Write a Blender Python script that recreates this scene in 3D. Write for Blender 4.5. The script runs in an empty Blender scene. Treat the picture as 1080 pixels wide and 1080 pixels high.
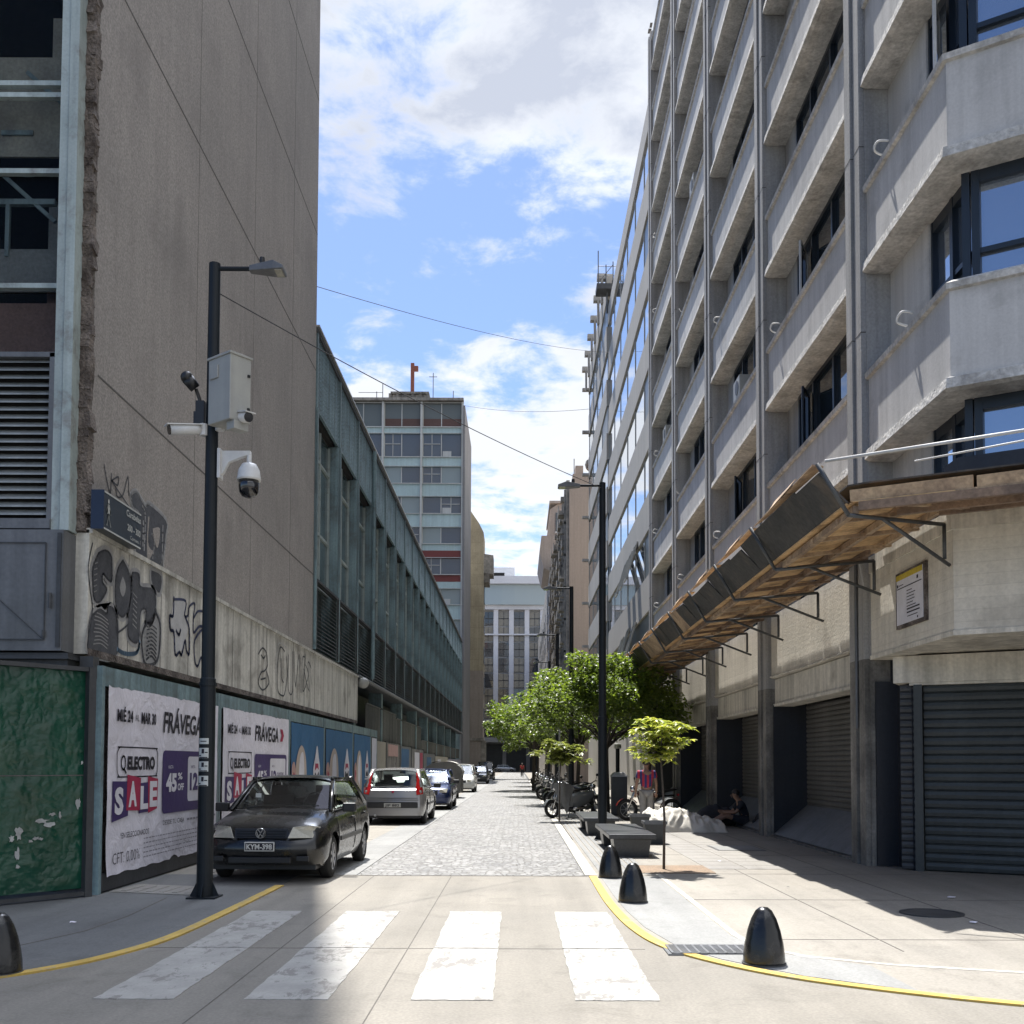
import bpy, bmesh, math, random
from mathutils import Vector, Matrix, noise
R = math.radians
random.seed(7)
S = bpy.context.scene
COL = S.collection
# ---------------------------------------------------------------- helpers
def root_loc(o):
    while o is not None and o.parent is not None: o = o.parent
    return Vector(o.location) if o is not None else Vector((0, 0, 0))

def tag(o, label=None, cat=None, group=None, kind=None):
    if label: o['label'] = label
    if cat: o['category'] = cat
    if group: o['group'] = group
    if kind: o['kind'] = kind
    return o

def thing(name, label, cat, loc=(0, 0, 0), group=None):
    o = bpy.data.objects.new(name, None); COL.objects.link(o)
    o.location = loc; o.empty_display_size = .2
    return tag(o, label, cat, group)

def copy_tree(o, parent=None):
    c = o.copy(); COL.objects.link(c); c.parent = parent
    for ch in list(o.children): copy_tree(ch, c)
    return c

class MB:
    def __init__(s): s.v = []; s.f = []; s.m = []; s.mi = 0
    def add(s, vs, fs):
        n = len(s.v); s.v += [tuple(v) for v in vs]
        s.f += [tuple(i + n for i in f) for f in fs]; s.m += [s.mi] * len(fs); return s
    def box(s, x0, x1, y0, y1, z0, z1):
        vs = [(x0,y0,z0),(x1,y0,z0),(x1,y1,z0),(x0,y1,z0),(x0,y0,z1),(x1,y0,z1),(x1,y1,z1),(x0,y1,z1)]
        return s.add(vs, [(0,3,2,1),(4,5,6,7),(0,1,5,4),(1,2,6,5),(2,3,7,6),(3,0,4,7)])
    def obox(s, c, size, rot=None):
        h = [a / 2 for a in size]; M = rot.to_matrix() if hasattr(rot, 'to_matrix') else rot
        vs = []
        for z in (-1, 1):
            for x, y in ((-1,-1),(1,-1),(1,1),(-1,1)):
                p = Vector((x*h[0], y*h[1], z*h[2]))
                if M is not None: p = M @ p
                vs.append(p + Vector(c))
        return s.add(vs, [(0,3,2,1),(4,5,6,7),(0,1,5,4),(1,2,6,5),(2,3,7,6),(3,0,4,7)])
    def bar(s, a, b, w, h=None, up=(0, 0, 1)):
        a = Vector(a); b = Vector(b); h = h or w; d = (b - a); L = d.length; d.normalize()
        u = Vector(up)
        if abs(d.dot(u)) > .98: u = Vector((1, 0, 0))
        x = d.cross(u).normalized(); z = x.cross(d).normalized()
        M = Matrix((x, d, z)).transposed()
        return s.obox((a + b) / 2, (w, L, h), M)
    def tube(s, pts, r, n=8, caps=True):
        pts = [Vector(p) for p in pts]; rs = r if isinstance(r, (list, tuple)) else [r] * len(pts)
        rings = []; prev = None
        for i, p in enumerate(pts):
            d = (pts[min(i+1, len(pts)-1)] - pts[max(i-1, 0)]).normalized()
            if prev is None:
                u = Vector((0, 0, 1)) if abs(d.z) < .9 else Vector((1, 0, 0)); x = d.cross(u).normalized()
            else: x = (prev - d * prev.dot(d)).normalized()
            prev = x; y = d.cross(x)
            rings.append([p + (x * math.cos(2*math.pi*k/n) + y * math.sin(2*math.pi*k/n)) * rs[i] for k in range(n)])
        vs = [v for ring in rings for v in ring]; fs = []
        for i in range(len(pts) - 1):
            for k in range(n): fs.append((i*n+k, i*n+(k+1) % n, (i+1)*n+(k+1) % n, (i+1)*n+k))
        if caps: fs += [tuple(range(n))[::-1], tuple((len(pts)-1)*n+k for k in range(n))]
        return s.add(vs, fs)
    def lathe(s, prof, c=(0, 0, 0), n=24, axis='z'):
        vs = []; fs = []
        for r, h in prof:
            for k in range(n):
                a = 2*math.pi*k/n; p = (r*math.cos(a), r*math.sin(a), h)
                if axis == 'x': p = (p[2], p[0], p[1])
                if axis == 'y': p = (p[0], p[2], p[1])
                vs.append((p[0]+c[0], p[1]+c[1], p[2]+c[2]))
        for i in range(len(prof) - 1):
            for k in range(n): fs.append((i*n+k, i*n+(k+1) % n, (i+1)*n+(k+1) % n, (i+1)*n+k))
        fs += [tuple(range(n))[::-1], tuple((len(prof)-1)*n+k for k in range(n))]
        return s.add(vs, fs)
    def prism(s, poly, z0, z1):
        n = len(poly); vs = [(x, y, z0) for x, y in poly] + [(x, y, z1) for x, y in poly]
        return s.add(vs, [tuple(range(n))[::-1], tuple(range(n, 2*n))] + [(i, (i+1) % n, n+(i+1) % n, n+i) for i in range(n)])
    def slab(s, pts, off):           # planar polygon (3d points) thickened by vector off
        n = len(pts); off = Vector(off); vs = [Vector(p) for p in pts] + [Vector(p) + off for p in pts]
        return s.add(vs, [tuple(range(n))[::-1], tuple(range(n, 2*n))] + [(i, (i+1) % n, n+(i+1) % n, n+i) for i in range(n)])
    def sweep(s, pts, prof, closed=True):
        P = [Vector(p) for p in pts]; N = []
        for i in range(len(P)):
            ns = []
            if i > 0: d = (P[i]-P[i-1]).normalized(); ns.append(Vector((d.y, -d.x)))
            if i < len(P)-1: d = (P[i+1]-P[i]).normalized(); ns.append(Vector((d.y, -d.x)))
            if len(ns) == 2: m = (ns[0]+ns[1]).normalized(); m = m / max(.3, m.dot(ns[0]))
            else: m = ns[0]
            N.append(m)
        k = len(prof); vs = []; fs = []
        for p, m in zip(P, N):
            for o, z in prof: vs.append((p.x + m.x*o, p.y + m.y*o, z))
        for i in range(len(P)-1):
            for j in range(k if closed else k-1):
                fs.append((i*k+j, i*k+(j+1) % k, (i+1)*k+(j+1) % k, (i+1)*k+j))
        if closed: fs += [tuple(range(k))[::-1], tuple((len(P)-1)*k+j for j in range(k))]
        return s.add(vs, fs)
    def grid(s, rows, close_u=False):
        n = len(rows[0]); vs = [p for r in rows for p in r]; fs = []
        for i in range(len(rows)-1):
            for j in range(n if close_u else n-1): fs.append((i*n+j, i*n+(j+1) % n, (i+1)*n+(j+1) % n, (i+1)*n+j))
        return s.add(vs, fs)
    def ball(s, c, r, n=10, sc=(1, 1, 1)):
        rows = []
        for i in range(n+1):
            a = -math.pi/2 + math.pi*i/n
            rows.append([(c[0]+r*sc[0]*math.cos(a)*math.cos(2*math.pi*k/(2*n)), c[1]+r*sc[1]*math.cos(a)*math.sin(2*math.pi*k/(2*n)), c[2]+r*sc[2]*math.sin(a)) for k in range(2*n)])
        return s.grid(rows, True)
    def torus(s, c, R_, r, axis='x', n=24, k=8, sq=1.0):
        rows = []
        for i in range(n+1):
            a = 2*math.pi*i/n; row = []
            for j in range(k):
                b = 2*math.pi*j/k; rr = R_ + r*math.cos(b); h = r*math.sin(b)*sq
                p = (rr*math.cos(a), rr*math.sin(a))
                q = (h, p[0], p[1]) if axis == 'x' else ((p[0], h, p[1]) if axis == 'y' else (p[0], p[1], h))
                row.append((c[0]+q[0], c[1]+q[1], c[2]+q[2]))
            rows.append(row)
        return s.grid(rows, True)
    def text(s, txt, o, u, v, height, width=None, bold=0.0, shear=0.0, ext=0.002, align='l'):
        cu = bpy.data.curves.new('lettering', 'FONT'); cu.body = txt; cu.size = 1; cu.offset = bold; cu.shear = shear; cu.resolution_u = 3
        ob = bpy.data.objects.new('lettering', cu); me = bpy.data.meshes.new_from_object(ob)
        if len(me.vertices):
            xs = [w.co.x for w in me.vertices]; ys = [w.co.y for w in me.vertices]
            x0, x1 = min(xs), max(xs); y0 = 0 if txt[0] != '*' else min(ys); H = .73 if not any(ch in txt for ch in 'ÁÉ') else .73
            k = height / H; kx = k if width is None else width / (x1-x0)
            o = Vector(o); u = Vector(u); v = Vector(v); nn = u.cross(v).normalized()
            sh = {'l': 0, 'c': -(x1-x0)/2*kx, 'r': -(x1-x0)*kx}[align]
            s.add([o + u*((w.co.x-x0)*kx+sh) + v*(w.co.y*k) + nn*ext for w in me.vertices], [tuple(p.vertices) for p in me.polygons])
        bpy.data.objects.remove(ob); bpy.data.meshes.remove(me); bpy.data.curves.remove(cu)
        return s
    def build(s, name, mats, parent=None, smooth=False, origin=None, normals=True, bevel=0):
        base = root_loc(parent) if parent is not None else Vector(origin or (0, 0, 0))
        me = bpy.data.meshes.new(name)
        me.from_pydata([(a-base.x, b-base.y, c-base.z) for a, b, c in s.v], [], s.f)
        if not isinstance(mats, (list, tuple)): mats = [mats]
        for m in mats: me.materials.append(m)
        for p, i in zip(me.polygons, s.m): p.material_index = i; p.use_smooth = smooth
        if normals:
            bm = bmesh.new(); bm.from_mesh(me); bmesh.ops.recalc_face_normals(bm, faces=bm.faces); bm.to_mesh(me); bm.free()
        o = bpy.data.objects.new(name, me); COL.objects.link(o)
        if parent is not None: o.parent = parent
        else: o.location = base
        if bevel:
            b = o.modifiers.new('Bevel', 'BEVEL'); b.width = bevel; b.segments = 2; b.limit_method = 'ANGLE'
        return o

# ---------------------------------------------------------------- materials
class NT:
    def __init__(s, name):
        s.mat = bpy.data.materials.new(name); s.mat.use_nodes = True; s.nt = s.mat.node_tree; s.n = s.nt.nodes; s.l = s.nt.links
        s.b = s.n['Principled BSDF']; s.tc = s.n.new('ShaderNodeTexCoord').outputs['Object']
    def put(s, sock, val):
        if hasattr(val, 'is_output') or isinstance(val, bpy.types.NodeSocket): s.l.new(val, sock)
        else: sock.default_value = val
    def math(s, op, a, b=0.0, c=0.0):
        n = s.n.new('ShaderNodeMath'); n.operation = op
        for i, x in enumerate((a, b, c)): s.put(n.inputs[i], x)
        return n.outputs[0]
    def map(s, scale, loc=(0, 0, 0), vec=None):
        n = s.n.new('ShaderNodeMapping'); s.put(n.inputs[0], vec or s.tc); n.inputs['Scale'].default_value = scale; n.inputs['Location'].default_value = loc; return n.outputs[0]
    def noise(s, scale, detail=4, rough=.55, vec=None, dist=0):
        n = s.n.new('ShaderNodeTexNoise'); s.put(n.inputs['Vector'], vec or s.tc); n.inputs['Scale'].default_value = scale
        n.inputs['Detail'].default_value = detail; n.inputs['Roughness'].default_value = rough; n.inputs['Distortion'].default_value = dist; return n.outputs['Fac']
    def voro(s, scale, feat='F1', vec=None, out='Distance', rnd=1):
        n = s.n.new('ShaderNodeTexVoronoi'); n.feature = feat; s.put(n.inputs['Vector'], vec or s.tc); n.inputs['Scale'].default_value = scale; n.inputs['Randomness'].default_value = rnd; return n.outputs[out]
    def rng(s, v, a, b, c=0., d=1.):
        n = s.n.new('ShaderNodeMapRange'); s.put(n.inputs[0], v)
        for i, x in enumerate((a, b, c, d)): n.inputs[i+1].default_value = x
        return n.outputs[0]
    def mix(s, f, a, b, mode='MIX'):
        n = s.n.new('ShaderNodeMix'); n.data_type = 'RGBA'; n.blend_type = mode; s.put(n.inputs[0], f)
        for i, x in ((6, a), (7, b)): s.put(n.inputs[i], x if not isinstance(x, tuple) or len(x) == 4 else (*x, 1))
        return n.outputs[2]
    def gray(s, v):
        n = s.n.new('ShaderNodeCombineColor')
        for i in range(3): s.put(n.inputs[i], v)
        return n.outputs[0]
    def xyz(s, vec=None):
        n = s.n.new('ShaderNodeSeparateXYZ'); s.put(n.inputs[0], vec or s.tc); return n.outputs
    def bump(s, h, strength, dist=.02):
        n = s.n.new('ShaderNodeBump'); s.put(n.inputs['Height'], h); n.inputs['Strength'].default_value = strength; n.inputs['Distance'].default_value = dist
        s.l.new(n.outputs[0], s.b.inputs['Normal'])
    def fin(s, col, rough=.8, metal=0, spec=.5, coat=0):
        s.put(s.b.inputs['Base Color'], col if not isinstance(col, tuple) or len(col) == 4 else (*col, 1))
        s.put(s.b.inputs['Roughness'], rough); s.b.inputs['Metallic'].default_value = metal
        s.b.inputs['Specular IOR Level'].default_value = spec; s.b.inputs['Coat Weight'].default_value = coat; s.b.inputs['Coat Roughness'].default_value = .05
        return s.mat

def surf(name, c1, c2=None, scale=.8, rough=.8, fine=25, speck=.15, bump=.15, streak=0., boards=0., stain=None, stainamt=.5, stainscale=1.5, metal=0, spec=.5, coat=0, bdist=.02):
    t = NT(name); c2 = c2 or tuple(x*.85 for x in c1)
    col = t.mix(t.rng(t.noise(scale, 5), .35, .65), c1, c2)
    fn = t.noise(fine, 3)
    k = t.rng(fn, .3, .7, 1-speck, 1+speck)
    if streak:
        st = t.noise(1.0, 4, .6, t.map((5, 5, .22)))
        k = t.math('MULTIPLY', k, t.rng(st, .35, .7, 1+streak*.3, 1-streak))
    h = fn
    if boards:
        z = t.math('DIVIDE', t.xyz()[2], boards)
        z = t.math('ADD', z, t.rng(t.noise(.5, 1), 0, 1, -.12, .12))
        fr = t.math('FRACT', z); ln = t.math('LESS_THAN', fr, .07)
        fl = t.math('FLOOR', z); wn = t.n.new('ShaderNodeTexWhiteNoise'); wn.noise_dimensions = '1D'; t.l.new(fl, wn.inputs['W'])
        k = t.math('MULTIPLY', k, t.rng(wn.outputs['Value'], 0, 1, .93, 1.05))
        k = t.math('MULTIPLY', k, t.rng(ln, 0, 1, 1, .90)); h = t.math('SUBTRACT', h, ln)
    col = t.mix(1.0, col, t.gray(k), 'MULTIPLY')
    if stain:
        m = t.rng(t.noise(stainscale, 6, .65, None, .3), .52, .68, 0, stainamt)
        col = t.mix(m, col, stain)
    if bump: t.bump(h, bump, bdist)
    return t.fin(col, rough, metal, spec, coat)

def glass(name, base=(.012, .016, .022), rough=.04, spec=.9, wav=.0):
    t = NT(name)
    if wav: t.bump(t.noise(.8, 2), wav, .05)
    return t.fin(base, rough, 0, spec)

M = {}
M['asphalt'] = surf('asphalt', (.07,.07,.072), (.055,.055,.057), .4, .9, 60, .25, .2)
def ground_concrete(name, c1, c2, jx=0, jy=0):
    t = NT(name)
    col = t.mix(t.rng(t.noise(.35, 6, .6), .35, .65), c1, c2)
    col = t.mix(t.rng(t.noise(1.7, 7, .7, None, .6), .54, .70, 0, .62), col, tuple(x*.58 for x in c1))
    col = t.mix(t.rng(t.noise(.22, 6, .65, None, .8), .50, .64, 0, .45), col, tuple(x*.72 for x in c1))
    tr = t.noise(1.0, 4, .6, t.map((3.0, .12, 1)))
    k = t.math('MULTIPLY', t.rng(t.noise(45, 3), .3, .7, .86, 1.12), t.rng(tr, .35, .7, 1.04, .86))
    vo = t.voro(1.1, 'DISTANCE_TO_EDGE', None, 'Distance')
    ck = t.math('MULTIPLY', t.math('LESS_THAN', t.math('ADD', vo, t.rng(t.noise(6, 3), 0, 1, -.01, .012)), .003), t.math('GREATER_THAN', t.noise(.5, 2), .6))
    k = t.math('MULTIPLY', k, t.rng(ck, 0, 1, 1, .8))
    k = t.math('MULTIPLY', k, t.rng(t.voro(2.3, 'F1'), .01, .02, .65, 1))
    col = t.mix(1.0, col, t.gray(k), 'MULTIPLY')
    t.bump(t.noise(60, 3), .15, .01)
    return t.fin(col, .85, 0, .3)
M['road_concrete'] = ground_concrete('road_concrete', (.225,.208,.178), (.182,.170,.148))
M['walk_concrete'] = ground_concrete('walk_concrete', (.275,.255,.22), (.228,.213,.187))
M['walk_tile'] = ground_concrete('walk_tile', (.255,.243,.222), (.22,.21,.195))
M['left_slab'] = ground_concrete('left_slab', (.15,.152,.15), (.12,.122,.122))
M['smooth_slab'] = ground_concrete('smooth_slab', (.25,.25,.24), (.21,.21,.205))
def setts():
    t = NT('granite_setts')
    v = t.map((1, 1, 1)); n = t.n.new('ShaderNodeTexVoronoi'); n.feature = 'F1'; t.put(n.inputs['Vector'], v); n.inputs['Scale'].default_value = 8.5; n.inputs['Randomness'].default_value = .8
    e = t.n.new('ShaderNodeTexVoronoi'); e.feature = 'DISTANCE_TO_EDGE'; t.put(e.inputs['Vector'], v); e.inputs['Scale'].default_value = 8.5; e.inputs['Randomness'].default_value = .8
    rnd = t.xyz(n.outputs['Color'])[0]
    col = t.mix(rnd, (.095,.095,.095), (.25,.247,.24))
    col = t.mix(t.rng(t.noise(.5, 4), .35, .65, 0, .4), col, (.22,.215,.20))
    gap = t.rng(e.outputs['Distance'], .0, .09, 1, 0)
    col = t.mix(gap, col, (.07,.065,.055))
    col = t.mix(1.0, col, t.gray(t.rng(t.noise(60, 3), .3, .7, .85, 1.15)), 'MULTIPLY')
    t.bump(t.math('ADD', t.rng(e.outputs['Distance'], 0, .16), t.math('MULTIPLY', rnd, .5)), .7, .02)
    return t.fin(col, .7, 0, .5)
M['setts'] = setts()
def paint(name, c, under, wear):
    t = NT(name)
    w = t.noise(9, 8, .75, t.map((1, .45, 1)), .4); w2 = t.noise(1.1, 3, .6)
    m = t.rng(t.math('ADD', w, t.math('MULTIPLY', w2, .5)), wear, wear+.04)
    c1 = t.mix(t.rng(t.noise(3, 5), .35, .65), c, tuple(x*.8 for x in c))
    c1 = t.mix(1.0, c1, t.gray(t.rng(t.noise(40, 3), .3, .7, .92, 1.06)), 'MULTIPLY')
    return t.fin(t.mix(m, c1, under), .7, 0, .3)
M['white_paint'] = paint('road_white', (.335,.325,.30), (.19,.18,.165), .80)
M['yellow_paint'] = paint('road_yellow', (.52,.36,.09), (.33,.27,.16), .83)
M['teal_win'] = glass('teal_hall_glass', (.07,.11,.125), .12, .9, .15)
M['joint'] = surf('joint', (.10,.09,.08), None, 3, .95)
M['pale_joint'] = surf('pale_joint', (.42,.40,.35), None, 3, .95)
M['soil'] = surf('soil', (.24,.17,.115), (.18,.135,.095), 3, .95, 40, .3, .5)
M['stone'] = surf('granite_cladding', (.315,.288,.265), (.26,.24,.222), .35, .8, 38, .3, .12, streak=.09, stain=(.17,.155,.145), stainamt=.4, stainscale=.6)
M['broken'] = surf('broken_mortar', (.20,.17,.15), (.055,.042,.036), 3.5, .95, 30, .4, .8, bdist=.06)
M['seal'] = surf('sealant', (.10,.092,.088), None, 3, .9)
M['cream_slab'] = surf('stained_slab', (.58,.565,.51), (.47,.455,.41), .9, .7, 22, .12, .15, streak=.45, stain=(.13,.12,.10), stainamt=.6, stainscale=1.3)
M['pale_frame'] = surf('pale_green_metal', (.40,.46,.45), (.33,.39,.38), 2, .5, 30, .08, .05, streak=.3, stain=(.12,.08,.06), stainamt=.5, stainscale=4, spec=.5)
M['teal_metal'] = surf('weathered_teal_metal', (.20,.29,.315), (.14,.21,.235), 1.1, .5, 18, .15, .1, streak=.5, stain=(.07,.06,.05), stainamt=.45, stainscale=2.2)
M['teal_dark'] = surf('dark_teal_metal', (.09,.125,.135), (.06,.085,.09), 1.1, .6, 18, .15, .1, streak=.3)
M['louvre'] = surf('louvre_metal', (.30,.32,.32), (.22,.24,.24), 1.5, .5, 30, .1, .05, streak=.3)
M['dark_void'] = surf('dark_interior', (.012,.013,.015), (.02,.019,.018), 1, .95, 10, .2, 0)
M['grey_metal'] = surf('grey_sheet_metal', (.14,.145,.155), (.11,.115,.12), 1.2, .5, 20, .1, .1, streak=.25, metal=.1)
M['dark_metal'] = surf('dark_sheet_metal', (.05,.053,.057), (.035,.037,.04), 1.5, .55, 20, .15, .1, streak=.2)
M['pole'] = surf('pole_paint', (.008,.012,.016), (.006,.009,.012), 2, .5, 40, .1, .03, spec=.3)
M['black_gloss'] = surf('black_bollard_paint', (.005,.006,.007), (.009,.009,.010), 5, .24, 30, .2, .1, stain=(.07,.068,.06), stainamt=.45, stainscale=6)
M['white_plastic'] = surf('white_plastic', (.62,.62,.61), (.55,.55,.54), 8, .4, 60, .03, 0)
M['black_plastic'] = surf('black_plastic', (.012,.012,.013), None, 8, .4, 60, .05, 0)
M['box_grey'] = surf('cabinet_paint', (.36,.36,.33), (.32,.32,.30), 3, .5, 60, .03, .02, streak=.1)
M['lens'] = glass('lens_glass', (.005,.005,.007), .05)
M['green_board'] = None
def green_board():
    t = NT('green_painted_board')
    w = t.noise(1.3, 5, .6, t.map((1.4, 1.4, .8)), .1)
    col = t.mix(t.rng(w, .3, .7), (.003,.040,.023), (.006,.065,.038))
    wr = t.noise(2.4, 3, .5, t.map((1, 1, 1.6)), .15)
    col = t.mix(t.rng(wr, .56, .70, 0, .28), col, (.05,.07,.038))
    rd = t.math('ABSOLUTE', t.math('SUBTRACT', t.noise(2.4, 3, .5, t.map((1, 1, .8), (3, 1, 2)), .1), .5))
    t.bump(t.math('ADD', wr, t.math('MULTIPLY', rd, 2)), .6, .06)
    return t.fin(col, .27, 0, .5)
M['green_board'] = green_board()
M['poster'] = None
def paperm(name, c, crease=.25):
    t = NT(name); w = t.noise(1.6, 5, .6, None, .9)
    col = t.mix(t.rng(w, .35, .7), c, tuple(x*.84 for x in c))
    col = t.mix(1.0, col, t.gray(t.rng(t.noise(18, 4), .3, .7, .96, 1.03)), 'MULTIPLY')
    t.bump(t.noise(3.2, 4, .5, None, 1.2), crease, .03)
    return t.fin(col, .6, 0, .3)
M['poster'] = paperm('poster_white', (.74,.72,.79), .9)
M['p_purple'] = paperm('print_purple', (.055,.035,.13)); M['p_red'] = paperm('print_crimson', (.38,.03,.08)); M['p_black'] = paperm('print_black', (.018,.016,.025))
M['p_blue'] = paperm('print_blue', (.035,.13,.27)); M['p_pink'] = paperm('print_pink', (.48,.30,.27)); M['p_cream'] = paperm('print_cream', (.50,.42,.36)); M['p_grey'] = paperm('print_grey', (.27,.26,.30)); M['p_white'] = paperm('print_white', (.70,.69,.74)); M['p_kraft'] = paperm('print_kraft', (.36,.33,.27))
M['torn'] = surf('torn_paper', (.42,.43,.42), (.25,.25,.24), 6, .8, 20, .1, .2)
M['sign_navy'] = surf('sign_navy', (.018,.030,.045), None, 3, .35, 30, .05, 0)
M['sign_edge'] = surf('sign_side_blue', (.006,.016,.045), None, 3, .4, 30, .05, 0)
M['sign_white'] = surf('sign_white', (.5,.52,.50), None, 3, .5, 30, .05, 0)
M['tag_dark'] = surf('spray_charcoal', (.045,.048,.058), (.075,.078,.088), 5, .7, 30, .25, 0)
M['tag_silver'] = surf('spray_silver', (.33,.33,.33), (.25,.25,.255), 4, .5, 30, .12, 0, metal=.1)
M['tag_blue'] = surf('spray_blue', (.035,.045,.11), (.06,.07,.13), 4, .7, 30, .15, 0)
M['tag_sky'] = surf('spray_pale_blue', (.13,.21,.30), None, 4, .7, 30, .15, 0)
M['tag_white'] = surf('spray_white', (.46,.46,.46), None, 4, .7, 30, .1, 0)
M['concrete'] = surf('facade_concrete', (.55,.537,.515), (.50,.488,.47), .5, .85, 30, .06, .10, streak=.17, stain=(.17,.16,.145), stainamt=.35, stainscale=.9)
M['lip'] = surf('weathered_lip_concrete', (.57,.555,.525), (.45,.438,.415), 1.5, .9, 16, .22, .5, streak=.2, stain=(.19,.182,.17), stainamt=.6, stainscale=2.2, bdist=.04)
M['column'] = surf('column_concrete', (.38,.374,.362), (.31,.305,.297), .8, .85, 25, .12, .2, streak=.3)
M['cream_boards'] = surf('cream_painted_board_concrete', (.68,.635,.545), (.60,.56,.48), .8, .8, 20, .08, .35, boards=.15, streak=.12, stain=(.22,.19,.15), stainamt=.4, stainscale=.8)
M['cream_lintel'] = surf('cream_lintel', (.68,.635,.545), (.57,.535,.46), 1.1, .8, 20, .1, .15, streak=.35, stain=(.22,.19,.15), stainamt=.5, stainscale=1.2)
M['dirty_col'] = surf('grimy_column', (.25,.235,.21), (.12,.115,.105), 1.6, .85, 22, .2, .3, streak=.5)
M['shutter'] = surf('grey_shutter', (.125,.12,.108), (.095,.09,.082), .8, .6, 20, .12, .1, streak=.2)
M['shutter_dark'] = surf('dark_green_shutter', (.036,.042,.042), (.027,.031,.032), .8, .5, 20, .15, .1, streak=.15, stain=(.07,.08,.08), stainamt=.3, stainscale=2)
M['navy'] = surf('navy_paint', (.014,.018,.027), (.020,.022,.028), 1.2, .6, 20, .15, .1, streak=.2)
M['ramp_metal'] = surf('dented_grey_sheet', (.17,.175,.18), (.13,.135,.14), .9, .5, 12, .15, .4, stain=(.09,.09,.09), stainamt=.5, stainscale=2, metal=.2)
M['win_frame'] = surf('window_frame_navy', (.014,.022,.034), None, 3, .4, 30, .05, 0)
M['win_glass'] = glass('office_glass', (.02,.03,.042), .03, 1.0, .05)
M['mirror_glass'] = glass('reflective_glass', (.38,.44,.52), .03, 1.0, .04)
M['mirror_glass'].node_tree.nodes['Principled BSDF'].inputs['Metallic'].default_value = .8
M['plank'] = surf('weathered_plank', (.46,.34,.22), (.27,.19,.13), 2.2, .85, 18, .25, .3, stain=(.08,.06,.05), stainamt=.6, stainscale=2.5)
M['ply'] = surf('orange_plywood', (.70,.47,.25), (.52,.34,.17), 1.3, .8, 14, .2, .2, stain=(.15,.085,.045), stainamt=.75, stainscale=2)
M['beam_wood'] = surf('dark_timber', (.26,.18,.125), (.14,.10,.075), 2, .85, 18, .25, .3)
M['tar'] = surf('black_tar_board', (.03,.031,.032), (.05,.048,.045), 1.5, .75, 14, .3, .4, stain=(.13,.10,.075), stainamt=.6, stainscale=1.8)
M['pipe'] = surf('galvanised_grey_pipe', (.09,.095,.10), None, 4, .5, 30, .15, .05, metal=.3)
M['white_pipe'] = surf('white_pipe', (.55,.55,.54), None, 4, .5, 30, .05, 0)
M['band_white'] = surf('white_render_band', (.40,.375,.335), (.36,.34,.305), .3, .8, 12, .05, .03, streak=.12)
M['teal_glass'] = glass('teal_window_glass', (.03,.075,.10), .08, .8)
M['tower_glass'] = glass('tower_glass', (.05,.085,.13), .12, .9, .1)
M['tower_band'] = surf('pale_aqua_spandrel', (.42,.54,.54), (.36,.47,.475), .3, .5, 6, .05, 0, streak=.15, spec=.5)
M['tower_white'] = surf('tower_white_frame', (.50,.51,.49), None, .5, .7, 8, .05, 0, streak=.15)
M['tower_side'] = surf('tower_grey_side', (.24,.23,.23), (.20,.195,.19), .3, .8, 6, .06, 0, streak=.2)
M['red_panel'] = surf('dark_red_panel', (.17,.035,.03), None, .5, .6, 8, .05, 0)
M['smoke_glass'] = glass('grey_green_panel_glass', (.11,.13,.13), .3, .5)
M['brown_panel'] = surf('brown_panel', (.10,.055,.045), None, .5, .7, 6, .1, 0)
M['ochre'] = surf('ochre_render', (.47,.41,.29), (.40,.345,.24), .25, .85, 6, .1, 0, streak=.2, boards=1.2, stain=(.2,.17,.12), stainamt=.5, stainscale=.35)
M['pinkgrey'] = surf('pinkish_render', (.36,.31,.27), (.31,.27,.235), .3, .85, 6, .07, 0, streak=.15)
M['beige'] = surf('beige_party_wall', (.47,.375,.30), (.43,.345,.28), .15, .85, 6, .05, 0, streak=.1)
M['old_stone'] = surf('old_carved_stone', (.34,.315,.275), (.20,.185,.165), .5, .85, 3, .3, .3, streak=.2)
M['end_white'] = surf('white_pilaster', (.66,.66,.68), (.60,.60,.62), .2, .6, 4, .04, 0)
M['end_stone'] = surf('grey_stone_base', (.36,.36,.35), (.30,.30,.29), .2, .7, 3, .08, 0)
M['tyre'] = surf('tyre_rubber', (.012,.012,.012), None, 8, .8, 60, .1, .1)
M['rim'] = surf('alloy_rim', (.30,.30,.31), None, 8, .35, 60, .05, 0, metal=.7)
M['chrome'] = surf('chrome', (.6,.6,.6), None, 8, .12, 60, .02, 0, metal=1)
t = NT('car_glass'); t.fin((.01,.014,.014), .02, 0, .8); tr = t.n.new('ShaderNodeBsdfTransparent'); tr.inputs[0].default_value = (.62,.68,.66, 1); gl_ = t.n.new('ShaderNodeBsdfGlossy'); gl_.inputs['Roughness'].default_value = .01; fr_ = t.n.new('ShaderNodeFresnel'); fr_.inputs[0].default_value = 1.65; mx_ = t.n.new('ShaderNodeMixShader'); t.l.new(fr_.outputs[0], mx_.inputs[0]); t.l.new(tr.outputs[0], mx_.inputs[1]); t.l.new(gl_.outputs[0], mx_.inputs[2]); t.l.new(mx_.outputs[0], t.n['Material Output'].inputs[0]); M['car_glass'] = t.mat
M['seat_cloth'] = surf('grey_seat_cloth', (.06,.06,.062), None, 6, .9)
M['curtain_glass'] = glass('pale_blind_behind_glass', (.16,.155,.14), .08, .9)
M['headlamp'] = surf('headlamp_plastic', (.42,.40,.33), (.34,.33,.28), 8, .12, 40, .1, 0, spec=.8, coat=.6)
M['red_lamp'] = surf('tail_lamp', (.40,.012,.012), (.30,.01,.01), 12, .12, 40, .1, 0, coat=.7)
M['plate'] = surf('plate_white', (.55,.55,.52), None, 8, .5, 40, .03, 0)
M['leaf'] = None
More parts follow.
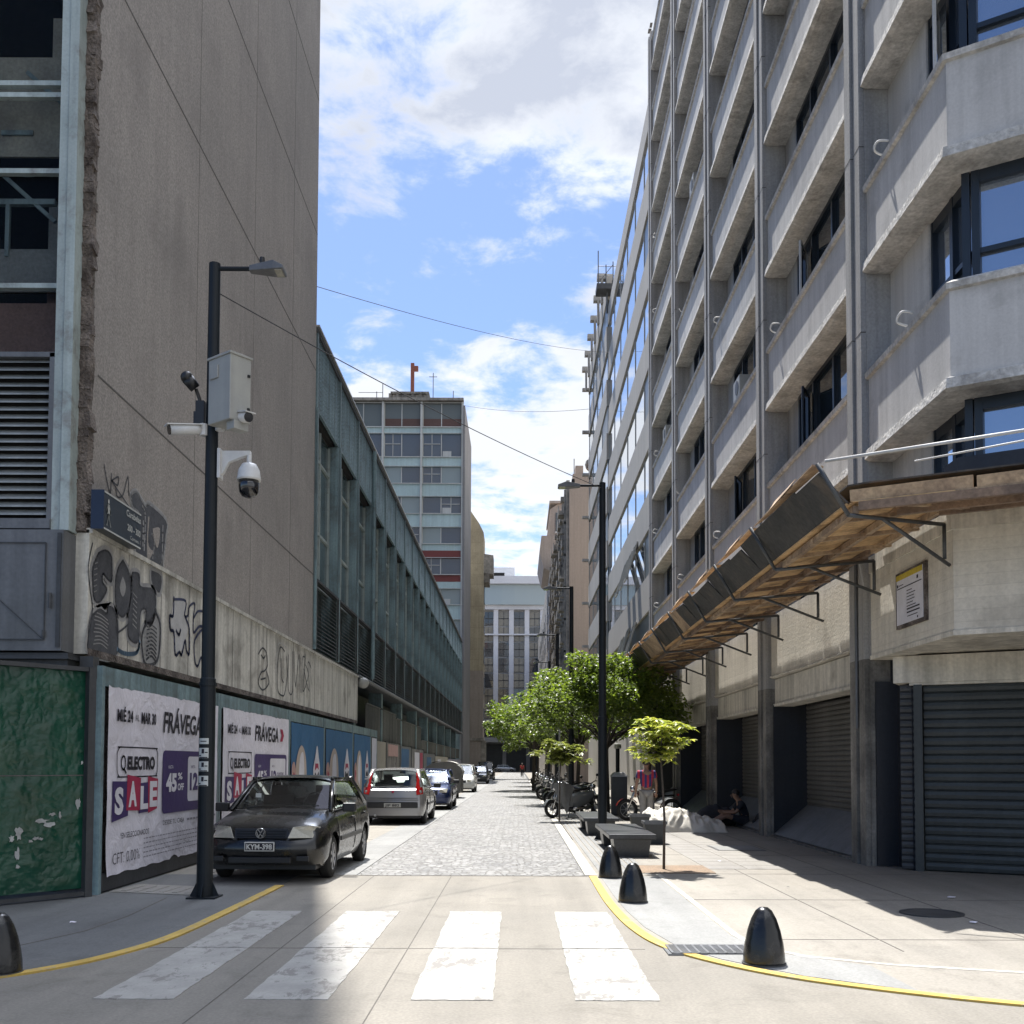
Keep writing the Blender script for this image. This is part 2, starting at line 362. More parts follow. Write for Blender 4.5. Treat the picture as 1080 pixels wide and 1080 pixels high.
def leafm(name, a, b, tr=.35, rough=.42):
    t = NT(name); g = t.n.new('ShaderNodeNewGeometry').outputs['Random Per Island']
    cr = t.mix(t.rng(g, 0, 1), a, b)
    cr = t.mix(t.rng(t.noise(.9, 3), .42, .62, 0, .6), cr, b)
    t.fin(cr, rough, 0, .45)
    tl = t.n.new('ShaderNodeBsdfTranslucent'); t.l.new(t.mix(1.0, cr, (1.0,.95,.35), 'MULTIPLY'), tl.inputs[0])
    br = t.mix(1.0, cr, (2.2,2.3,1.2), 'MULTIPLY'); t.l.new(br, tl.inputs[0])
    mx = t.n.new('ShaderNodeMixShader'); mx.inputs[0].default_value = tr; out = t.n['Material Output']
    t.l.new(t.b.outputs[0], mx.inputs[1]); t.l.new(tl.outputs[0], mx.inputs[2]); t.l.new(mx.outputs[0], out.inputs[0]); return t.mat
M['leaf'] = leafm('ficus_leaf', (.035,.062,.016), (.13,.17,.028), .38); M['leaf_shaded'] = leafm('shaded_leaf', (.016,.032,.013), (.035,.055,.018), .2)  # second leaf mix has the canopy's shade painted in as darker green
M['leaf_new'] = leafm('young_leaf', (.14,.20,.035), (.32,.31,.08), .4)
M['leaf_pale'] = leafm('pale_leaf', (.12,.15,.045), (.20,.21,.08), .4)
M['bark'] = surf('bark', (.075,.062,.052), (.05,.042,.036), 6, .9, 40, .3, .5)
M['bench_stone'] = surf('polished_dark_stone', (.045,.048,.052), (.03,.032,.035), 2, .33, 30, .25, .05)
M['tarp'] = surf('white_tarpaulin', (.62,.59,.52), (.50,.475,.42), 1.5, .6, 12, .08, .2)
M['skin'] = surf('skin', (.26,.15,.10), (.22,.125,.085), 6, .55, 40, .06, 0)
M['hair'] = surf('dark_hair', (.014,.011,.010), None, 12, .6, 80, .3, .3)
M['cloth_navy'] = surf('navy_cloth', (.012,.014,.022), (.018,.02,.028), 5, .9, 60, .15, .2)
M['cloth_grey'] = surf('grey_cloth', (.28,.27,.26), (.22,.215,.21), 5, .9, 60, .1, .2)
M['cloth_red'] = surf('red_cloth', (.38,.035,.04), None, 5, .9, 60, .1, .1)
M['cloth_white'] = surf('white_cloth', (.5,.5,.48), None, 5, .9, 60, .1, .1)
def jersey():
    t = NT('striped_jersey'); x = t.xyz()[0]
    m = t.math('GREATER_THAN', t.math('FRACT', t.math('MULTIPLY', t.math('ADD', x, 5.0), 8.5)), .5)
    return t.fin(t.mix(m, (.36,.022,.045), (.025,.03,.13)), .8)
M['jersey'] = jersey()
M['bin'] = surf('dark_bin_paint', (.045,.05,.055), None, 3, .45, 30, .1, 0)
M['steel'] = surf('brushed_steel', (.42,.42,.42), None, 3, .35, 30, .05, 0, metal=.6)
M['dump'] = surf('waste_container_grey', (.16,.155,.145), (.12,.118,.11), 2, .6, 20, .12, .1, streak=.2)
M['pale_lid'] = surf('pale_container_lid', (.52,.50,.44), (.45,.43,.39), 2, .6, 20, .08, 0)
M['cable'] = surf('cable_rubber', (.03,.03,.035), None, 3, .7)
M['sheet'] = surf('corrugated_cladding', (.125,.125,.11), (.075,.078,.072), .5, .7, 10, .15, .1, streak=.6, stain=(.04,.038,.035), stainamt=.5, stainscale=.7)
def carpaint(name, c, metal=.4, dust=.0):
    t = NT(name); col = c
    if dust: col = t.mix(t.rng(t.noise(2.5, 5), .35, .7, dust*.4, dust), c, (.22,.21,.19))
    t.fin(col, t.rng(t.noise(3, 4), .3, .7, .22, .34) if dust else .25, metal, .4, .55); return t.mat
# ================================================================ SETTING
def struct(name, mb, mats, **k): return tag(mb.build(name, mats, **k), kind='structure')
g = MB(); g.box(-1500, 1500, -600, 2400, -.5, 0); struct('ground', g, M['asphalt'])
XR = 1.16
def ring(y0, y1, n=8): return [y0 + (y1-y0)*i/n for i in range(n+1)]
road = MB(); road.box(-60, 60, -30, 15.0, -.2, .004)
road.mi = 1
for y, x0, x1 in ((9.1, -3.4, 1.1), (14.95, -5.0, 1.1), (3.0, -60, 60), (-3, -60, 60)): road.box(x0, x1, y-.008, y+.008, 0, .006)
for x in (-2.05, -.95, ): road.box(x-.004, x+.004, 3, 14.95, 0, .0065)
for x in range(-12, 13, 4): road.box(x-.006+.6, x+.006+.6, -30, 3, 0, .006)
struct('road', road, [M['road_concrete'], M['joint']])
lane = MB(); lane.box(-2.3, .95, 15.0, 226, -.2, .008); struct('cobbled_lane', lane, M['setts'])
pk = MB(); pk.box(-6.5, -3.05, 15.0, 226, -.2, .006); 
pk.mi = 1
for y in range(18, 220, 4): pk.box(-6.4, -3.05, y-.008, y+.008, 0, .009)
struct('parking_lane', pk, [M['walk_concrete'], M['joint']])
gs = MB(); y = 15.0
while y < 222:
    gs.box(-3.04, -2.31, y, y+1.19, -.2, .012); y += 1.2
struct('gutter_strip', gs, M['smooth_slab'])
# right pavement with curved corner
curveR = [(1.05,15.0),(1.06,14.9),(1.05,12.6),(1.07,11.4),(1.13,10.25),(1.27,9.3),(1.55,8.6),(2.05,7.92),(2.72,7.4),(3.45,7.0),(4.4,6.65),(5.8,6.4),(8,6.3),(60,6.3)]
pv = MB(); pv.prism(curveR + [(60, 22), (1.05, 22)], -.2, .010)
pv.box(1.16, 8.0, 22, 226, -.2, .010)
pv.mi = 1
for y in (18.5, 22, 25.5, 29, 32.5, 36, 40, 45, 50): pv.box(1.95, 5.7, y-.006, y+.006, 0, .0125)
for x in (3.3, 4.7): pv.box(x-.006, x+.006, 9, 60, 0, .0128)
for y in (9.6, 12.4, 15.3): pv.box(1.9, 9, y-.006, y+.006, 0, .0126)
pv.mi = 2
pv.box(2.0, 2.07, 9.8, 15.2, 0, .0135); pv.sweep([(2.035, 9.8), (2.12, 9.2), (2.4, 8.75), (3.0, 8.4), (4.2, 8.0), (6, 7.8), (14, 7.7)], [(-.035, 0), (.035, 0), (.035, .0134), (-.035, .0134)])
struct('pavement', pv, [M['walk_concrete'], M['joint'], M['pale_joint']])
ap = MB(); ap.prism([(x+.11, y+.02) for x, y in curveR[1:9]] + [(2.8, 8.35), (2.2, 8.9), (1.98, 9.8), (1.98, 14.9)], .0, .014); struct('pavement_apron', ap, M['smooth_slab'])
rib = MB(); rib.box(.96, 1.13, 15.02, 100, -.2, .016)
rib.mi = 1
for i in range(7): rib.box(1.2+i*.11, 1.275+i*.11, 15.3, 60, 0, .017)
struct('drain_channel', rib, [M['pale_joint'], M['smooth_slab']])
ti = MB()
for i in range(15):
    for j in range(2): ti.box(2.9+j*.61, 3.49+j*.61, 16+i*.61, 16.59+i*.61, 0, .0145)
struct('paving_tiles', ti, M['walk_tile'])
# left pavement
curveL = [(-3.12,15.0),(-3.1,13.65),(-3.12,11.3),(-3.17,9.65),(-3.33,8.8),(-3.58,8.2),(-3.95,7.75),(-4.6,7.35),(-5.6,7.05),(-8,6.9),(-60,6.9)]
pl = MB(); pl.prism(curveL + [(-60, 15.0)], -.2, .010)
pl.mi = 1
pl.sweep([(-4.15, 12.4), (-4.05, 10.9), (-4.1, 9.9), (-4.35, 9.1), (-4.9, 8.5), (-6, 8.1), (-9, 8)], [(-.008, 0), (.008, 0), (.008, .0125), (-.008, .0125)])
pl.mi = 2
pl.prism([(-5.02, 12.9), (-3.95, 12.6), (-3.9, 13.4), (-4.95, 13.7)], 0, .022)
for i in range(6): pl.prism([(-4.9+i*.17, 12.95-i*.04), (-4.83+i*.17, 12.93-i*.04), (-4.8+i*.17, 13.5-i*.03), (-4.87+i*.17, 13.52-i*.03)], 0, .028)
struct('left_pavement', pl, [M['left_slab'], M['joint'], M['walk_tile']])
def ribbon(pts, w, z0, z1):
    m = MB(); m.sweep(pts, [(-w/2, z0), (w/2, z0), (w/2, z1), (-w/2, z1)]); return m
def smooth(pts, n=5):
    out = []
    P = [pts[0]] + pts + [pts[-1]]
    for i in range(1, len(P)-2):
        for k in range(n):
            t = k/n; a, b, c, d = P[i-1], P[i], P[i+1], P[i+2]
            out.append(tuple(.5*(2*b[j] + (c[j]-a[j])*t + (2*a[j]-5*b[j]+4*c[j]-d[j])*t*t + (3*b[j]-a[j]-3*c[j]+d[j])*t**3) for j in range(len(b))))
    out.append(pts[-1]); return out
struct('yellow_kerb_line', ribbon(smooth(curveR[1:11]), .105, 0, .020), M['yellow_paint'])
struct('left_yellow_kerb_line', ribbon(smooth(curveL[1:10]), .11, 0, .020), M['yellow_paint'])
z = MB()
rs = random.Random(3)
for x0, x1 in ((-2.87, -2.33), (-1.85, -1.28), (-.73, -.17), (.39, .965)):
    for ya, yb in ((7.12, 9.085), (9.115, 11.35)):
        def edge(xa, ya_, xb, yb_, n=14): return [(xa+(xb-xa)*i/n + rs.uniform(-.008, .008), ya_+(yb_-ya_)*i/n + rs.uniform(-.008, .008)) for i in range(n)]
        z.prism(edge(x0, ya, x1, ya) + edge(x1, ya, x1, yb) + edge(x1, yb, x0, yb) + edge(x0, yb, x0, ya), 0, .0095)
struct('crosswalk_stripes', z, M['white_paint'])
so = MB(); so.box(1.72, 2.9, 15.35, 16.5, 0, .02); struct('tree_pit', so, M['soil'])
# covers set in the ground
def cover(name, label, x0, x1, y0, y1, slots):
    m = MB(); m.box(x0, x1, y0, y1, 0, .018); t = m.build(name, M['grey_metal'] if slots else M['dark_metal'], origin=((x0+x1)/2, (y0+y1)/2, 0)); tag(t, label, 'drain cover')
    if slots:
        b = MB(); n = int((y1-y0)/.055)
        for i in range(n): b.box(x0+.03, x1-.03, y0+.02+i*.055, y0+.05+i*.055, .018, .026)
        nx = int((x1-x0)/.075)
        for i in range(nx): b.box(x0+.03+i*.075, x0+.05+i*.075, y0+.02, y1-.02, .018, .0275)
        b.build('grille', M['grey_metal'], t)
    else:
        b = MB(); b.box(x0+.04, x1-.04, y0+.04, y1-.04, .018, .021); b.build('lid', M['smooth_slab'], t)
cover('drain_grate', 'cast iron drain grate beside the nearest black bollard on the right', 1.26, 2.15, 8.80, 9.25, True)
cover('utility_cover', 'square utility cover straddling the shadow edge on the right pavement', 3.7, 4.6, 19.4, 20.6, False)
m = MB(); m.lathe([(.0, .0), (.33, .0), (.33, .02), (.28, .02), (.28, .016), (0, .016)], (4.45, 11.3, .004), 28); tag(m.build('manhole_cover', M['dark_metal'], origin=(4.45, 11.3, 0)), 'round iron manhole cover in the shade before the dark shutter', 'manhole cover')

# ================================================================ LEFT CORNER BUILDING
BL = thing('stone_clad_building', 'tall grey granite clad corner building with a blind side wall on the left', 'building', (-12, 20, 0))
w = MB(); w.box(-5.6, -5.3, 12.75, 26.7, 4.45, 58); w.box(-30, -5.6, 14.6, 26.7, 4.45, 58); w.box(-30, -8.65, 12.77, 14.6, 4.45, 58); w.box(-8.65, -5.6, 12.77, 14.6, 19.2, 58); w.box(-8.65, -5.6, 12.77, 14.6, 4.45, 4.6)
w.mi = 1
for h in (6.46, 11.8, 15.4, 19.0, 22.6, 26.2): w.box(-5.31, -5.296, 12.9, 26.68, h-.012, h+.012)
for yy in (16.8, 20.4, 23.9): w.box(-5.31, -5.2975, yy-.003, yy+.003, 4.5, 40)
w.build('granite_wall', [M['stone'], M['seal']], BL)
rg = random.Random(11)
e = MB(); hh = 4.4
while hh < 24:
    dh = rg.uniform(.06, .3); a = rg.uniform(.05, .19); d = rg.uniform(-.03, .03)
    e.obox((-5.345+rg.uniform(-.015, .015), 12.62+a/2-.05, hh+dh/2), (.11+rg.uniform(0, .06), a, dh*rg.uniform(.8, 1.1)), Matrix.Rotation(rg.uniform(-.35, .35), 3, 'X') @ Matrix.Rotation(rg.uniform(-.2, .2), 3, 'Y')); hh += dh*.55
e.box(-5.6, -5.33, 12.62, 12.76, 4.4, 58); e.build('broken_edge', M['broken'], BL)
# facade to the cross street
f = MB(); f.box(-5.50, -5.39, 12.36, 12.62, 4.38, 58); f.box(-5.62, -5.52, 12.40, 12.62, 4.38, 58); f.box(-5.53, -5.48, 12.42, 12.62, 4.38, 58); f.build('corner_pilaster', M['pale_frame'], BL)
ins = MB(); ins.box(-8.64, -5.61, 14.5, 14.59, 4.61, 19.19); ins.build('room_back', M['dark_void'], BL)
def facade_window(z0, z1, bars, blind):
    o = MB(); o.box(-8.6, -5.66, 12.70, 12.72, z0+.03, z1); wn = o.build('window', glass('shopfront_glass_%d' % int(z0*10), (.02,.025,.028), .05, .8) if 0 else M['shop_glass'], BL)
    b = MB()
    for zz in bars: b.box(-8.6, -5.62, 12.62, 12.70, zz-.03, zz+.03)
    b.box(-5.69, -5.62, 12.60, 12.70, z0, z1); b.box(-7.2, -7.12, 12.60, 12.70, z0, z1)
    b.build('window_frame', M['pale_frame'], wn)
    if blind:
        c = MB(); c.box(-8.5, -5.66, 12.95, 12.98, *blind[:2]); c.box(-6.1, -5.66, 13.2, 13.23, blind[0]+.2, blind[1]+.7); c.build('partition', blind[2], wn)
t = NT('shop_glass'); t.fin((.55,.6,.62), .03, 0, .6); t.b.inputs['Transmission Weight'].default_value = 1; t.b.inputs['IOR'].default_value = 1.12; M['shop_glass'] = t.mat
M['int_wall'] = surf('interior_panel', (.55,.48,.38), (.35,.3,.25), 2, .9); M['int_brown'] = surf('interior_brown_board', (.34,.2,.165), None, 2, .9); M['int_grey'] = surf('interior_grey_board', (.34,.32,.30), None, 2, .9)
facade_window(6.55, 8.9, (6.58, 7.48), (6.6, 7.40, M['int_brown']))
facade_window(8.9, 11.9, (8.93, 9.9, 10.05), (7.55, 8.1, M['int_grey']))
facade_window(11.9, 15.5, (11.9, 13.7), (9.3, 10.6, M['int_wall']))
facade_window(15.5, 19.1, (15.5, 17.3), None)
fu = MB()
fu.bar((-6.9, 12.95, 9.35), (-5.9, 12.95, 8.45), .05); fu.bar((-6.6, 12.95, 9.6), (-6.2, 12.95, 9.6), .06); fu.bar((-6.3, 12.95, 10.4), (-5.8, 12.95, 9.95), .05)
fu.bar((-6.5, 12.95, 8.0), (-6.5, 12.95, 8.7), .05); fu.bar((-7.5, 12.95, 8.7), (-5.9, 12.95, 8.7), .07); fu.build('ceiling_frame', M['pale_frame'], BL)
up = MB(); up.box(-30, -8.65, 12.5, 12.76, 4.4, 58); up.box(-8.65, -5.62, 12.66, 12.76, 19.2, 58); up.build('facade_panel', M['dark_metal'], BL)
lv = MB()
for i in range(20):
    zz = 4.58 + i*.098; lv.slab([(-8.6, 12.44, zz), (-5.68, 12.44, zz), (-5.68, 12.54, zz+.075), (-8.6, 12.54, zz+.075)], (0, .004, .010))
lv.build('louvre', M['louvre'], BL)
lf = MB(); lf.box(-5.68, -5.62, 12.40, 12.62, 4.4, 6.55); lf.box(-8.6, -5.62, 12.36, 12.62, 4.40, 4.52); lf.box(-8.6, -5.62, 12.40, 12.62, 6.50, 6.56); lf.mi = 1; lf.box(-8.6, -5.68, 12.58, 12.62, 4.5, 6.5); lf.build('louvre_frame', [M['grey_metal'], M['dark_void']], BL)
bx = MB(); bx.box(-9, -5.40, 12.25, 12.95, 2.92, 4.36); bp = bx.build('shutter_box', M['grey_metal'], BL)
q = MB(); q.bar((-5.44, 12.24, 2.96), (-5.44, 12.24, 4.32), .05, .012, (0, 1, 0)); q.bar((-5.6, 12.235, 3.05), (-5.6, 12.235, 4.2), .012); q.bar((-8.8, 12.235, 4.2), (-5.6, 12.235, 4.2), .012); q.bar((-8.8, 12.235, 3.05), (-5.6, 12.235, 3.05), .012); q.bar((-6.9, 12.236, 4.2), (-5.62, 12.236, 3.06), .008)
q.tube([(-5.53, 12.22, 3.42), (-5.53, 12.22, 3.6)], .018); q.tube([(-5.6, 12.22, 3.08), (-5.6, 12.22, 3.16)], .018)
q.build('box_trim', M['dark_metal'], bp)
bs = MB(); bs.box(-9, -5.34, 12.30, 12.95, 2.72, 2.90); bs.box(-9, -5.30, 12.22, 12.9, 2.82, 2.86); bs.box(-5.28, -5.12, 12.5, 12.68, 2.62, 2.88); bs.build('dark_beam', M['dark_metal'], BL)
# white slab band
wb = MB(); wb.box(-5.7, -5.24, 12.6, 33.85, 2.92, 4.44); wb.box(-5.7, -5.20, 12.6, 33.85, 4.40, 4.46)
wb.mi = 1
yy = 13.9
while yy < 33.5: wb.box(-5.245, -5.2365, yy-.006, yy+.006, 2.95, 4.40); yy += 1.28
wb.mi = 2; wb.box(-5.245, -5.225, 12.62, 33.8, 2.90, 2.99)
band = wb.build('slab_band', [M['cream_slab'], M['seal'], M['broken']], BL)
ww = MB(); ww.box(-9, -5.7, 12.95, 33.9, 0, 4.43); ww.build('back_wall', M['dark_metal'], BL)
# graffiti: thin paint films lying on the wall planes
def film(mb, pts, x, w=.03, closed=False):
    P = smooth(pts + ([pts[0]] if closed else []), 4)
    for a, b in zip(P, P[1:]):
        dy, dz = b[0]-a[0], b[1]-a[1]; L = math.hypot(dy, dz) or 1e-6; ny, nz = -dz/L*w/2, dy/L*w/2; ex, ez = dy/L*w*.3, dz/L*w*.3
        mb.add([(x, a[0]+ny-ex, a[1]+nz-ez), (x, b[0]+ny+ex, b[1]+nz+ez), (x, b[0]-ny+ex, b[1]-nz+ez), (x, a[0]-ny-ex, a[1]-nz-ez)], [(0, 1, 2, 3)])
def fillp(mb, pts, x, grow=0):
    P = smooth(pts + [pts[0]], 3)[:-1]; cy = sum(p[0] for p in P)/len(P); cz = sum(p[1] for p in P)/len(P)
    if grow:
        Q = []
        for i in range(len(P)):
            a = P[i-1]; b = P[(i+1) % len(P)]; dy, dz = b[0]-a[0], b[1]-a[1]; L = math.hypot(dy, dz) or 1
            Q.append((P[i][0]+dz/L*grow*sg(P), P[i][1]-dy/L*grow*sg(P)))
        P = Q
    mb.add([(x, a, b) for a, b in P], [tuple(range(len(P)))])
def sg(P):
    A = sum(P[i-1][0]*P[i][1]-P[i][0]*P[i-1][1] for i in range(len(P))); return 1 if A > 0 else -1
D1 = [(12.87,4.2),(13.08,4.28),(13.26,4.26),(13.31,4.11),(13.3,3.93),(13.12,3.95),(13.03,3.98),(13.01,3.87),(13.15,3.79),(12.94,3.61),(12.77,3.62),(12.72,3.79),(12.71,3.99)]
D3 = [(14.02,4.17),(14.26,4.19),(14.32,4.03),(14.81,4.07),(14.94,3.89),(14.78,3.62),(14.56,3.59),(14.55,3.75),(14.34,3.68),(14.28,3.28),(13.99,3.26),(13.89,3.38),(13.94,3.73),(14.01,3.93)]
D5 = [(12.74,3.41),(12.95,3.51),(13.17,3.49),(13.19,3.58),(13.39,3.58),(13.52,3.45),(13.55,3.23),(13.45,2.98),(12.68,2.96),(12.63,3.13)]
O = [(13.67,4.27),(13.9,4.14),(13.98,3.93),(13.92,3.69),(13.71,3.53),(13.51,3.59),(13.43,3.82),(13.48,4.09)]
Oi = [(13.68,4.04),(13.77,3.93),(13.69,3.81),(13.6,3.9)]
Fo = [(14.94,3.77),(15.13,3.63),(15.14,3.34),(15.04,3.08),(14.7,2.98),(14.51,3.03),(14.41,3.3),(14.51,3.5),(14.72,3.61)]
T = [(14.74,4.34),(15.15,4.33),(15.1,4.08),(14.87,4.12),(14.75,4.2)]
xw = -5.236
m = MB()
for s_ in (D1, O, D3, D5, Fo, T): fillp(m, s_, xw, .07)
m.mi = 1
for s_ in (D1, O, D3, D5, T): fillp(m, s_, xw+.002)
m.mi = 0
fillp(m, Oi, xw+.004, .02)
for k in range(9): film(m, [(12.78+.02*(k % 3), 3.06+k*.05), (13.0, 3.09+k*.045), (13.2+.03*(k % 2), 3.05+k*.045)], xw+.004, .016)
for k in range(6): film(m, [(14.5, 3.1+k*.08), (14.62, 3.14+k*.08), (14.75, 3.08+k*.08)], xw+.004, .02)
for k in range(7): film(m, [(12.76, 3.7+k*.07), (12.84, 3.73+k*.07)], xw+.004, .015); film(m, [(14.06, 3.9-k*.07), (14.2, 3.86-k*.07)], xw+.004, .02)
m.mi = 1
for s_ in (D1, O, D3, D5, Fo): film(m, s_, xw+.0045, .03, True)
film(m, Fo, xw+.003, .05, True)
for k in range(9): film(m, [(14.6, 3.05+k*.06), (14.8, 3.12+k*.055), (15.0, 3.05+k*.06)], xw+.003, .035-.002*k)
film(m, [(12.69,4.29),(12.58,3.99),(12.64,3.73),(12.73,3.49),(12.63,3.25),(12.63,3.0)], xw+.003, .025)
film(m, [(13.54,3.6),(13.5,3.3),(13.9,3.45)], xw+.003, .03)
m.mi = 2; film(m, [(13.54,3.08),(13.75,3.05),(14.05,3.07),(14.26,3.13),(14.33,3.27)], xw+.0055, .06)
W1 = [(15.72,4.11),(15.7,3.83),(15.55,3.8),(15.59,3.6),(15.75,3.58),(15.83,3.25),(16.02,3.31),(16.13,3.28),(16.28,3.52),(16.36,3.37),(16.5,3.34),(16.48,3.72),(16.26,3.89)]
m.mi = 4; fillp(m, [(15.72,4.11),(16.28,4.12),(16.23,3.91),(16.4,3.7),(16.13,3.35),(15.85,3.3),(15.75,3.58),(15.6,3.7)], xw+.001)
m.mi = 3
film(m, W1, xw+.004, .05)
film(m, [(15.72,4.08),(16.28,4.14),(16.23,3.91),(16.4,3.93),(16.46,4.08),(16.74,4.17),(16.68,3.93),(16.9,4.07),(17.31,4.12)], xw+.004, .04)
film(m, [(16.68,3.93),(16.7,3.7),(16.98,3.83),(17.21,3.84),(16.92,3.69),(16.74,3.53),(16.8,3.24),(16.95,3.18),(17.13,3.34),(17.25,3.14),(17.5,3.18),(17.7,3.5),(17.5,3.8),(17.2,3.6)], xw+.004, .045)
film(m, [(15.85,3.62),(15.98,3.57),(16.05,3.66)], xw+.005, .05)
m.mi = 1
for g_ in ([(20.88,3.79),(21.2,3.95),(21.53,3.89),(21.66,3.65),(21.4,3.5),(21.12,3.44),(20.91,3.21),(21.3,3.1),(21.79,3.28),(21.6,3.5)], [(21.1,3.8),(21.3,3.75),(21.45,3.82)], [(21.1,3.3),(21.5,3.36)],
    [(23.22,4.1),(22.8,4.15),(22.6,3.86),(22.55,3.5),(22.64,3.17),(23.0,3.1),(23.27,3.16),(23.51,3.59),(23.4,4.0)], [(22.9,3.9),(22.95,3.5),(23.15,3.4)],
    [(23.6,4.06),(23.63,3.29),(24.08,3.27),(24.03,4.18)], [(24.2,4.2),(24.4,3.4),(24.75,4.2),(24.95,3.3)], [(25.1,3.3),(25.12,4.1),(25.4,4.2)], [(25.52,4.02),(25.86,3.79),(25.25,3.35),(25.51,4.28)], [(25.3,3.9),(26.0,3.4),(25.8,4.1),(26.2,4.0)]):
    film(m, g_, xw+.004, .035)
m.mi = 4
film(m, [(22.5,3.1),(22.4,3.6),(22.5,4.1),(22.8,4.24),(23.4,4.2)], xw+.003, .03)
m.build('graffiti', [M['tag_silver'], M['tag_dark'], M['tag_sky'], M['tag_blue'], M['tag_white']], band, normals=False)
m = MB(); xs = -5.296
U = [(14.07,5.25),(14.25,5.34),(14.43,5.29),(14.65,5.23),(14.78,5.3),(15.49,5.23),(15.47,4.97),(15.38,4.62),(15.26,4.49),(14.3,4.49),(14.39,4.85),(14.38,5.07),(14.14,5.1)]
m.mi = 1; fillp(m, U, xs+.001, .05); m.mi = 0; fillp(m, U, xs+.003); m.mi = 1; film(m, U, xs+.004, .03, True)
m.mi = 1
for s_ in ([(14.5,5.2),(14.62,5.1),(14.60,4.6)], [(15.35,5.12),(15.34,4.6),(15.25,4.5)], [(14.95,4.55),(15.0,4.8),(14.9,4.9)], [(14.55,5.0),(14.55,4.65)]): film(m, s_, xs+.004, .035)
m.mi = 2; fillp(m, [(14.92,4.98),(15.22,5.05),(15.15,4.75),(15.0,4.81)], xs+.005); fillp(m, [(14.73,5.1),(14.78,5.1),(14.74,4.75),(14.88,4.66),(14.98,4.67),(14.8,4.5),(14.72,4.52),(14.70,4.8)], xs+.005)
m.mi = 0
for s_ in ([(13.14,5.4),(13.25,5.2),(13.36,5.09),(13.38,5.35)], [(13.38,5.25),(13.61,5.37),(13.59,5.25),(13.4,5.26),(13.7,5.16),(14.05,5.06)], [(13.54,5.19),(13.6,5.1),(13.79,5.18),(13.95,5.47),(13.99,5.22)]): film(m, s_, xs+.003, .022)
m.build('graffiti', [M['tag_dark'], M['tag_silver'], M['stone']], BL, normals=False)

# ================================================================ HOARDING
def hoarding(label, pts, z1, groupn, post_mat, board_mat, seam=None, rail=.24):
    (xa, ya), (xb, yb) = pts
    t = thing('hoarding_panel', label, 'hoarding', ((xa+xb)/2, (ya+yb)/2, 0), groupn)
    d = Vector((xb-xa, yb-ya, 0)); L = d.length; d.normalize(); n = Vector((d.y, -d.x, 0))
    a = Vector((xa, ya, 0)); b = Vector((xb, yb, 0))
    m = MB(); c = (a+b)/2 - n*.06; m.obox((c.x, c.y, z1/2+.05), (L-.12, .03, z1-.12), Matrix((d, n, Vector((0, 0, 1)))).transposed())
    if seam:
        m.mi = 1; c2 = (a+b)/2 - n*.043; m.obox((c2.x, c2.y, seam), (L-.12, .004, .012), Matrix((d, n, Vector((0, 0, 1)))).transposed())
    m.build('board', [board_mat, M['seal']], t)
    R3 = Matrix((d, n, Vector((0, 0, 1)))).transposed()
    for p in (a, b):
        k = MB(); q_ = p + d*(.05 if p is a else -.05); k.obox((q_.x, q_.y, z1/2), (.09, .09, z1), R3); k.build('post', post_mat, t)
    k = MB(); c = (a+b)/2; k.obox((c.x, c.y, z1-rail/2), (L-.2, .07, rail), R3); k.build('top_rail', post_mat, t)
    k = MB(); k.obox((c.x, c.y, .03+rail*.45), (L-.2, .08, rail*.9), R3); k.build('base_rail', M['dark_metal'], t)
    return t
GH = hoarding('dark green painted hoarding with torn paper scraps on the far left', [(-7.6, 9.35), (-5.10, 12.52)][::1], 2.74, None, M['dark_metal'], M['green_board'], 1.45, .05)
pp = None
rt = random.Random(5); d_ = Vector((2.5, 3.17, 0)).normalized(); n_ = Vector((d_.y, -d_.x, 0)); a_ = Vector((-5.10, 12.52, 0))
def onboard(s_, z_, off=.0): v = a_ - d_*s_ - n_*(.042-off); return (v.x, v.y, z_)
def scrap(cs, cz, w_, h_, seed, ang0=0):
    r_ = random.Random(seed); pts = []
    for k in range(15):
        an = 2*math.pi*k/15; q_ = r_.uniform(.45, 1.1); pts.append(onboard(cs+w_*q_*math.cos(an), cz+h_*q_*math.sin(an), .004))
    pp = MB(); pp.slab(pts, n_*.002); pp.build('paper_scrap', M['torn'], GH, normals=False)
for q_ in ((.86, .80, .055, .09, 1), (.94, .74, .035, .05, 8), (.87, .56, .03, .09, 2), (.86, .42, .03, .03, 13), (.60, .93, .10, .03, 3), (.66, .73, .05, .025, 9), (.60, .72, .03, .02, 14), (.52, .88, .09, .045, 4), (.38, .98, .018, .05, 5), (.16, 1.12, .035, .08, 6), (.12, 1.60, .02, .03, 7), (.47, 1.0, .05, .02, 10), (.72, .70, .03, .02, 11)): scrap(*q_)
XH = -5.10
HG = 'steel framed hoarding panels along the left wall'
ys = [12.62, 17.62, 23.0, 27.15, 31.85, 35.7, 37.3]
labs = ['steel framed hoarding bay carrying the nearest white sale poster', 'steel framed hoarding bay behind the parked black car', 'steel framed hoarding bay with the first blue poster', 'steel framed hoarding bay with the middle blue poster', 'steel framed hoarding bay with the farthest blue poster', 'short steel framed hoarding bay ending the poster row']
for i in range(6): hoarding(labs[i], [(XH, ys[i]+.005), (XH, ys[i+1]-.005)], 2.78, HG, M['teal_metal'], M['broken'])
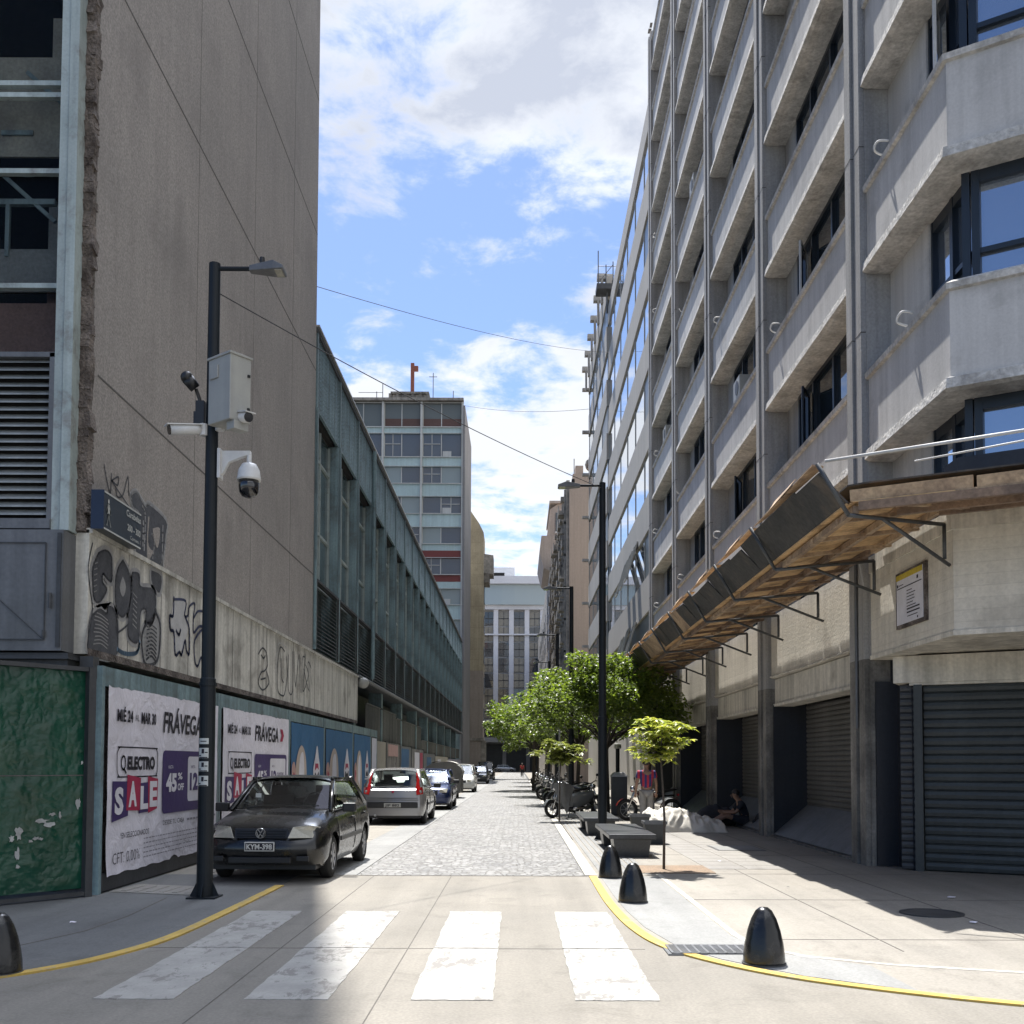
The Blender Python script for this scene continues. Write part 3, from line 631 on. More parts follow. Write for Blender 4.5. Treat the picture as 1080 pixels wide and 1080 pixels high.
# cream ledge above the rail
def rrect(y0, y1, z0, z1, r, n=5):
    P = []
    for cy, cz, a0 in ((y1-r, z1-r, 0), (y0+r, z1-r, 90), (y0+r, z0+r, 180), (y1-r, z0+r, 270)):
        for k in range(n+1): a = R(a0+90*k/n); P.append((cy+r*math.cos(a), cz+r*math.sin(a)))
    return P
XP = XH + .0
def wavy_sheet(mb, y0, y1, z0, z1, x, seed, tear=.05):
    r_ = random.Random(seed); n, mm = 44, 22; rows = []
    top = [z1 - abs(noise.noise((i*.37, seed, 0)))*tear for i in range(n+1)]; bot = [z0 + abs(noise.noise((i*.23, seed, 5)))*tear*2.2 for i in range(n+1)]
    for j in range(mm+1):
        row = []
        for i in range(n+1):
            y = y0+(y1-y0)*i/n; zz = bot[i]+(top[i]-bot[i])*j/mm
            xx = x + .008*noise.noise((y*2.1, zz*2.1, seed)) + .012*max(0, (.18-(zz-z0)))/.18*abs(noise.noise((y*3, 0, seed)))*3
            if i in (0, n): y += .02*noise.noise((zz*4, seed, 1))
            row.append((xx, y, zz))
        rows.append(row)
    mb.grid(rows)
def film_poly(mb, P, x): mb.add([(x, a, b) for a, b in P], [tuple(range(len(P)))])
UY = (0, 1, 0); UZ = (0, 0, 1)
def sale_poster(y0, W, label, seed):
    t = thing('sale_poster', label, 'poster', (XP, y0+W/2, 1.3), 'white electronics sale posters')
    m = MB(); xs_ = XP + .045-.04; wavy_sheet(m, y0, y0+W, .20, 2.56, -5.046, seed); sh = m.build('paper', M['poster'], t, smooth=True, normals=False)
    x = -5.034
    Y = lambda u: y0 + W*u
    k = MB()
    k.text('MIÉ 24', (x, Y(.055), 2.13), UY, UZ, .15, W*.115, .035); k.text('MAR 30', (x, Y(.235), 2.13), UY, UZ, .15, W*.12, .035); k.text('AL', (x, Y(.188), 2.15), UY, UZ, .09, W*.03, .0)
    k.text('FRÁVEGA', (x, Y(.42), 2.04), UY, UZ, .30, W*.38, .02, .12)
    k.text('ELECTRO', (x, Y(.135), 1.52), UY, UZ, .165, W*.215, .05); film(k, [(Y(.105)+.07*math.cos(R(a)), 1.60+.085*math.sin(R(a))) for a in range(0, 361, 30)], x, .028); film(k, [(Y(.11), 1.53), (Y(.125), 1.47)], x, .03)
    P = rrect(Y(.06), Y(.375), 1.42, 1.80, .11)
    film(k, P[:], x, .018); film(k, [P[-1], P[0]], x, .018)
    k.text('*EN SELECCIONADOS', (x, Y(.09), .64), UY, UZ, .075, W*.22, .0)
    k.text('CFT: 0,00%', (x, Y(.04), .33), UY, UZ, .15, W*.2, -.012)
    k.text('DESDE TU CASA', (x, Y(.43), .72), UY, UZ, .07, W*.2, .0)
    k.mi = 4
    for r_ in range(5):
        yy = Y(.27)
        rr = random.Random(seed*10+r_)
        while yy < Y(.95):
            l = rr.uniform(.03, .12); k.add([(x, yy, .33+r_*.062), (x, yy+l, .33+r_*.062), (x, yy+l, .345+r_*.062), (x, yy, .345+r_*.062)], [(0, 1, 2, 3)]); yy += l+.03
    yy = Y(.66)
    while yy < Y(.95): k.add([(x, yy, .735), (x, yy+.12, .735), (x, yy+.12, .765), (x, yy, .765)], [(0, 1, 2, 3)]); yy += .15
    k.mi = 1
    film_poly(k, rrect(Y(.42), Y(.955), .88, 1.78, .09), x); film_poly(k, [(Y(.03), .86), (Y(.145), .92), (Y(.145), 1.36), (Y(.03), 1.37)], x); film_poly(k, [(Y(.225), .93), (Y(.305), .94), (Y(.305), 1.34), (Y(.225), 1.33)], x)
    k.mi = 2
    film_poly(k, [(Y(.130), .99), (Y(.232), .97), (Y(.238), 1.40), (Y(.135), 1.45)], x+.002); film_poly(k, [(Y(.30), .92), (Y(.375), .97), (Y(.38), 1.38), (Y(.295), 1.42)], x+.002)
    k.mi = 2; film_poly(k, [(Y(.83), 2.06), (Y(.875), 2.06), (Y(.90), 2.19), (Y(.875), 2.32), (Y(.83), 2.32), (Y(.86), 2.19)], x)
    k.mi = 3; film_poly(k, rrect(Y(.66), Y(.935), 1.02, 1.70, .07), x+.002)
    for ch, u0, zz, h in (('S', .045, .97, .32), ('A', .145, 1.05, .31), ('L', .235, 1.0, .29), ('E', .31, 1.02, .33)): k.text(ch, (x+.003, Y(u0), zz), UY, UZ, h, W*.062, .05)
    k.text('45', (x+.002, Y(.45), 1.20), UY, UZ, .25, W*.10, .05); k.text('%', (x+.002, Y(.56), 1.36), UY, UZ, .1, W*.045, .03); k.text('OFF', (x+.002, Y(.56), 1.20), UY, UZ, .10, W*.06, .03); k.text('HASTA', (x+.002, Y(.47), 1.52), UY, UZ, .05)
    k.mi = 1
    k.text('12', (x+.004, Y(.68), 1.20), UY, UZ, .25, W*.085, .05); k.text('CUOTAS', (x+.004, Y(.775), 1.34), UY, UZ, .07, W*.12, .03); k.text('S/ INTERÉS', (x+.004, Y(.775), 1.2), UY, UZ, .07, W*.12, .03); k.text('HASTA', (x+.004, Y(.69), 1.52), UY, UZ, .05)
    k.build('print', [M['p_black'], M['p_purple'], M['p_red'], M['p_white'], M['p_grey']], sh, normals=False)
sale_poster(12.82, 4.66, 'white electronics sale poster between the green hoarding and the lamp pole', 1)
sale_poster(17.80, 5.08, 'white electronics sale poster between the lamp pole and the blue posters', 2)
def blue_poster(y0, y1, label, seed):
    t = thing('blue_poster', label, 'poster', (XP, (y0+y1)/2, 1.3), 'blue illustrated posters'); W = y1-y0; Y = lambda u: y0+W*u
    m = MB(); wavy_sheet(m, y0, y1, .20, 2.52, -5.046, seed, .035); sh = m.build('paper', M['p_blue'], t, smooth=True, normals=False)
    x = -5.034; k = MB()
    k.mi = 0; film_poly(k, smooth([(Y(.14), .2), (Y(.1), 1.0), (Y(.14), 1.7), (Y(.27), 2.02), (Y(.40), 1.75), (Y(.44), 1.0), (Y(.40), .2)], 4), x)
    k.mi = 1; film_poly(k, smooth([(Y(.02), .9), (Y(.0)+.03, 1.5), (Y(.08), 1.62), (Y(.14), 1.2), (Y(.1), .8)], 4), x+.002); film_poly(k, smooth([(Y(.5), .2), (Y(.56), .8), (Y(.66), .95), (Y(.8), .7), (Y(.92), .2)], 4), x)
    k.mi = 2; film_poly(k, smooth([(Y(.2), 1.1), (Y(.22), 1.7), (Y(.32), 1.85), (Y(.36), 1.3), (Y(.3), .9)], 4), x+.004); film_poly(k, smooth([(Y(.66), 1.15), (Y(.64), 1.45), (Y(.70), 1.75), (Y(.76), 2.05), (Y(.82), 1.75), (Y(.86), 1.5), (Y(.84), 1.15)], 4), x)
    film_poly(k, [(Y(.62), 1.08), (Y(.9), 1.08), (Y(.9), 1.12), (Y(.62), 1.12)], x)
    k.mi = 3; film_poly(k, smooth([(Y(.68), 1.2), (Y(.70), 1.38), (Y(.76), 1.3), (Y(.82), 1.4), (Y(.82), 1.18)], 4), x+.002)
    k.mi = 4; film_poly(k, [(Y(.69), 1.42), (Y(.76), 1.5), (Y(.82), 1.44), (Y(.8), 1.6), (Y(.7), 1.6)], x+.003)
    film_poly(k, smooth([(Y(.03), 1.05), (Y(.05), 1.4), (Y(.1), 1.3)], 4), x+.005)
    k.build('print', [M['p_cream'], M['p_pink'], M['p_white'], M['p_black'], M['p_red']], sh, normals=False)
blue_poster(23.16, 27.0, 'nearest blue poster with pink figures beside the second sale poster', 4)
blue_poster(27.32, 31.7, 'middle blue poster with pink figures above the black car roof', 5)
blue_poster(32.02, 35.55, 'farthest blue poster with pink figures just before the silver car', 6)
def plain_poster(y0, y1, z0, z1, mat, label, x=-5.046, seed=9):
    m = MB(); wavy_sheet(m, y0, y1, z0, z1, x, seed, .04); o = m.build('poster', mat, origin=(x, (y0+y1)/2, (z0+z1)/2), smooth=True, normals=False); return tag(o, label, 'poster')
plain_poster(35.9, 37.1, .25, 2.5, M['p_white'], 'narrow white poster just past the last blue poster')
# street name sign
SG = thing('street_sign', 'dark blue street name sign with a white walking figure on the stone wall', 'street sign', (-5.1, 13.2, 4.7))
m = MB(); m.box(-5.20, -5.055, 12.56, 13.80, 4.45, 4.91); m.build('sign_box', [M['sign_navy']], SG)
m = MB(); m.box(-5.205, -5.05, 12.548, 12.562, 4.44, 4.92); m.build('side_plate', M['sign_edge'], SG)
m = MB(); m.box(-5.30, -5.2, 12.8, 12.86, 4.6, 4.66); m.box(-5.30, -5.2, 13.6, 13.66, 4.6, 4.66); m.build('bracket', M['dark_metal'], SG)
m = MB(); m.box(-5.056, -5.050, 12.57, 13.80, 4.895, 4.915); m.box(-5.056, -5.050, 12.57, 13.80, 4.445, 4.465); m.build('white_edge', M['sign_white'], SG)
m = MB(); x = -5.051
m.text('Carabelas', (x, 13.78, 4.78), UY, UZ, .085, .50, .02, align='r'); m.text('200 - 300', (x, 13.78, 4.60), UY, UZ, .085, .46, .02, align='r'); m.text('Comuna 1', (x, 13.78, 4.50), UY, UZ, .05, .36, .0, align='r')
film_poly(m, [(12.70+.026*math.cos(R(a)), 4.81+.028*math.sin(R(a))) for a in range(0, 360, 30)], x+.002)
film_poly(m, [(12.675, 4.77), (12.725, 4.775), (12.735, 4.64), (12.69, 4.64)], x+.002)
for s_ in ([(12.68, 4.76), (12.65, 4.70), (12.665, 4.66)], [(12.725, 4.76), (12.76, 4.70), (12.765, 4.66)], [(12.70, 4.65), (12.685, 4.58), (12.655, 4.51)], [(12.72, 4.65), (12.735, 4.58), (12.775, 4.51)]): film(m, s_, x+.002, .022)
m.build('lettering', M['sign_white'], SG, normals=False)

# ================================================================ LAMP POLES
def lamp_pole(x, y, label, group, armdir, armlen, stickers=False, H=7.6):
    t = thing('street_lamp', label, 'street lamp', (x, y, 0), group)
    m = MB(); m.tube([(x, y, .0), (x, y, 2.6), (x, y, 2.62), (x, y, H)], [.095, .092, .080, .068], 20); m.lathe([(.104, 2.52), (.104, 2.56)], (x, y, 0), 20); m.build('pole', M['pole'], t, smooth=False)
    m = MB(); m.box(x-.17, x+.17, y-.17, y+.17, .0, .03)
    for s_ in ((1, 0), (-1, 0), (0, 1), (0, -1)):
        a = Vector((x+s_[0]*.09, y+s_[1]*.09, .03)); b = Vector((x+s_[0]*.17, y+s_[1]*.17, .03)); c = Vector((x+s_[0]*.09, y+s_[1]*.09, .20)); m.slab([a, b, c], Vector((-s_[1]*.012, s_[0]*.012, 0)))
    m.build('base_plate', M['pole'], t)
    d = armdir; z = H-.06
    m = MB(); m.tube([(x, y, z), (x+d*armlen*.55, y, z)], .028, 8); m.build('arm', M['pole'], t)
    m = MB(); h0 = x+d*armlen*.5; h1 = x+d*armlen
    m.add([(h0, y-.05, z-.04), (h0, y+.05, z-.04), (h0, y+.04, z+.03), (h0, y-.04, z+.03), (h0+d*.3, y-.12, z-.05), (h0+d*.3, y+.12, z-.05), (h0+d*.3, y+.10, z+.07), (h0+d*.3, y-.10, z+.07), (h1, y-.13, z-.045), (h1, y+.13, z-.045), (h1, y+.12, z+.0), (h1, y-.12, z+.0)],
          [(0,1,2,3), (0,4,5,1), (1,5,6,2), (2,6,7,3), (3,7,4,0), (4,8,9,5), (5,9,10,6), (6,10,11,7), (7,11,8,4), (8,11,10,9)])
    hd = m.build('lamp_head', M['grey_metal'], t, bevel=.008)
    m = MB(); m.box(min(h0+d*.32, h1-d*.02), max(h0+d*.32, h1-d*.02), y-.10, y+.10, z-.058, z-.047); m.build('lens', M['headlamp'], hd)
    m = MB(); m.lathe([(.03, z+.06), (.035, z+.10), (.03, z+.14)], (h0+d*.15, y, 0), 12); m.build('sensor', M['black_plastic'], hd)
    if stickers:
        for zz, hh in ((1.86, .07), (1.72, .12), (1.56, .12), (1.39, .12)):
            m = MB()
            for i in range(7):
                pass
            a0, a1 = R(-135), R(-62); n = 8
            rows = [[(x+.100*math.cos(a0+(a1-a0)*k/n), y+.100*math.sin(a0+(a1-a0)*k/n), zz-hh/2+hh*j/2) for k in range(n+1)] for j in range(3)]
            m.grid(rows)
            m.mi = 1
            for (u0, u1, v0, v1) in ((.35, .6, .45, .9), (.05, .3, .2, .3), (.1, .9, .02, .12), (.65, .92, .5, .6)) if hh > .1 else ((.2, .8, .4, .55),):
                rows = [[(x+.1015*math.cos(a0+(a1-a0)*(u0+(u1-u0)*k/3)), y+.1015*math.sin(a0+(a1-a0)*(u0+(u1-u0)*k/3)), zz-hh/2+hh*v) for k in range(4)] for v in (v0, v1)]
                m.grid(rows)
            m.build('sticker', [M['sign_white'], M['p_black']], t, normals=False)
    return t
LPX, LPY = -3.71, 12.42
lamp_pole(LPX, LPY, 'dark lamp pole with stickers and cameras on the left pavement', None, 1, .85, True, 7.66)
GP = 'lamp poles along the right side'
for y, l in ((22, 'nearest dark lamp pole on the right, rising behind the front bench'), (35, 'second dark lamp pole on the right, beside the grey scooter'), (47.7, 'third dark lamp pole on the right, rising out of the tree crowns'), (60.5, 'fourth dark lamp pole, the shortest looking above the tree crowns')):
    lamp_pole(1.77, y, l, GP, -1, .95, False, 7.6)
# equipment cabinet
EC = thing('equipment_cabinet', 'grey equipment cabinet strapped high on the left lamp pole', 'cabinet', (-3.42, 12.38, 5.5))
rz = Matrix.Rotation(R(-38), 3, 'Z')
cx, cy = -3.45, 12.22
m = MB(); m.obox((cx, cy, 6.0), (.42, .30, .78), rz); m.build('case', M['box_grey'], EC, bevel=.012)
m = MB(); m.obox((cx, cy, 6.40), (.45, .33, .03), rz); m.build('lid', M['box_grey'], EC, bevel=.006)
def lc(dx, dy, z): v = rz @ Vector((dx, dy, 0)); return (cx+v.x, cy+v.y, z)
m = MB(); m.obox(lc(-.09, -.158, 6.22), (.16, .02, .16), rz); m.build('vent_cover', M['box_grey'], EC, bevel=.01)
for zz in (6.18, 5.78):
    m = MB(); m.obox(lc(.218, .11, zz), (.02, .03, .03), rz); m.build('hinge', M['black_plastic'], EC)
m = MB(); m.obox(lc(.16, .0, 5.56), (.14, .2, .1), Matrix.Rotation(R(-38), 3, 'Z')); m.bar((LPX, LPY, 5.75), (cx, cy, 5.75), .05); m.bar((LPX, LPY, 6.25), (cx, cy, 6.25), .05); m.build('mount', M['box_grey'], EC)
def bullet(a, b, label, mount):
    a = Vector(a); b = Vector(b); d = (b-a).normalized()
    t = thing('security_camera', label, 'security camera', a)
    m = MB(); m.tube([a, a+(b-a)*.15, b], [.05, .062, .062], 14); m.build('body', M['white_plastic'], t, smooth=True)
    m = MB(); m.bar(a+Vector((0, 0, .05)), b+d*.05+Vector((0, 0, .058)), .14, .012); m.build('sun_shield', M['white_plastic'], t)
    m = MB(); m.tube([b-d*.03, b+d*.012], .058, 14); m.build('lens', M['lens'], t)
    m = MB(); m.tube([mount, a+Vector((0, 0, -.03))], .03, 8); m.tube([Vector(mount)-Vector((0, 0, .07)), Vector(mount)+Vector((0, 0, .07))], .055, 10); m.build('bracket', M['white_plastic'], t)
bullet((-3.83, 12.36, 5.60), (-4.13, 12.15, 5.53), 'white bullet camera on the lamp pole pointing left', (-3.80, 12.38, 5.60))
bullet((-3.45, 12.28, 5.72), (-3.17, 12.02, 5.64), 'white bullet camera under the cabinet pointing right', (-3.60, 12.36, 5.66))
DC = thing('dome_camera', 'white dome camera with black glass hanging from a bracket on the left pole', 'security camera', (-3.26, 12.38, 5.1))
m = MB(); m.slab([(-3.63, 12.40, 5.05), (-3.57, 12.40, 5.08), (-3.50, 12.40, 5.22), (-3.30, 12.40, 5.30), (-3.24, 12.40, 5.31), (-3.24, 12.40, 5.36), (-3.62, 12.40, 5.36)], (0, .07, 0)); m.obox((-3.61, 12.43, 5.2), (.04, .14, .36)); m.tube([(-3.26, 12.43, 5.33), (-3.26, 12.43, 5.20)], .03, 10); m.build('bracket', M['white_plastic'], DC, bevel=.006)
m = MB(); m.lathe([(.03, 5.22), (.085, 5.20), (.125, 5.13), (.14, 5.03), (.142, 5.0)], (-3.26, 12.43, 0), 24); m.build('housing', M['white_plastic'], DC, smooth=True)
m = MB(); m.lathe([(.12, 5.0), (.122, 4.93), (.112, 4.86), (.08, 4.81), (.03, 4.79)], (-3.26, 12.43, 0), 24); m.build('dome', M['lens'], DC, smooth=True)
BC = thing('black_camera', 'small black camera with a thin antenna clamp beside the grey cabinet', 'security camera', (-3.86, 12.4, 6.1))
m = MB(); m.tube([(-3.98, 12.30, 6.20), (-3.90, 12.36, 6.10)], [.075, .065], 12); m.ball((-3.985, 12.29, 6.21), .075, 6); m.build('body', M['black_plastic'], BC, smooth=True)
m = MB(); m.tube([(-3.90, 12.38, 6.1), (-3.86, 12.4, 5.98), (-3.86, 12.4, 5.62)], .022, 8); m.obox((-3.84, 12.4, 5.80), (.1, .12, .3)); m.obox((-3.90, 12.4, 5.72), (.05, .05, .22)); m.build('mount', M['black_plastic'], BC)
# cables
def cable(label, a, b, sag, r=.012, group='overhead cables'):
    a = Vector(a); b = Vector(b); m = MB(); P = []
    for i in range(25):
        u = i/24; p = a.lerp(b, u); p.z -= sag*4*u*(1-u); P.append(p)
    m.tube(P, r, 6); return tag(m.build('overhead_cable', M['cable'], origin=a), label, 'cable', group)
cable('thin cable from the left lamp pole across to the nearest right lamp pole', (-3.66, 12.42, 7.30), (1.77, 22, 7.48), .12, .007)
cable('faint cable high above the street from the stone building to the striped one', (-5.32, 26.6, 14.0), (5.48, 65, 27.7), .35, .009)
cable('faint cable from the aqua tower to the striped building', (-5.6, 100.4, 36.6), (5.42, 80.8, 29.5), .4, .016)
# ================================================================ LONG TEAL BUILDING
GB = thing('long_teal_building', 'long low weathered teal metal building with lattice screens and louvres on the left', 'building', (-8, 60, 0))
m = MB(); m.box(-16, -5.75, 26.75, 96.9, 4.5, 12.75); m.box(-16, -5.6, 26.75, 96.9, 10.75, 10.85); m.mi = 1; m.box(-5.72, -5.45, 26.8, 96.8, 10.86, 12.84); m.build('wall', [M['teal_dark'], M['dark_void']], GB)
m = MB(); m.box(-16, -5.28, 26.72, 97, 12.86, 12.98); m.mi = 1; m.box(-5.32, -5.22, 26.72, 97, 12.98, 13.03); m.build('roof', [M['dark_metal'], M['steel']], GB)
m = MB(); m.box(-5.75, -5.30, 26.72, 97, 4.38, 4.56); m.mi = 1; m.tube([(-5.25, 33.9, 4.46), (-5.25, 60, 4.46), (-5.25, 97, 4.46)], .07, 8); m.build('lower_ledge', [M['dark_metal'], M['grey_metal']], GB)
nb = 20; bw = (97-26.9)/nb
pier0 = win0 = lat0 = lou0 = None
def put_copy(src, parent, dy):
    c = src.copy(); COL.objects.link(c); c.parent = parent; c.location = Vector(src.location) + Vector((0, dy, 0))
    for ch in src.children:
        d = ch.copy(); COL.objects.link(d); d.parent = c
    return c
y0 = 26.9
m = MB(); m.box(-5.78, -5.30, y0-.24, y0+.24, 4.56, 10.85); m.box(-5.60, -5.28, y0-.07, y0+.07, 10.85, 12.86); m.box(-5.30, -5.26, y0-.06, y0+.06, 4.56, 10.9); pier0 = m.build('pier', M['teal_metal'], GB)
m = MB(); m.box(-5.62, -5.60, y0+.24, y0+bw-.24, 6.42, 10.80); win0 = m.build('window', M['teal_win'] if 'teal_win' in M else M['teal_metal'], GB)
m = MB()
ym = y0+bw*.52
for a, b, c, d in ((y0+.24, y0+.30, 6.42, 10.8), (y0+bw-.30, y0+bw-.24, 6.42, 10.8), (ym-.04, ym+.04, 6.42, 10.8), (y0+.30, y0+bw-.30, 7.9, 7.97), (y0+.30, y0+bw-.30, 9.9, 9.96), (y0+.30, y0+bw-.30, 6.42, 6.50)): m.box(-5.60, -5.54, a, b, c, d)
m.build('window_frame', M['pale_frame'], win0)
m = MB()
ya, yb, za, zb = y0+.10, y0+bw-.10, 10.92, 12.84
for sgn in (1, -1):
    k = -2.2
    while k < yb-ya+.1:
        # line: y = ya+k + t, z = za + t  (or mirrored)
        t0 = max(0, -k); t1 = min(zb-za, (yb-ya)-k)
        if t1 > t0+.05:
            p = (-5.34, ya+k+t0, za+t0); q = (-5.34, ya+k+t1, za+t1)
            if sgn < 0: p = (-5.35, ya+yb-p[1], p[2]); q = (-5.35, ya+yb-q[1], q[2])
            m.bar(p, q, .045, .02)
        k += .125
lat = m
lat.box(-5.37, -5.31, ya-.02, ya+.03, za, zb); lat.box(-5.37, -5.31, yb-.03, yb+.02, za, zb); lat.box(-5.38, -5.31, ya, yb, za-.04, za); lat0 = lat.build('lattice_screen', M['teal_metal'], GB)
m = MB()
for i in range(17):
    zz = 4.62+i*.105; m.slab([(-5.28, y0+.14, zz), (-5.28, y0+bw-.14, zz), (-5.38, y0+bw-.14, zz+.085), (-5.38, y0+.14, zz+.085)], (.006, 0, .006))
m.box(-5.42, -5.26, y0+.10, y0+.15, 4.58, 6.42); m.box(-5.42, -5.26, y0+bw-.15, y0+bw-.10, 4.58, 6.42); m.box(-5.42, -5.26, y0+.1, y0+bw-.1, 6.36, 6.42)
lou0 = m.build('louvre', M['dark_metal'], GB)
for i in range(1, nb):
    for s_ in (pier0, win0, lat0, lou0): put_copy(s_, GB, bw*i)
put_copy(pier0, GB, bw*nb-.25)
m = MB(); m.tube([(-5.2, 26.9+bw*3-.4, 4.6), (-5.2, 26.9+bw*3-.4, 12.8)], .07, 8); m.build('downpipe', M['teal_metal'], GB)
# ground floor, set back
m = MB(); m.box(-9, -6.5, 33.9, 97, 0, 4.38); m.build('ground_floor_wall', M['dark_metal'], GB)
for yy in (34.6, 41.5, 48.5, 55.5, 62.5, 69.5, 76.5, 83.5, 90.5):
    m = MB(); m.box(-5.95, -5.45, yy-.2, yy+.25, 0, 4.38); m.build('column', M['teal_metal'], GB)
# makeshift cladding and fences below
def corr(y0, y1, z0, z1, x, label, mat, grp='corrugated fence panels under the teal building'):
    m = MB(); n = int((y1-y0)/.12); rows = [[], []]
    for i in range(n+1):
        y = y0+(y1-y0)*i/n; xx = x+(.03 if i % 2 else 0); rows[0].append((xx, y, z0)); rows[1].append((xx, y, z1))
    m.grid(rows); m.grid([[(a-.02, b, c) for a, b, c in r] for r in rows]); m.box(x-.03, x+.05, y0, y1, z1, z1+.05)
    return tag(m.build('fence_panel', mat, origin=(x, (y0+y1)/2, 0), normals=False), label, 'fence panel', grp)
corr(37.4, 46.5, 2.45, 3.75, -5.5, 'rusty vertical sheet cladding above the hoarding, nearest stretch', M['sheet'])
corr(46.6, 58.5, 2.3, 3.6, -5.5, 'rusty vertical sheet cladding above the hoarding, farther stretch', M['sheet'])
corr(58.6, 96, 2.1, 2.9, -5.5, 'low dark fence line under the far end of the teal building', M['sheet'])
def low_board(y0, y1, z1, label, mat):
    t = thing('boarding', label, 'hoarding', (-5.3, (y0+y1)/2, 0), 'low boarding beside the parked cars')
    m = MB(); m.box(-5.32, -5.28, y0+.05, y1-.05, .1, z1); m.build('board', mat, t)
    for yy in (y0+.04, y1-.04):
        m = MB(); m.box(-5.34, -5.26, yy-.04, yy+.04, 0, z1+.05); m.build('post', M['dark_metal'], t)
low_board(37.4, 41.6, 2.45, 'kraft coloured boarding right after the poster row', M['p_kraft'])
low_board(41.6, 46.5, 2.45, 'brownish boarding with a pink sticker behind the silver car', M['dirty_col'])
low_board(46.5, 51.5, 2.4, 'slate boarding with a blue sheet', M['grey_metal'])
low_board(51.5, 58, 2.35, 'dark boarding with a red and white bill', M['dirty_col'])
low_board(58, 66, 2.2, 'blue grey boarding beside the waste container', M['grey_metal'])
low_board(66, 78, 2.1, 'pale patched boarding beyond the waste container', M['p_kraft'])
low_board(78, 96, 2.0, 'farthest boarding at the end of the teal building', M['p_grey'])
for (y0_, y1_, z0_, z1_, mt, lb) in ((42.2, 45.6, 1.9, 2.4, 'p_pink', 'small pink bill on the brown boarding'), (47.0, 50.2, .5, 2.3, 'p_blue', 'blue bill on the slate boarding'), (53, 55.5, .9, 2.2, 'p_white', 'pale bill on the dark boarding'), (55.9, 57.4, .9, 2.2, 'p_red', 'red bill on the dark boarding'), (60, 63, .8, 2.0, 'p_blue', 'blue bill by the waste container'), (68, 71, .6, 1.9, 'p_white', 'white bill beyond the waste container')):
    plain_poster(y0_, y1_, z0_, z1_, M[mt], lb, -5.268, int(y0_))
m = MB(); m.lathe([(.02, 0), (.14, .02), (.2, .14), (.2, .2), (.0, .22)], (0, 0, 0), 16); 
t = thing('floodlight', 'small pale floodlight under the ledge at the end of the white slab band', 'floodlight', (-5.15, 34.2, 4.25))
m = MB(); m.ball((-5.12, 34.2, 4.25), .2, 8, (1, .8, .9)); m.build('shade', M['box_grey'], t, smooth=True); m = MB(); m.bar((-5.3, 34.2, 4.3), (-5.12, 34.2, 4.25), .05); m.build('arm', M['dark_metal'], t)

# ================================================================ AQUA TOWER
TW = thing('aqua_office_tower', 'pale aqua glass office tower with one dark red storey past the teal building', 'building', (-13, 106, 0))
m = MB(); m.box(-26, -5.5, 100.5, 113, 0, 36.9); m.build('wall', M['tower_side'], TW)
m = MB(); m.box(-5.5, -5.3, 99.9, 113, 0, 36.4); m.box(-26, -5.3, 113, 113.2, 0, 36.4); m.build('side_wall', M['tower_side'], TW)
m = MB(); m.box(-26, -5.45, 99.7, 100.6, 36.85, 37.1); m.build('roof_edge', M['old_stone'], TW)
rows = [(34.4, 36.7, 'top'), (31.45, 33.7, 'n'), (28.85, 30.45, 'n'), (25.9, 27.5, 'n'), (22.95, 24.5, 'n'), (19.95, 21.5, 'r'), (17.0, 18.5, 'n'), (14.0, 15.5, 'n'), (11.0, 12.5, 'n')]
xs = [-25.0, -20.95, -17.05, -13.3, -9.55, -5.55]
prev = 36.85
bandm = MB(); redm = MB(); topm = MB()
for (a, b, k) in rows:
    mm = redm if k == 'r' else bandm
    if k != 'top':
        if prev > b: (redm if k == 'r' else bandm).box(-25.9, -5.5, 100.2, 100.5, b, prev if k != 'r' else b+.75)
        if k == 'r': bandm.box(-25.9, -5.5, 100.2, 100.5, b+.75, prev); redm.box(-25.9, -5.5, 100.19, 100.5, a-.75, a)
        if k == 'r': prev = a-.75
        else: prev = a
    else:
        prev = a
bandm.box(-25.9, -5.5, 100.2, 100.5, 0, prev); bandm.build('spandrel', M['tower_band'], TW); redm.build('red_spandrel', M['red_panel'], TW)
led = MB()
for (a, b, k) in rows: led.box(-25.9, -5.45, 100.05, 100.25, a-.1, a-.02); led.box(-25.9, -5.45, 100.12, 100.25, b+.02, b+.08)
led.build('ledge', M['tower_white'], TW)
M['tower_glass_pale'] = glass('tower_glass_pale', (.20,.26,.28), .2, .8)
rt = random.Random(4)
for (a, b, k) in rows:
    for i in range(5):
        xa, xb = xs[i]+.12, xs[i+1]-.12; xm = xa+(xb-xa)*.48
        for (p, q) in ((xa, xm), (xm, xb)):
            o = MB(); o.box(p+.04, q-.04, 100.36, 100.44, a, b)
            gm = M['smoke_glass'] if k == 'top' else (M['tower_glass_pale'] if rt.random() < .3 else M['tower_glass'])
            wn = o.build('window', gm, TW)
            fr = MB(); fr.box(p-.03, p+.06, 100.28, 100.36, a, b)
            if k != 'top' and rt.random() < .45: fr.box(p+.1, q-.1, 100.28, 100.36, a+(b-a)*.55, a+(b-a)*.55+.06); fr.box((p+q)/2-.03, (p+q)/2+.03, 100.28, 100.36, a, b)
            if k != 'top' and rt.random() < .25: fr.box(p+.15, (p+q)/2, 100.25, 100.36, a+.02, a+.55)
            fr.build('window_frame', M['tower_white'], wn)
bp = MB(); bp.box(-13.1, -5.6, 100.30, 100.36, 34.4, 35.2); bp.build('brown_panel', M['brown_panel'], TW)
for xx in xs:
    o = MB(); o.box(xx-.1, xx+.1, 99.98, 100.3, 0, 36.8); o.build('mullion', M['tower_white'], TW)
RM = thing('rooftop_mast', 'rust red mast over stacked machinery on the aqua tower roof', 'mast', (-10.7, 103, 37.1))
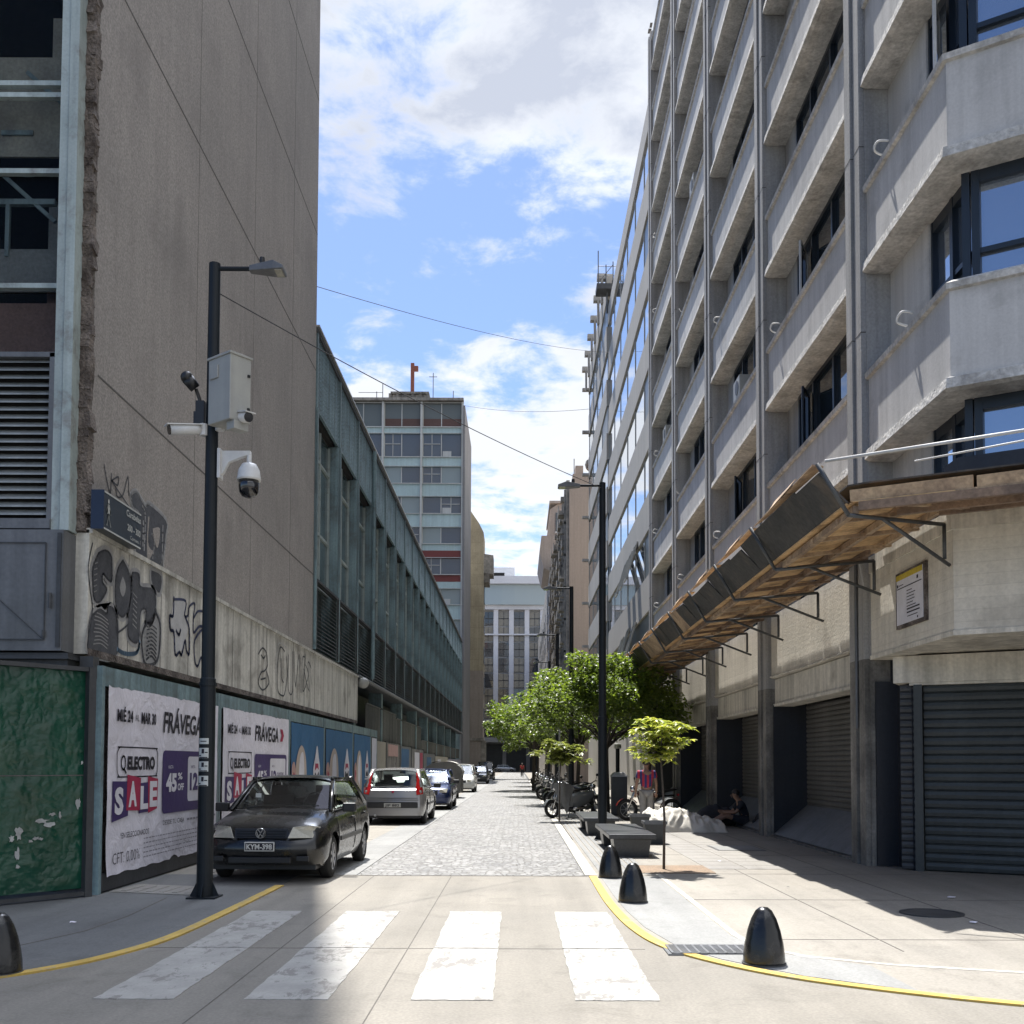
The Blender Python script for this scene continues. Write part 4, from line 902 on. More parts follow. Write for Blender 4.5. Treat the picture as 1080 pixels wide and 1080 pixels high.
m = MB(); m.box(-10.95, -10.6, 103, 103.3, 37.1, 41.8); m.box(-10.6, -10.2, 103, 103.3, 41.0, 41.5); m.build('mast', surf('rust_red', (.25,.08,.05), None, 1, .7), RM)
m = MB(); m.box(-13.2, -8.8, 102, 105, 37.1, 37.7); m.box(-12.6, -9.3, 102, 105, 37.75, 38.2); m.box(-12.8, -9.0, 101.8, 105, 38.25, 38.45)
for i in range(6): m.box(-13+i*.75, -12.7+i*.75, 101.9, 102.3, 37.1, 38.3)
m.build('machinery', M['dirty_col'], RM)
m = MB()
for xx, h in ((-13.6, 2.3), (-8.6, 3.4), (-6.6, 1.6), (-14.2, 1.5)): m.tube([(xx, 102, 37), (xx, 102, 37+h)], .04, 5)
m.bar((-9.0, 102, 40.0), (-8.2, 102, 40.0), .05); m.bar((-13.6, 102, 38.4), (-16, 102, 38.4), .04); m.build('antenna', M['pipe'], RM)
# ochre building after the tower
OB = thing('ochre_building', 'narrow ochre rendered side wall with a projecting cornice beyond the aqua tower', 'building', (-6, 122, 0))
m = MB(); m.prism([(-16, 116), (-4.0, 116), (-4.0, 121), (-16, 121)], 12, 27.6); m.add([(-5.6, 116, 27.6), (-5.6, 116, 30.2), (-4.5, 116, 28.6), (-4.0, 116, 27.6), (-5.6, 121, 27.6), (-5.6, 121, 30.2), (-4.5, 121, 28.6), (-4.0, 121, 27.6)], [(0,1,2,3), (4,7,6,5), (0,4,5,1), (1,5,6,2), (2,6,7,3)]); m.build('wall', M['ochre'], OB)
m = MB(); m.box(-16, -3.98, 115.95, 121, 0, 12); m.build('lower_wall', M['pinkgrey'], OB)
m = MB(); m.prism([(-4.0, 117.2), (-2.95, 118), (-2.95, 121), (-4, 121)], 23.2, 25.4); m.box(-4, -3.4, 117.5, 121, 22.2, 23.2); m.build('cornice', M['old_stone'], OB)
for zz in (6, 9.5, 13, 16.5, 20):
    for yy in (118,):
        o = MB(); o.box(-4.02, -3.93, yy, yy+1.6, zz, zz+1.9); o.build('window', M['tower_glass'], OB)
m = MB(); m.box(-4.2, -3.6, 115.9, 116.2, 0, 4.2); m.box(-16, -3.85, 115.85, 116, 4.2, 4.5); m.build('base_trim', M['old_stone'], OB)
m = MB(); m.box(-16, -7.7, 121.2, 214, 0, 24); t = m.build('distant_block', M['pinkgrey'], origin=(-10, 180, 0)); tag(t, 'plain pinkish block hidden behind the ochre wall on the left', 'building')

# ================================================================ END BUILDING
EB = thing('white_pilaster_building', 'white building with tall pilasters and a curved glass top closing the street', 'building', (0, 222, 0))
m = MB(); m.box(-26, 26, 221.2, 240, 0, 34.5); m.build('wall', M['end_stone'], EB)
px = [-18.1, -14.8, -11.5, -8.2, -4.9, -1.6, 1.7, 5.0, 8.3, 11.6, 14.9]
for x_ in px:
    o = MB(); o.box(x_-.5, x_+.5, 220.2, 221.3, 11, 34.4); o.build('pilaster', M['end_white'], EB)
M['gold_glass'] = glass('bronze_window_glass', (.20,.18,.14), .15, .9, .2); M['aqua_glass'] = glass('aqua_roof_glass', (.33,.39,.40), .2, .7)
rt = random.Random(8)
for x_ in px[:-1]:
    for i in range(7):
        o = MB(); z0 = 11.3+i*3.3; o.box(x_+.6, x_+2.7, 221.05, 221.18, z0, z0+2.9); wn = o.build('window', M['gold_glass'] if rt.random() < .6 else M['win_glass'], EB)
        fr = MB(); fr.box(x_+.6, x_+2.7, 220.95, 221.05, z0+1.4, z0+1.55); fr.box(x_+1.6, x_+1.7, 220.95, 221.05, z0, z0+2.9); fr.build('window_frame', M['dark_metal'], wn)
o = MB(); o.box(-20, 18, 219.9, 221.3, 34.4, 35.3); o.box(-20, 18, 219.8, 220.9, 28.9, 29.2); o.build('cornice', M['end_white'], EB)
def arc(x0, x1, yb, bulge, n=16): return [(x0+(x1-x0)*i/n, yb-bulge*(1-(2*i/n-1)**2)) for i in range(n+1)]
m = MB(); m.sweep(arc(-22, 20, 222.5, 2.5)[::-1], [(0, 35.3), (0, 39.6), (-1, 39.6), (-1, 35.3)]); m.build('glass_storey', M['aqua_glass'], EB)
m = MB(); m.sweep(arc(-22, 20, 222.5, 2.5)[::-1], [(.3, 39.6), (.3, 41.2), (-2, 41.2), (-2, 39.6)]); m.build('curved_parapet', M['end_white'], EB)
m = MB()
for i in range(17):
    x_, y_ = arc(-22, 20, 222.5, 2.5)[i]; m.box(x_-.14, x_+.14, y_-.3, y_+.1, 35.3, 39.6)
m.sweep(arc(-22, 20, 222.3, 2.5)[::-1], [(-.3, 37.2), (0.1, 37.2), (.1, 37.5), (-.3, 37.5)]); m.build('glass_mullion', M['end_white'], EB)
m = MB(); m.box(-8, -1, 226, 230, 40, 44.5); m.mi = 1; m.box(-6.5, -3.2, 225.9, 226, 42.3, 43.3); m.build('roof_cabin', [M['end_white'], M['dark_void']], EB)
m = MB(); m.box(-20, 20, 219.2, 221.3, 6.2, 7.2); m.box(-20, 20, 219.5, 221.3, 10.2, 11); m.build('podium_band', M['end_stone'], EB)
for x_ in range(-18, 18, 5):
    o = MB(); o.box(x_+.4, x_+4.6, 221.0, 221.15, .1, 5.8); o.build('shutter', M['shutter_dark'], EB)
    o = MB(); o.box(x_+.4, x_+4.6, 221.0, 221.15, 7.4, 10.0); o.build('window', M['win_glass'], EB)
m = MB(); m.box(-3.4, -2.2, 218.9, 219.2, 7.0, 8.2); t = m.build('projecting_sign', M['pale_lid'], origin=(-2.8, 219, 7)); tag(t, 'small pale round cornered sign box above the far shutters', 'sign')
# ================================================================ RIGHT CONCRETE BUILDING
RB = thing('concrete_office_building', 'grey concrete office block with deep spandrels and slim columns on the right corner', 'building', (10, 30, 0))
CY = [16.9, 23.55, 30.2, 36.85, 43.5]
FP = 3.08; Z0 = 6.49; NK = 9
SX = 5.62
cham = [(SX, 16.55), (SX, 13.4), (12.4, 9.17), (40, 9.17)]
m = MB(); m.prism([(6.30, 43.9), (6.30, 13.9), (12.7, 9.95), (40, 9.95), (40, 43.9)], 4.95, 32.3); m.build('core', M['dark_void'], RB)
m = MB(); m.prism([(5.75, 43.9), (5.75, 16.9), (5.75, 13.5), (12.5, 9.3), (40, 9.3), (40, 43.9)], 32.35, 32.62); m.build('roof', M['column'], RB)
prof = [(0, 6.49), (.10, 6.49), (.10, 6.66), (.0, 6.78), (.0, 7.80), (.12, 7.84), (.10, 7.96), (-.36, 7.96), (-.36, 6.80), (-1.0, 6.80), (-1.0, 6.52)]
def spandrel(k, pts, parent=RB):
    dz = FP*k
    m = MB(); m.sweep(pts, [(0, 6.66+dz), (0, 7.84+dz), (-.30, 7.84+dz), (-.30, 6.66+dz)]); sp = m.build('spandrel', M['concrete'], parent)
    m = MB(); m.sweep(pts, [(-.02, 7.80+dz), (.055, 7.82+dz), (.065, 7.90+dz), (-.05, 7.97+dz), (-.36, 7.975+dz), (-.36, 7.842+dz), (-.02, 7.842+dz)]); m.build('coping', M['lip'], sp)
    m = MB(); m.sweep(pts, [(-.02, 6.68+dz), (.07, 6.64+dz), (.085, 6.50+dz), (.0, 6.47+dz), (-.67, 6.47+dz), (-.67, 6.74+dz), (-.30, 6.74+dz), (-.30, 6.658+dz), (-.02, 6.658+dz)]); m.build('soffit', M['lip'], sp)
    return sp
def rough(o, amt, seed):
    # displace a subdivided lip a little so that its edge is worn
    pass
def winset(ya, yb, k, openp):
    dz = FP*k; X = SX+.47
    z0, z1 = 7.6-FP+dz+.0, 6.47+dz
    m = MB(); m.box(X, X+.02, ya, yb, z0, z1); w_ = m.build('window', M['curtain_glass'] if rb.random() < .22 else M['win_glass'], RB)
    m = MB()
    ym = [ya, ya+(yb-ya)*.16, ya+(yb-ya)*.5, ya+(yb-ya)*.78, yb]
    for y in ym: m.box(X-.07, X, y-.045, y+.045, z0, z1)
    m.box(X-.072, X, ya, yb, z1-.09, z1); m.box(X-.072, X, ya, yb, z0+.35, z0+.42)
    m.build('window_frame', M['win_frame'], w_)
    return w_
rb = random.Random(21)
for i in range(4):
    ya, yb = CY[i]+.4, CY[i+1]-.36
    for k in range(NK):
        spandrel(k, [(SX, yb), (SX, ya)])
    for k in range(0, NK):
        winset(ya, yb-1.0, k, False)
        m = MB(); dz = FP*k; m.box(SX+.42, SX+.68, yb-1.0, yb+.05, 4.88+dz, 6.47+dz); m.build('infill_panel', M['column'], RB)
for k in range(NK): spandrel(k, cham)
# chamfer windows
for k in range(0, NK):
    dz = FP*k; z0, z1 = 4.52+dz, 6.47+dz
    pts = [(SX, 15.0), (SX, 13.4), (12.4, 9.17), (30, 9.17)]
    m = MB(); m.sweep(pts, [(-.50, z0), (-.50, z1), (-.53, z1), (-.53, z0)]); w_ = m.build('window', M['mirror_glass'], RB)
    m = MB(); m.sweep(pts, [(-.42, z1-.16), (-.42, z1), (-.50, z1), (-.50, z1-.16)]); m.sweep(pts, [(-.43, z0+.30), (-.43, z0+.40), (-.50, z0+.40), (-.50, z0+.30)]); m.sweep(pts, [(-.43, z0+.82), (-.43, z0+.89), (-.50, z0+.89), (-.50, z0+.82)])
    dn = Vector((.849, -.529)); nn = Vector((-.529, -.849)); base = Vector((SX, 13.4)) - nn*.47 + Vector((.13, -.08))
    for s_ in (.0, .12, 1.05, 1.17, 2.2, 3.4, 4.6, 5.8):
        p = base + dn*s_; m.obox((p.x, p.y, (z0+z1)/2), (.10, .12, z1-z0), Matrix(((dn.x, nn.x, 0), (dn.y, nn.y, 0), (0, 0, 1))))
    for yy in (15.0, 14.3): m.box(SX+.41, SX+.52, yy-.05, yy+.05, z0, z1)
    m.build('window_frame', M['win_frame'], w_)
    m = MB(); m.box(SX+.38, SX+.68, 15.0, 16.6, 4.88+dz, 6.47+dz); m.build('infill_panel', M['concrete'], RB)
# dark blue boards low in the chamfer opening
m = MB(); m.sweep([(SX, 13.9), (SX, 13.4), (12.4, 9.17)], [(-.10, 4.9), (-.10, 5.62), (-.2, 5.62), (-.2, 4.9)]); m.build('navy_board', M['navy'], RB)
# columns
for i, cy_ in enumerate(CY):
    m = MB(); a = cy_
    m.box(SX-.02, SX+.95, a-.33, a+.36, 3.3, 32.9); m.box(SX-.13, SX+.0, a+.06, a+.34, 3.3, 32.9); m.box(SX-.10, SX-.0, a-.30, a-.02, 3.3, 32.9)
    m.mi = 1
    for k in range(NK): m.box(SX-.133, SX+.0, a+.055, a+.345, 8.6+k*FP, 8.615+k*FP); m.box(SX-.103, SX+.0, a-.305, a-.015, 8.6+k*FP, 8.615+k*FP)
    c = m.build('column', [M['column'], M['seal']], RB)
    m = MB(); m.box(SX-.02, SX+.3, a-.33, a+.36, 0, 3.3); m.box(SX-.13, SX-.02, a+.06, a+.34, 0, 3.3); m.box(SX-.10, SX-.02, a-.30, a-.02, 0, 3.3); m.build('column_base', M['dirty_col'], RB)
    m = MB(); m.box(SX+.05, SX+.80, a-.39, a-.335, 0.02, 2.93); m.box(SX+.3, SX+.8, a-.335, a+.36, .02, 3.3); m.build('navy_return', M['navy'], RB)
m = MB(); m.tube([(SX-.13, 16.9, 2.2), (SX-.13, 16.9, 4.9)], .025, 6); m.tube([(SX-.11, 17.0, 0.2), (SX-.11, 17.0, 3.2)], .02, 6); m.build('conduit', M['grey_metal'], RB)
# cream band and lintels
def shutter(mb, a, b, z0, z1, nrm, n):
    a = Vector((a[0], a[1], 0)); b = Vector((b[0], b[1], 0)); nv = Vector((nrm[0], nrm[1], 0)); rows = []
    for i in range(n):
        zz = z0+(z1-z0)*i/n; h = (z1-z0)/n
        for f_, o_ in ((0, 0), (.12, .022), (.5, .03), (.85, .02), (.99, 0)):
            rows.append([a+nv*o_+Vector((0, 0, zz+h*f_)), b+nv*o_+Vector((0, 0, zz+h*f_))])
    mb.grid([[tuple(p) for p in r] for r in rows])
for i in range(4):
    ya, yb = CY[i]+.36, CY[i+1]-.33
    m = MB(); m.box(SX+.02, SX+.5, ya, yb, 3.52, 4.92); m.build('board_marked_wall', M['cream_boards'], RB)
    m = MB(); m.box(SX+.10, SX+.5, ya, yb, 2.93, 3.50); m.box(SX+.06, SX+.5, ya, yb, 2.90, 2.96); m.tube([(SX+.0, ya, 3.55), (SX+.0, (ya+yb)/2, 3.53), (SX+.0, yb, 3.56)], .02, 6); m.build('lintel', M['cream_lintel'], RB)
    m = MB(); shutter(m, (SX+.80, ya), (SX+.80, yb), .66, 2.93, (-1, 0), 22); m.build('roller_shutter', M['shutter'], RB, smooth=False)
    m = MB(); m.slab([(SX+.02, ya+.05, .08), (SX+.02, yb-.1, .08), (SX+.76, yb-.1, .72), (SX+.76, ya+.05, .70)], (.02, 0, -.03)); m.slab([(SX+.02, ya+.05, .075), (SX+.76, ya+.05, .69), (SX+.76, ya+.05, .03), (SX+.04, ya+.05, .03)], (0, .02, 0)); m.build('sloping_panel', M['ramp_metal'], RB)
    m = MB(); m.box(SX-.02, SX+.8, ya, yb, 0, .05); m.build('sill_step', M['dirty_col'], RB)
chp = [(SX-.0, 16.57), (SX-.0, 13.4), (12.4, 9.17), (40, 9.17)]
m = MB(); m.sweep(chp, [(0, 3.34), (0, 4.66), (-.4, 4.66), (-.4, 3.34)])
m.mi = 1; m.sweep(chp, [(.03, 4.66), (.03, 4.92), (-.4, 4.92), (-.4, 4.66)]); m.sweep(chp, [(.02, 3.28), (.02, 3.345), (-.4, 3.345), (-.4, 3.28)])
m.build('board_marked_wall', [M['cream_boards'], M['cream_lintel']], RB)
d2 = Vector((.87, -.493)); 
A = Vector((SX+.12, 15.95)); B = A + d2*9
m = MB(); m.sweep([(A.x, A.y), (B.x, B.y)], [(0, 2.86), (0, 3.27), (-.5, 3.27), (-.5, 2.86)]); m.sweep([(A.x+.2, A.y-.113), (B.x, B.y)], [(-.02, 2.82), (-.02, 2.858), (-.5, 2.858), (-.5, 2.82)]); m.build('lintel', M['cream_lintel'], RB)
nv = Vector((d2.y, -d2.x))
a = A - nv*.12 + d2*.42; b = a + d2*4.4
m = MB(); shutter(m, (a.x, a.y), (b.x, b.y), .02, 2.84, (nv.x, nv.y), 21); m.build('roller_shutter', M['shutter_dark'], RB)
for s_ in (-.07, 4.47):
    m = MB(); p = a + d2*s_ + nv*.02; m.obox((p.x, p.y, 1.42), (.12, .16, 2.82), Matrix(((d2.x, nv.x, 0), (d2.y, nv.y, 0), (0, 0, 1)))); m.build('shutter_guide', M['shutter_dark'], RB)
m = MB(); shutter(m, ((a-d2*.34).x, (a-d2*.34).y), ((a-d2*.12).x, (a-d2*.12).y), .02, 2.84, (nv.x, nv.y), 26); m.build('side_slats', M['dark_metal'], RB); m = MB(); p = a + d2*4.6; q_ = a + d2*12; m.sweep([(p.x, p.y), (q_.x, q_.y)], [(0, 0), (0, 2.86), (-.4, 2.86), (-.4, 0)]); m.build('side_wall', M['dark_metal'], RB)
m = MB(); m.prism([(5.9, 16.4), (6.0, 13.6), (12.6, 9.5), (40, 9.5), (40, 16.4)], 3.30, 3.36); m.build('passage_ceiling', M['cream_lintel'], RB)
m = MB(); m.prism([(6.9, 43.9), (6.9, 16.2), (14, 12.2), (40, 12.2), (40, 43.9)], 0, 3.0); m.box(6.0, 6.9, 15.9, 17.2, 0, 3.2); m.build('ground_floor_core', M['navy'], RB)
# loose hoses and brackets hanging on the facade
rh = random.Random(17)
def hook(y, z, s=.12):
    a = rh.uniform(-.08, .1); b = rh.uniform(.5, 1.1); wh = MB(); wh.tube(smooth([(SX+.3, y, z+.02), (SX-.02, y-.03, z+.08*b), (SX-.12, y-.05+a, z+.14*b), (SX-.07, y-.12, z+.24*b), (SX+.08, y-.14+a, z+.22*b)][:rh.choice((3, 5, 5))], 4), .017, 8); wh.build('drain_hose', M['white_pipe'], RB, smooth=True)
for y, z in ((15.0, 7.95), (15.9, 11.05), (15.2, 14.15), (22.6, 11.04), (29.2, 14.1), (36.0, 7.96), (36.2, 11.0), (35.5, 17.2), (42.4, 7.96), (42.6, 11.05), (42.2, 14.15), (42.6, 20.3), (42.4, 23.4), (29.4, 7.96)): hook(y, z)
for y, k in ((19.6, 4), (26.2, 2), (33.0, 5), (26.9, 6), (39.5, 3), (19.0, 7)):
    z_ = 7.98+FP*(k-1); m = MB(); m.box(SX-.02, SX+.28, y, y+.75, z_, z_+.5); m.mi = 1; m.lathe([(.19, -.01), (.19, .0), (.05, .004)], (SX-.022, y+.3, z_+.25), 18, 'x'); m.build('air_conditioner', [M['box_grey'], M['dark_metal']], RB)
# open casements
for y, k in ((21.4, 1), (28.0, 1), (21.5, 2), (14.6, 2)):
    m = MB(); z0 = 8.0+FP*(k-1)+0.02; x0 = SX+.40; P = [(x0, y, z0), (x0-.28, y-.55, z0), (x0-.28, y-.55, z0+1.25), (x0, y, z0+1.25)]
    for p, q_ in zip(P, P[1:]+P[:1]): m.bar(p, q_, .04)
    fr = m.build('open_casement', M['white_pipe'] if k == 2 else M['win_frame'], RB)
    m = MB(); m.slab(P, (.006, 0, 0)); m.build('pane', M['win_glass'], fr)
# notice plate
NP = thing('notice_board', 'framed white notice with a yellow header on the cream corner wall', 'notice board', (SX-.03, 14.8, 4.0))
ya, yb = 15.30, 14.27
m = MB(); m.box(SX-.045, SX-.0, yb-.04, ya+.04, 3.60, 4.42); m.build('frame', M['broken'], NP)
m = MB(); m.box(SX-.055, SX-.046, yb+.02, ya-.02, 3.65, 4.38); m.build('sheet', M['p_white'], NP)
m = MB(); m.box(SX-.059, SX-.056, yb+.02, ya-.02, 4.30, 4.38); m.build('yellow_header', surf('header_yellow', (.55,.42,.05), None, 4, .6), NP)
m = MB(); x = SX-.058
def ln(u0, u1, z, h): m.add([(x, ya-u0, z), (x, ya-u1, z), (x, ya-u1, z+h), (x, ya-u0, z+h)], [(0, 1, 2, 3)])
ln(.05, .98, 4.17, .014)
for i, u1 in enumerate((.62, .75, .7, .72, .66, .76)): ln(.42, u1, 4.10-i*.045, .012)
ln(.42, .9, 3.83, .02); ln(.42, .9, 3.78, .02); ln(.44, .82, 3.73, .012); ln(.80, .86, 4.22, .05); ln(.05, .10, 4.20, .045); ln(.80, .84, 3.67, .03); ln(.12, .3, 4.215, .012)
m.build('print', M['p_black'], NP, normals=False)
# ================================================================ TIMBER CANOPY
CP = thing('timber_canopy', 'makeshift timber pedestrian canopy with black fascia boards along the concrete building', 'canopy', (4.7, 24, 4.6))
rc = random.Random(9)
y = 12.45
i = 0
while y < 37.5:
    L = 3.0 if i else 3.4
    fas = MB(); fas.mi = 0 if (i < 5) else 1
    n = max(1, int(L/1.0))
    for j in range(n):
        a = y+L*j/n+.01; b = y+L*(j+1)/n-.01; t0 = rc.uniform(-.04, .07)
        fas.mi = 0 if rc.random() < (.95 if i < 4 else .6) else 1
        fas.slab([(3.96, a-.02, 4.74), (3.96, b+.02, 4.74), (3.60, b+.02, 5.12+t0*1.0), (3.60, a-.02, 5.12+t0*1.0+rc.uniform(-.02, .02))], (.02, 0, .01))
    fas.build('fascia_board', [M['tar'], M['plank']], CP)
    s_ = MB()
    for j in range(3):
        a = y+L*j/3+.02; b = y+L*(j+1)/3-.02; s_.mi = 0 if rc.random() < .8 else 1
        s_.slab([(3.93, a-.03, 4.735), (3.93, b+.03, 4.735), (4.82, b+.03, 4.87), (4.82, a-.03, 4.87)], (0, 0, .018)); s_.slab([(4.74, a, 4.89), (4.74, b, 4.89), (5.52, b, 4.98), (5.52, a, 4.98+rc.uniform(-.04, .02))], (0, 0, .018))
    s_.build('deck_board', [M['ply'], M['plank']], CP)
    b_ = MB()
    for xx, zz in ((4.06, 4.68), (4.77, 4.80), (5.42, 4.90)): b_.bar((xx, y, zz), (xx, y+L, zz+rc.uniform(-.02, .02)), .07, .09)
    for j in range(3): b_.bar((4.0, y+L*(j+.5)/3, 4.665), (5.5, y+L*(j+.5)/3+rc.uniform(-.1, .1), 4.86), .06, .05)
    b_.build('joist', M['beam_wood'] if i % 2 else M['plank'], CP)
    tp = MB()
    tp.slab([(3.56, y+.1, 5.24), (3.58, y+L-.05, 5.23), (3.72, y+L-.3, 5.31), (3.76, y+.3, 5.28)], (0, 0, .02)); tp.slab([(3.50, y+L*.3, 5.20), (3.52, y+L*.62, 5.19), (3.60, y+L*.62, 5.32), (3.60, y+L*.3, 5.33)], (.02, 0, .01)); tp.build('top_board', M['plank'], CP)
    y += L; i += 1
def bracket(p0, p1, yy=None):
    p0 = Vector(p0); p1 = Vector(p1)
    m = MB(); d = (p1-p0); d.z = 0; d.normalize(); top = Vector((3.55, p0.y, 5.25)) if yy is None else Vector(yy)
    off = Vector((0, 0, -.06))
    m.tube([top, p0+off], .028, 8); m.tube([p0+off, p1], .026, 8); m.tube([p1+Vector((0, 0, 0)), p1-Vector((0, 0, .45))], .026, 8)
    q_ = p0.lerp(p1, .33)+off*.6; e_ = p1-Vector((0, 0, .52)); m.tube([q_, e_+d*.1], .024, 8)
    m.build('bracket', M['pipe'], CP, smooth=True)
bracket((3.95, 12.40, 4.66), (5.50, 13.38, 4.72), (3.57, 12.38, 5.22))
for yb_ in (15.9, 18.9, 21.8, 24.8, 27.8, 30.8, 33.8, 36.8): bracket((3.93, yb_, 4.66), (5.45, yb_, 4.74))
m = MB(); m.box(4.6, SX-.16, 12.9, 37.4, 5.06, 5.075); m.build('sun_block_strip', M['tar'], CP)  # unseen sheet added above the deck to block sun slits along the wall
# corner return of the canopy along the chamfered wall
e0 = Vector((3.98, 12.42)); dc = Vector((.885, -.466)); nc = Vector((dc.y, -dc.x))
wl = Vector((SX, 13.3)); dw = Vector((.849, -.529))
m = MB(); m.mi = 0
for j in range(7):
    a = e0+dc*(j*1.15+.02); b = e0+dc*((j+1)*1.15+.06); c = wl+dw*((j+1)*1.15-.1)+Vector((.1, .1)); d = wl+dw*(j*1.15-.35)+Vector((.1, .1)); m.mi = j % 2
    m.slab([(a.x, a.y, 4.76), (b.x, b.y, 4.76), (c.x, c.y, 4.97), (d.x, d.y, 4.97)], (0, 0, .02))
m.build('deck_board', [M['ply'], M['plank']], CP)
m = MB(); P = [e0+dc*.15-nc*.12, e0+dc*8, wl+dw*8+Vector((.1, .1)), wl+Vector((-.05, .3)), Vector((SX-.05, 16)), Vector((4.0, 16)), Vector((4.0, 12.6))]; m.slab([(p.x, p.y, 5.0) for p in P], (0, 0, .02)); m.build('sun_block_sheet', M['tar'], CP)  # unseen cover added so no sun leaks between the corner deck boards
m = MB()
for f_, zz, hh in ((0, 4.70, .10), (.35, 4.72, .09), (.75, 4.80, .09)):
    a = e0.lerp(wl, f_)+dc*.1; b = (e0+dc*8).lerp(wl+dw*8, f_); m.bar((a.x, a.y, zz), (b.x, b.y, zz), .07, hh)
m.build('edge_beam', M['beam_wood'], CP)
m = MB(); a = e0-nc*(-.0); 
for j in range(6):
    a = e0+dc*(j*1.4); b = e0+dc*(j*1.4+1.36); m.slab([(a.x, a.y, 4.77), (b.x, b.y, 4.77+rc.uniform(-.01, .01)), (b.x-.02, b.y-.04, 4.90+rc.uniform(-.03, .03)), (a.x-.02, a.y-.04, 4.90)], (.02, .03, 0))
    p = e0+dc*(j*1.4+.5); q_ = wl+dw*(j*1.4+.4); m.bar((p.x, p.y, 4.71), (q_.x, q_.y, 4.86), .09, .06)
m.build('edge_plank', M['plank'], CP)
m = MB(); m.tube([(3.66, 12.35, 5.24), (5.5, 11.2, 5.25), (8.0, 9.6, 5.27)], .02, 8); m.tube([(4.6, 12.0, 5.14), (5.5, 11.25, 5.15), (8, 9.65, 5.16)], .012, 8); m.build('handrail', M['white_pipe'], CP, smooth=True)
# ================================================================ STRIPED GLASS BUILDINGS
def striped(name, label, y0, y1, z_top, zb0, pitch, bandh, gmat, X=5.72, gl='win'):
    t = thing(name, label, 'building', (X+5, (y0+y1)/2, 0))
    m = MB(); m.box(X+.35, X+14, y0, y1, 0, z_top-.5); m.build('core', M['band_white'], t)
    z = zb0
    k = 0
    while z < z_top:
        h = min(bandh, z_top-z); m = MB(); m.box(X, X+.4, y0, y1, z, z+h); m.build('band', M['band_white'], t)
        zt = min(z+pitch, z_top)
        if z+h < zt-.3:
            n = max(2, int((y1-y0)/3.6)); dy = (y1-y0)/n
            for j in range(n):
                o = MB(); o.box(X+.08, X+.12, y0+dy*j+.03, y0+dy*(j+1)-.03, z+h, zt); w_ = o.build('window', gmat if not (j == 0 and k % 2 == 0) else M['smoke_glass'], t)
                if j % 1 == 0:
                    o = MB(); o.box(X+.05, X+.12, y0+dy*(j+1)-.04, y0+dy*(j+1)+.04, z+h, zt); o.build('window_frame', M['box_grey'], w_)
        z += pitch; k += 1
    m = MB(); m.box(X, X+.3, y0, y1, 0, zb0-2.2); m.build('lower_band', M['band_white'], t)
    m = MB(); m.box(X+.1, X+.12, y0, y1, zb0-2.2, zb0); m.build('window', M['smoke_glass'], t)
    return t
M['sky_glass'] = glass('sky_mirror_glass', (.50,.54,.58), .03, 1.0, .03); M['sky_glass'].node_tree.nodes['Principled BSDF'].inputs['Metallic'].default_value = .85
GA = striped('striped_glass_building', 'white banded building with mirror glass right behind the concrete block', 43.95, 66.5, 31.3, 8.4, 3.62, 1.62, M['sky_glass'])
ra = random.Random(2)
for (y, z) in ((55.5, 10.4), (53.2, 10.4), (50.9, 10.4), (57.5, 6.6), (51.5, 6.6), (54.6, 6.7)):
    m = MB(); P = [(5.68, y, z+1.9), (5.68, y-1.15, z+1.9), (5.16, y-1.15, z+.15), (5.16, y, z+.15)]
    for a, b in zip(P, P[1:]+P[:1]): m.bar(a, b, .07)
    fr = m.build('open_casement', M['box_grey'], GA); m = MB(); m.slab(P, (.02, 0, 0)); m.build('pane', M['sky_glass'], fr)
GC = striped('teal_window_building', 'white banded building with teal window strips and stepped ledges farther right', 66.55, 84, 33.6, 7.3, 3.5, 1.7, M['teal_glass'], 5.62)
m = MB()
for i in range(6): m.box(5.05, 5.7, 67+i*3.2, 67.5+i*3.2, 33.6-.2, 33.75); m.box(5.3, 5.45, 67+i*3.2, 67.4+i*3.2, 31.8, 33.4)
for k in range(7): m.box(5.1, 5.65, 83.6, 84, 11+k*3.5, 11.2+k*3.5)
m.build('ledge', M['band_white'], GC)
AP = thing('rooftop_gantry', 'spindly steel rooftop gantry with a railing at the roof edge of the striped building', 'rooftop frame', (5.4, 66, 32.3))
m = MB(); m.box(4.9, 6.5, 65.4, 66.6, 32.0, 32.35); m.build('platform', M['dark_metal'], AP)
m = MB()
for x_, h in ((5.0, 2.2), (5.5, 1.3), (5.95, 1.5), (6.4, 2.0)): m.tube([(x_, 65.5, 32.3), (x_, 65.5, 32.3+h)], .035, 5)
for z_ in (32.9, 33.5): m.tube([(5.0, 65.5, z_), (6.4, 65.5, z_)], .025, 5)
m.tube([(5.0, 65.5, 32.4), (5.95, 65.5, 33.6)], .025, 5); m.tube([(5.6, 65.9, 30.6), (5.6, 65.9, 32)], .06, 5); m.build('railing', M['pipe'], AP)
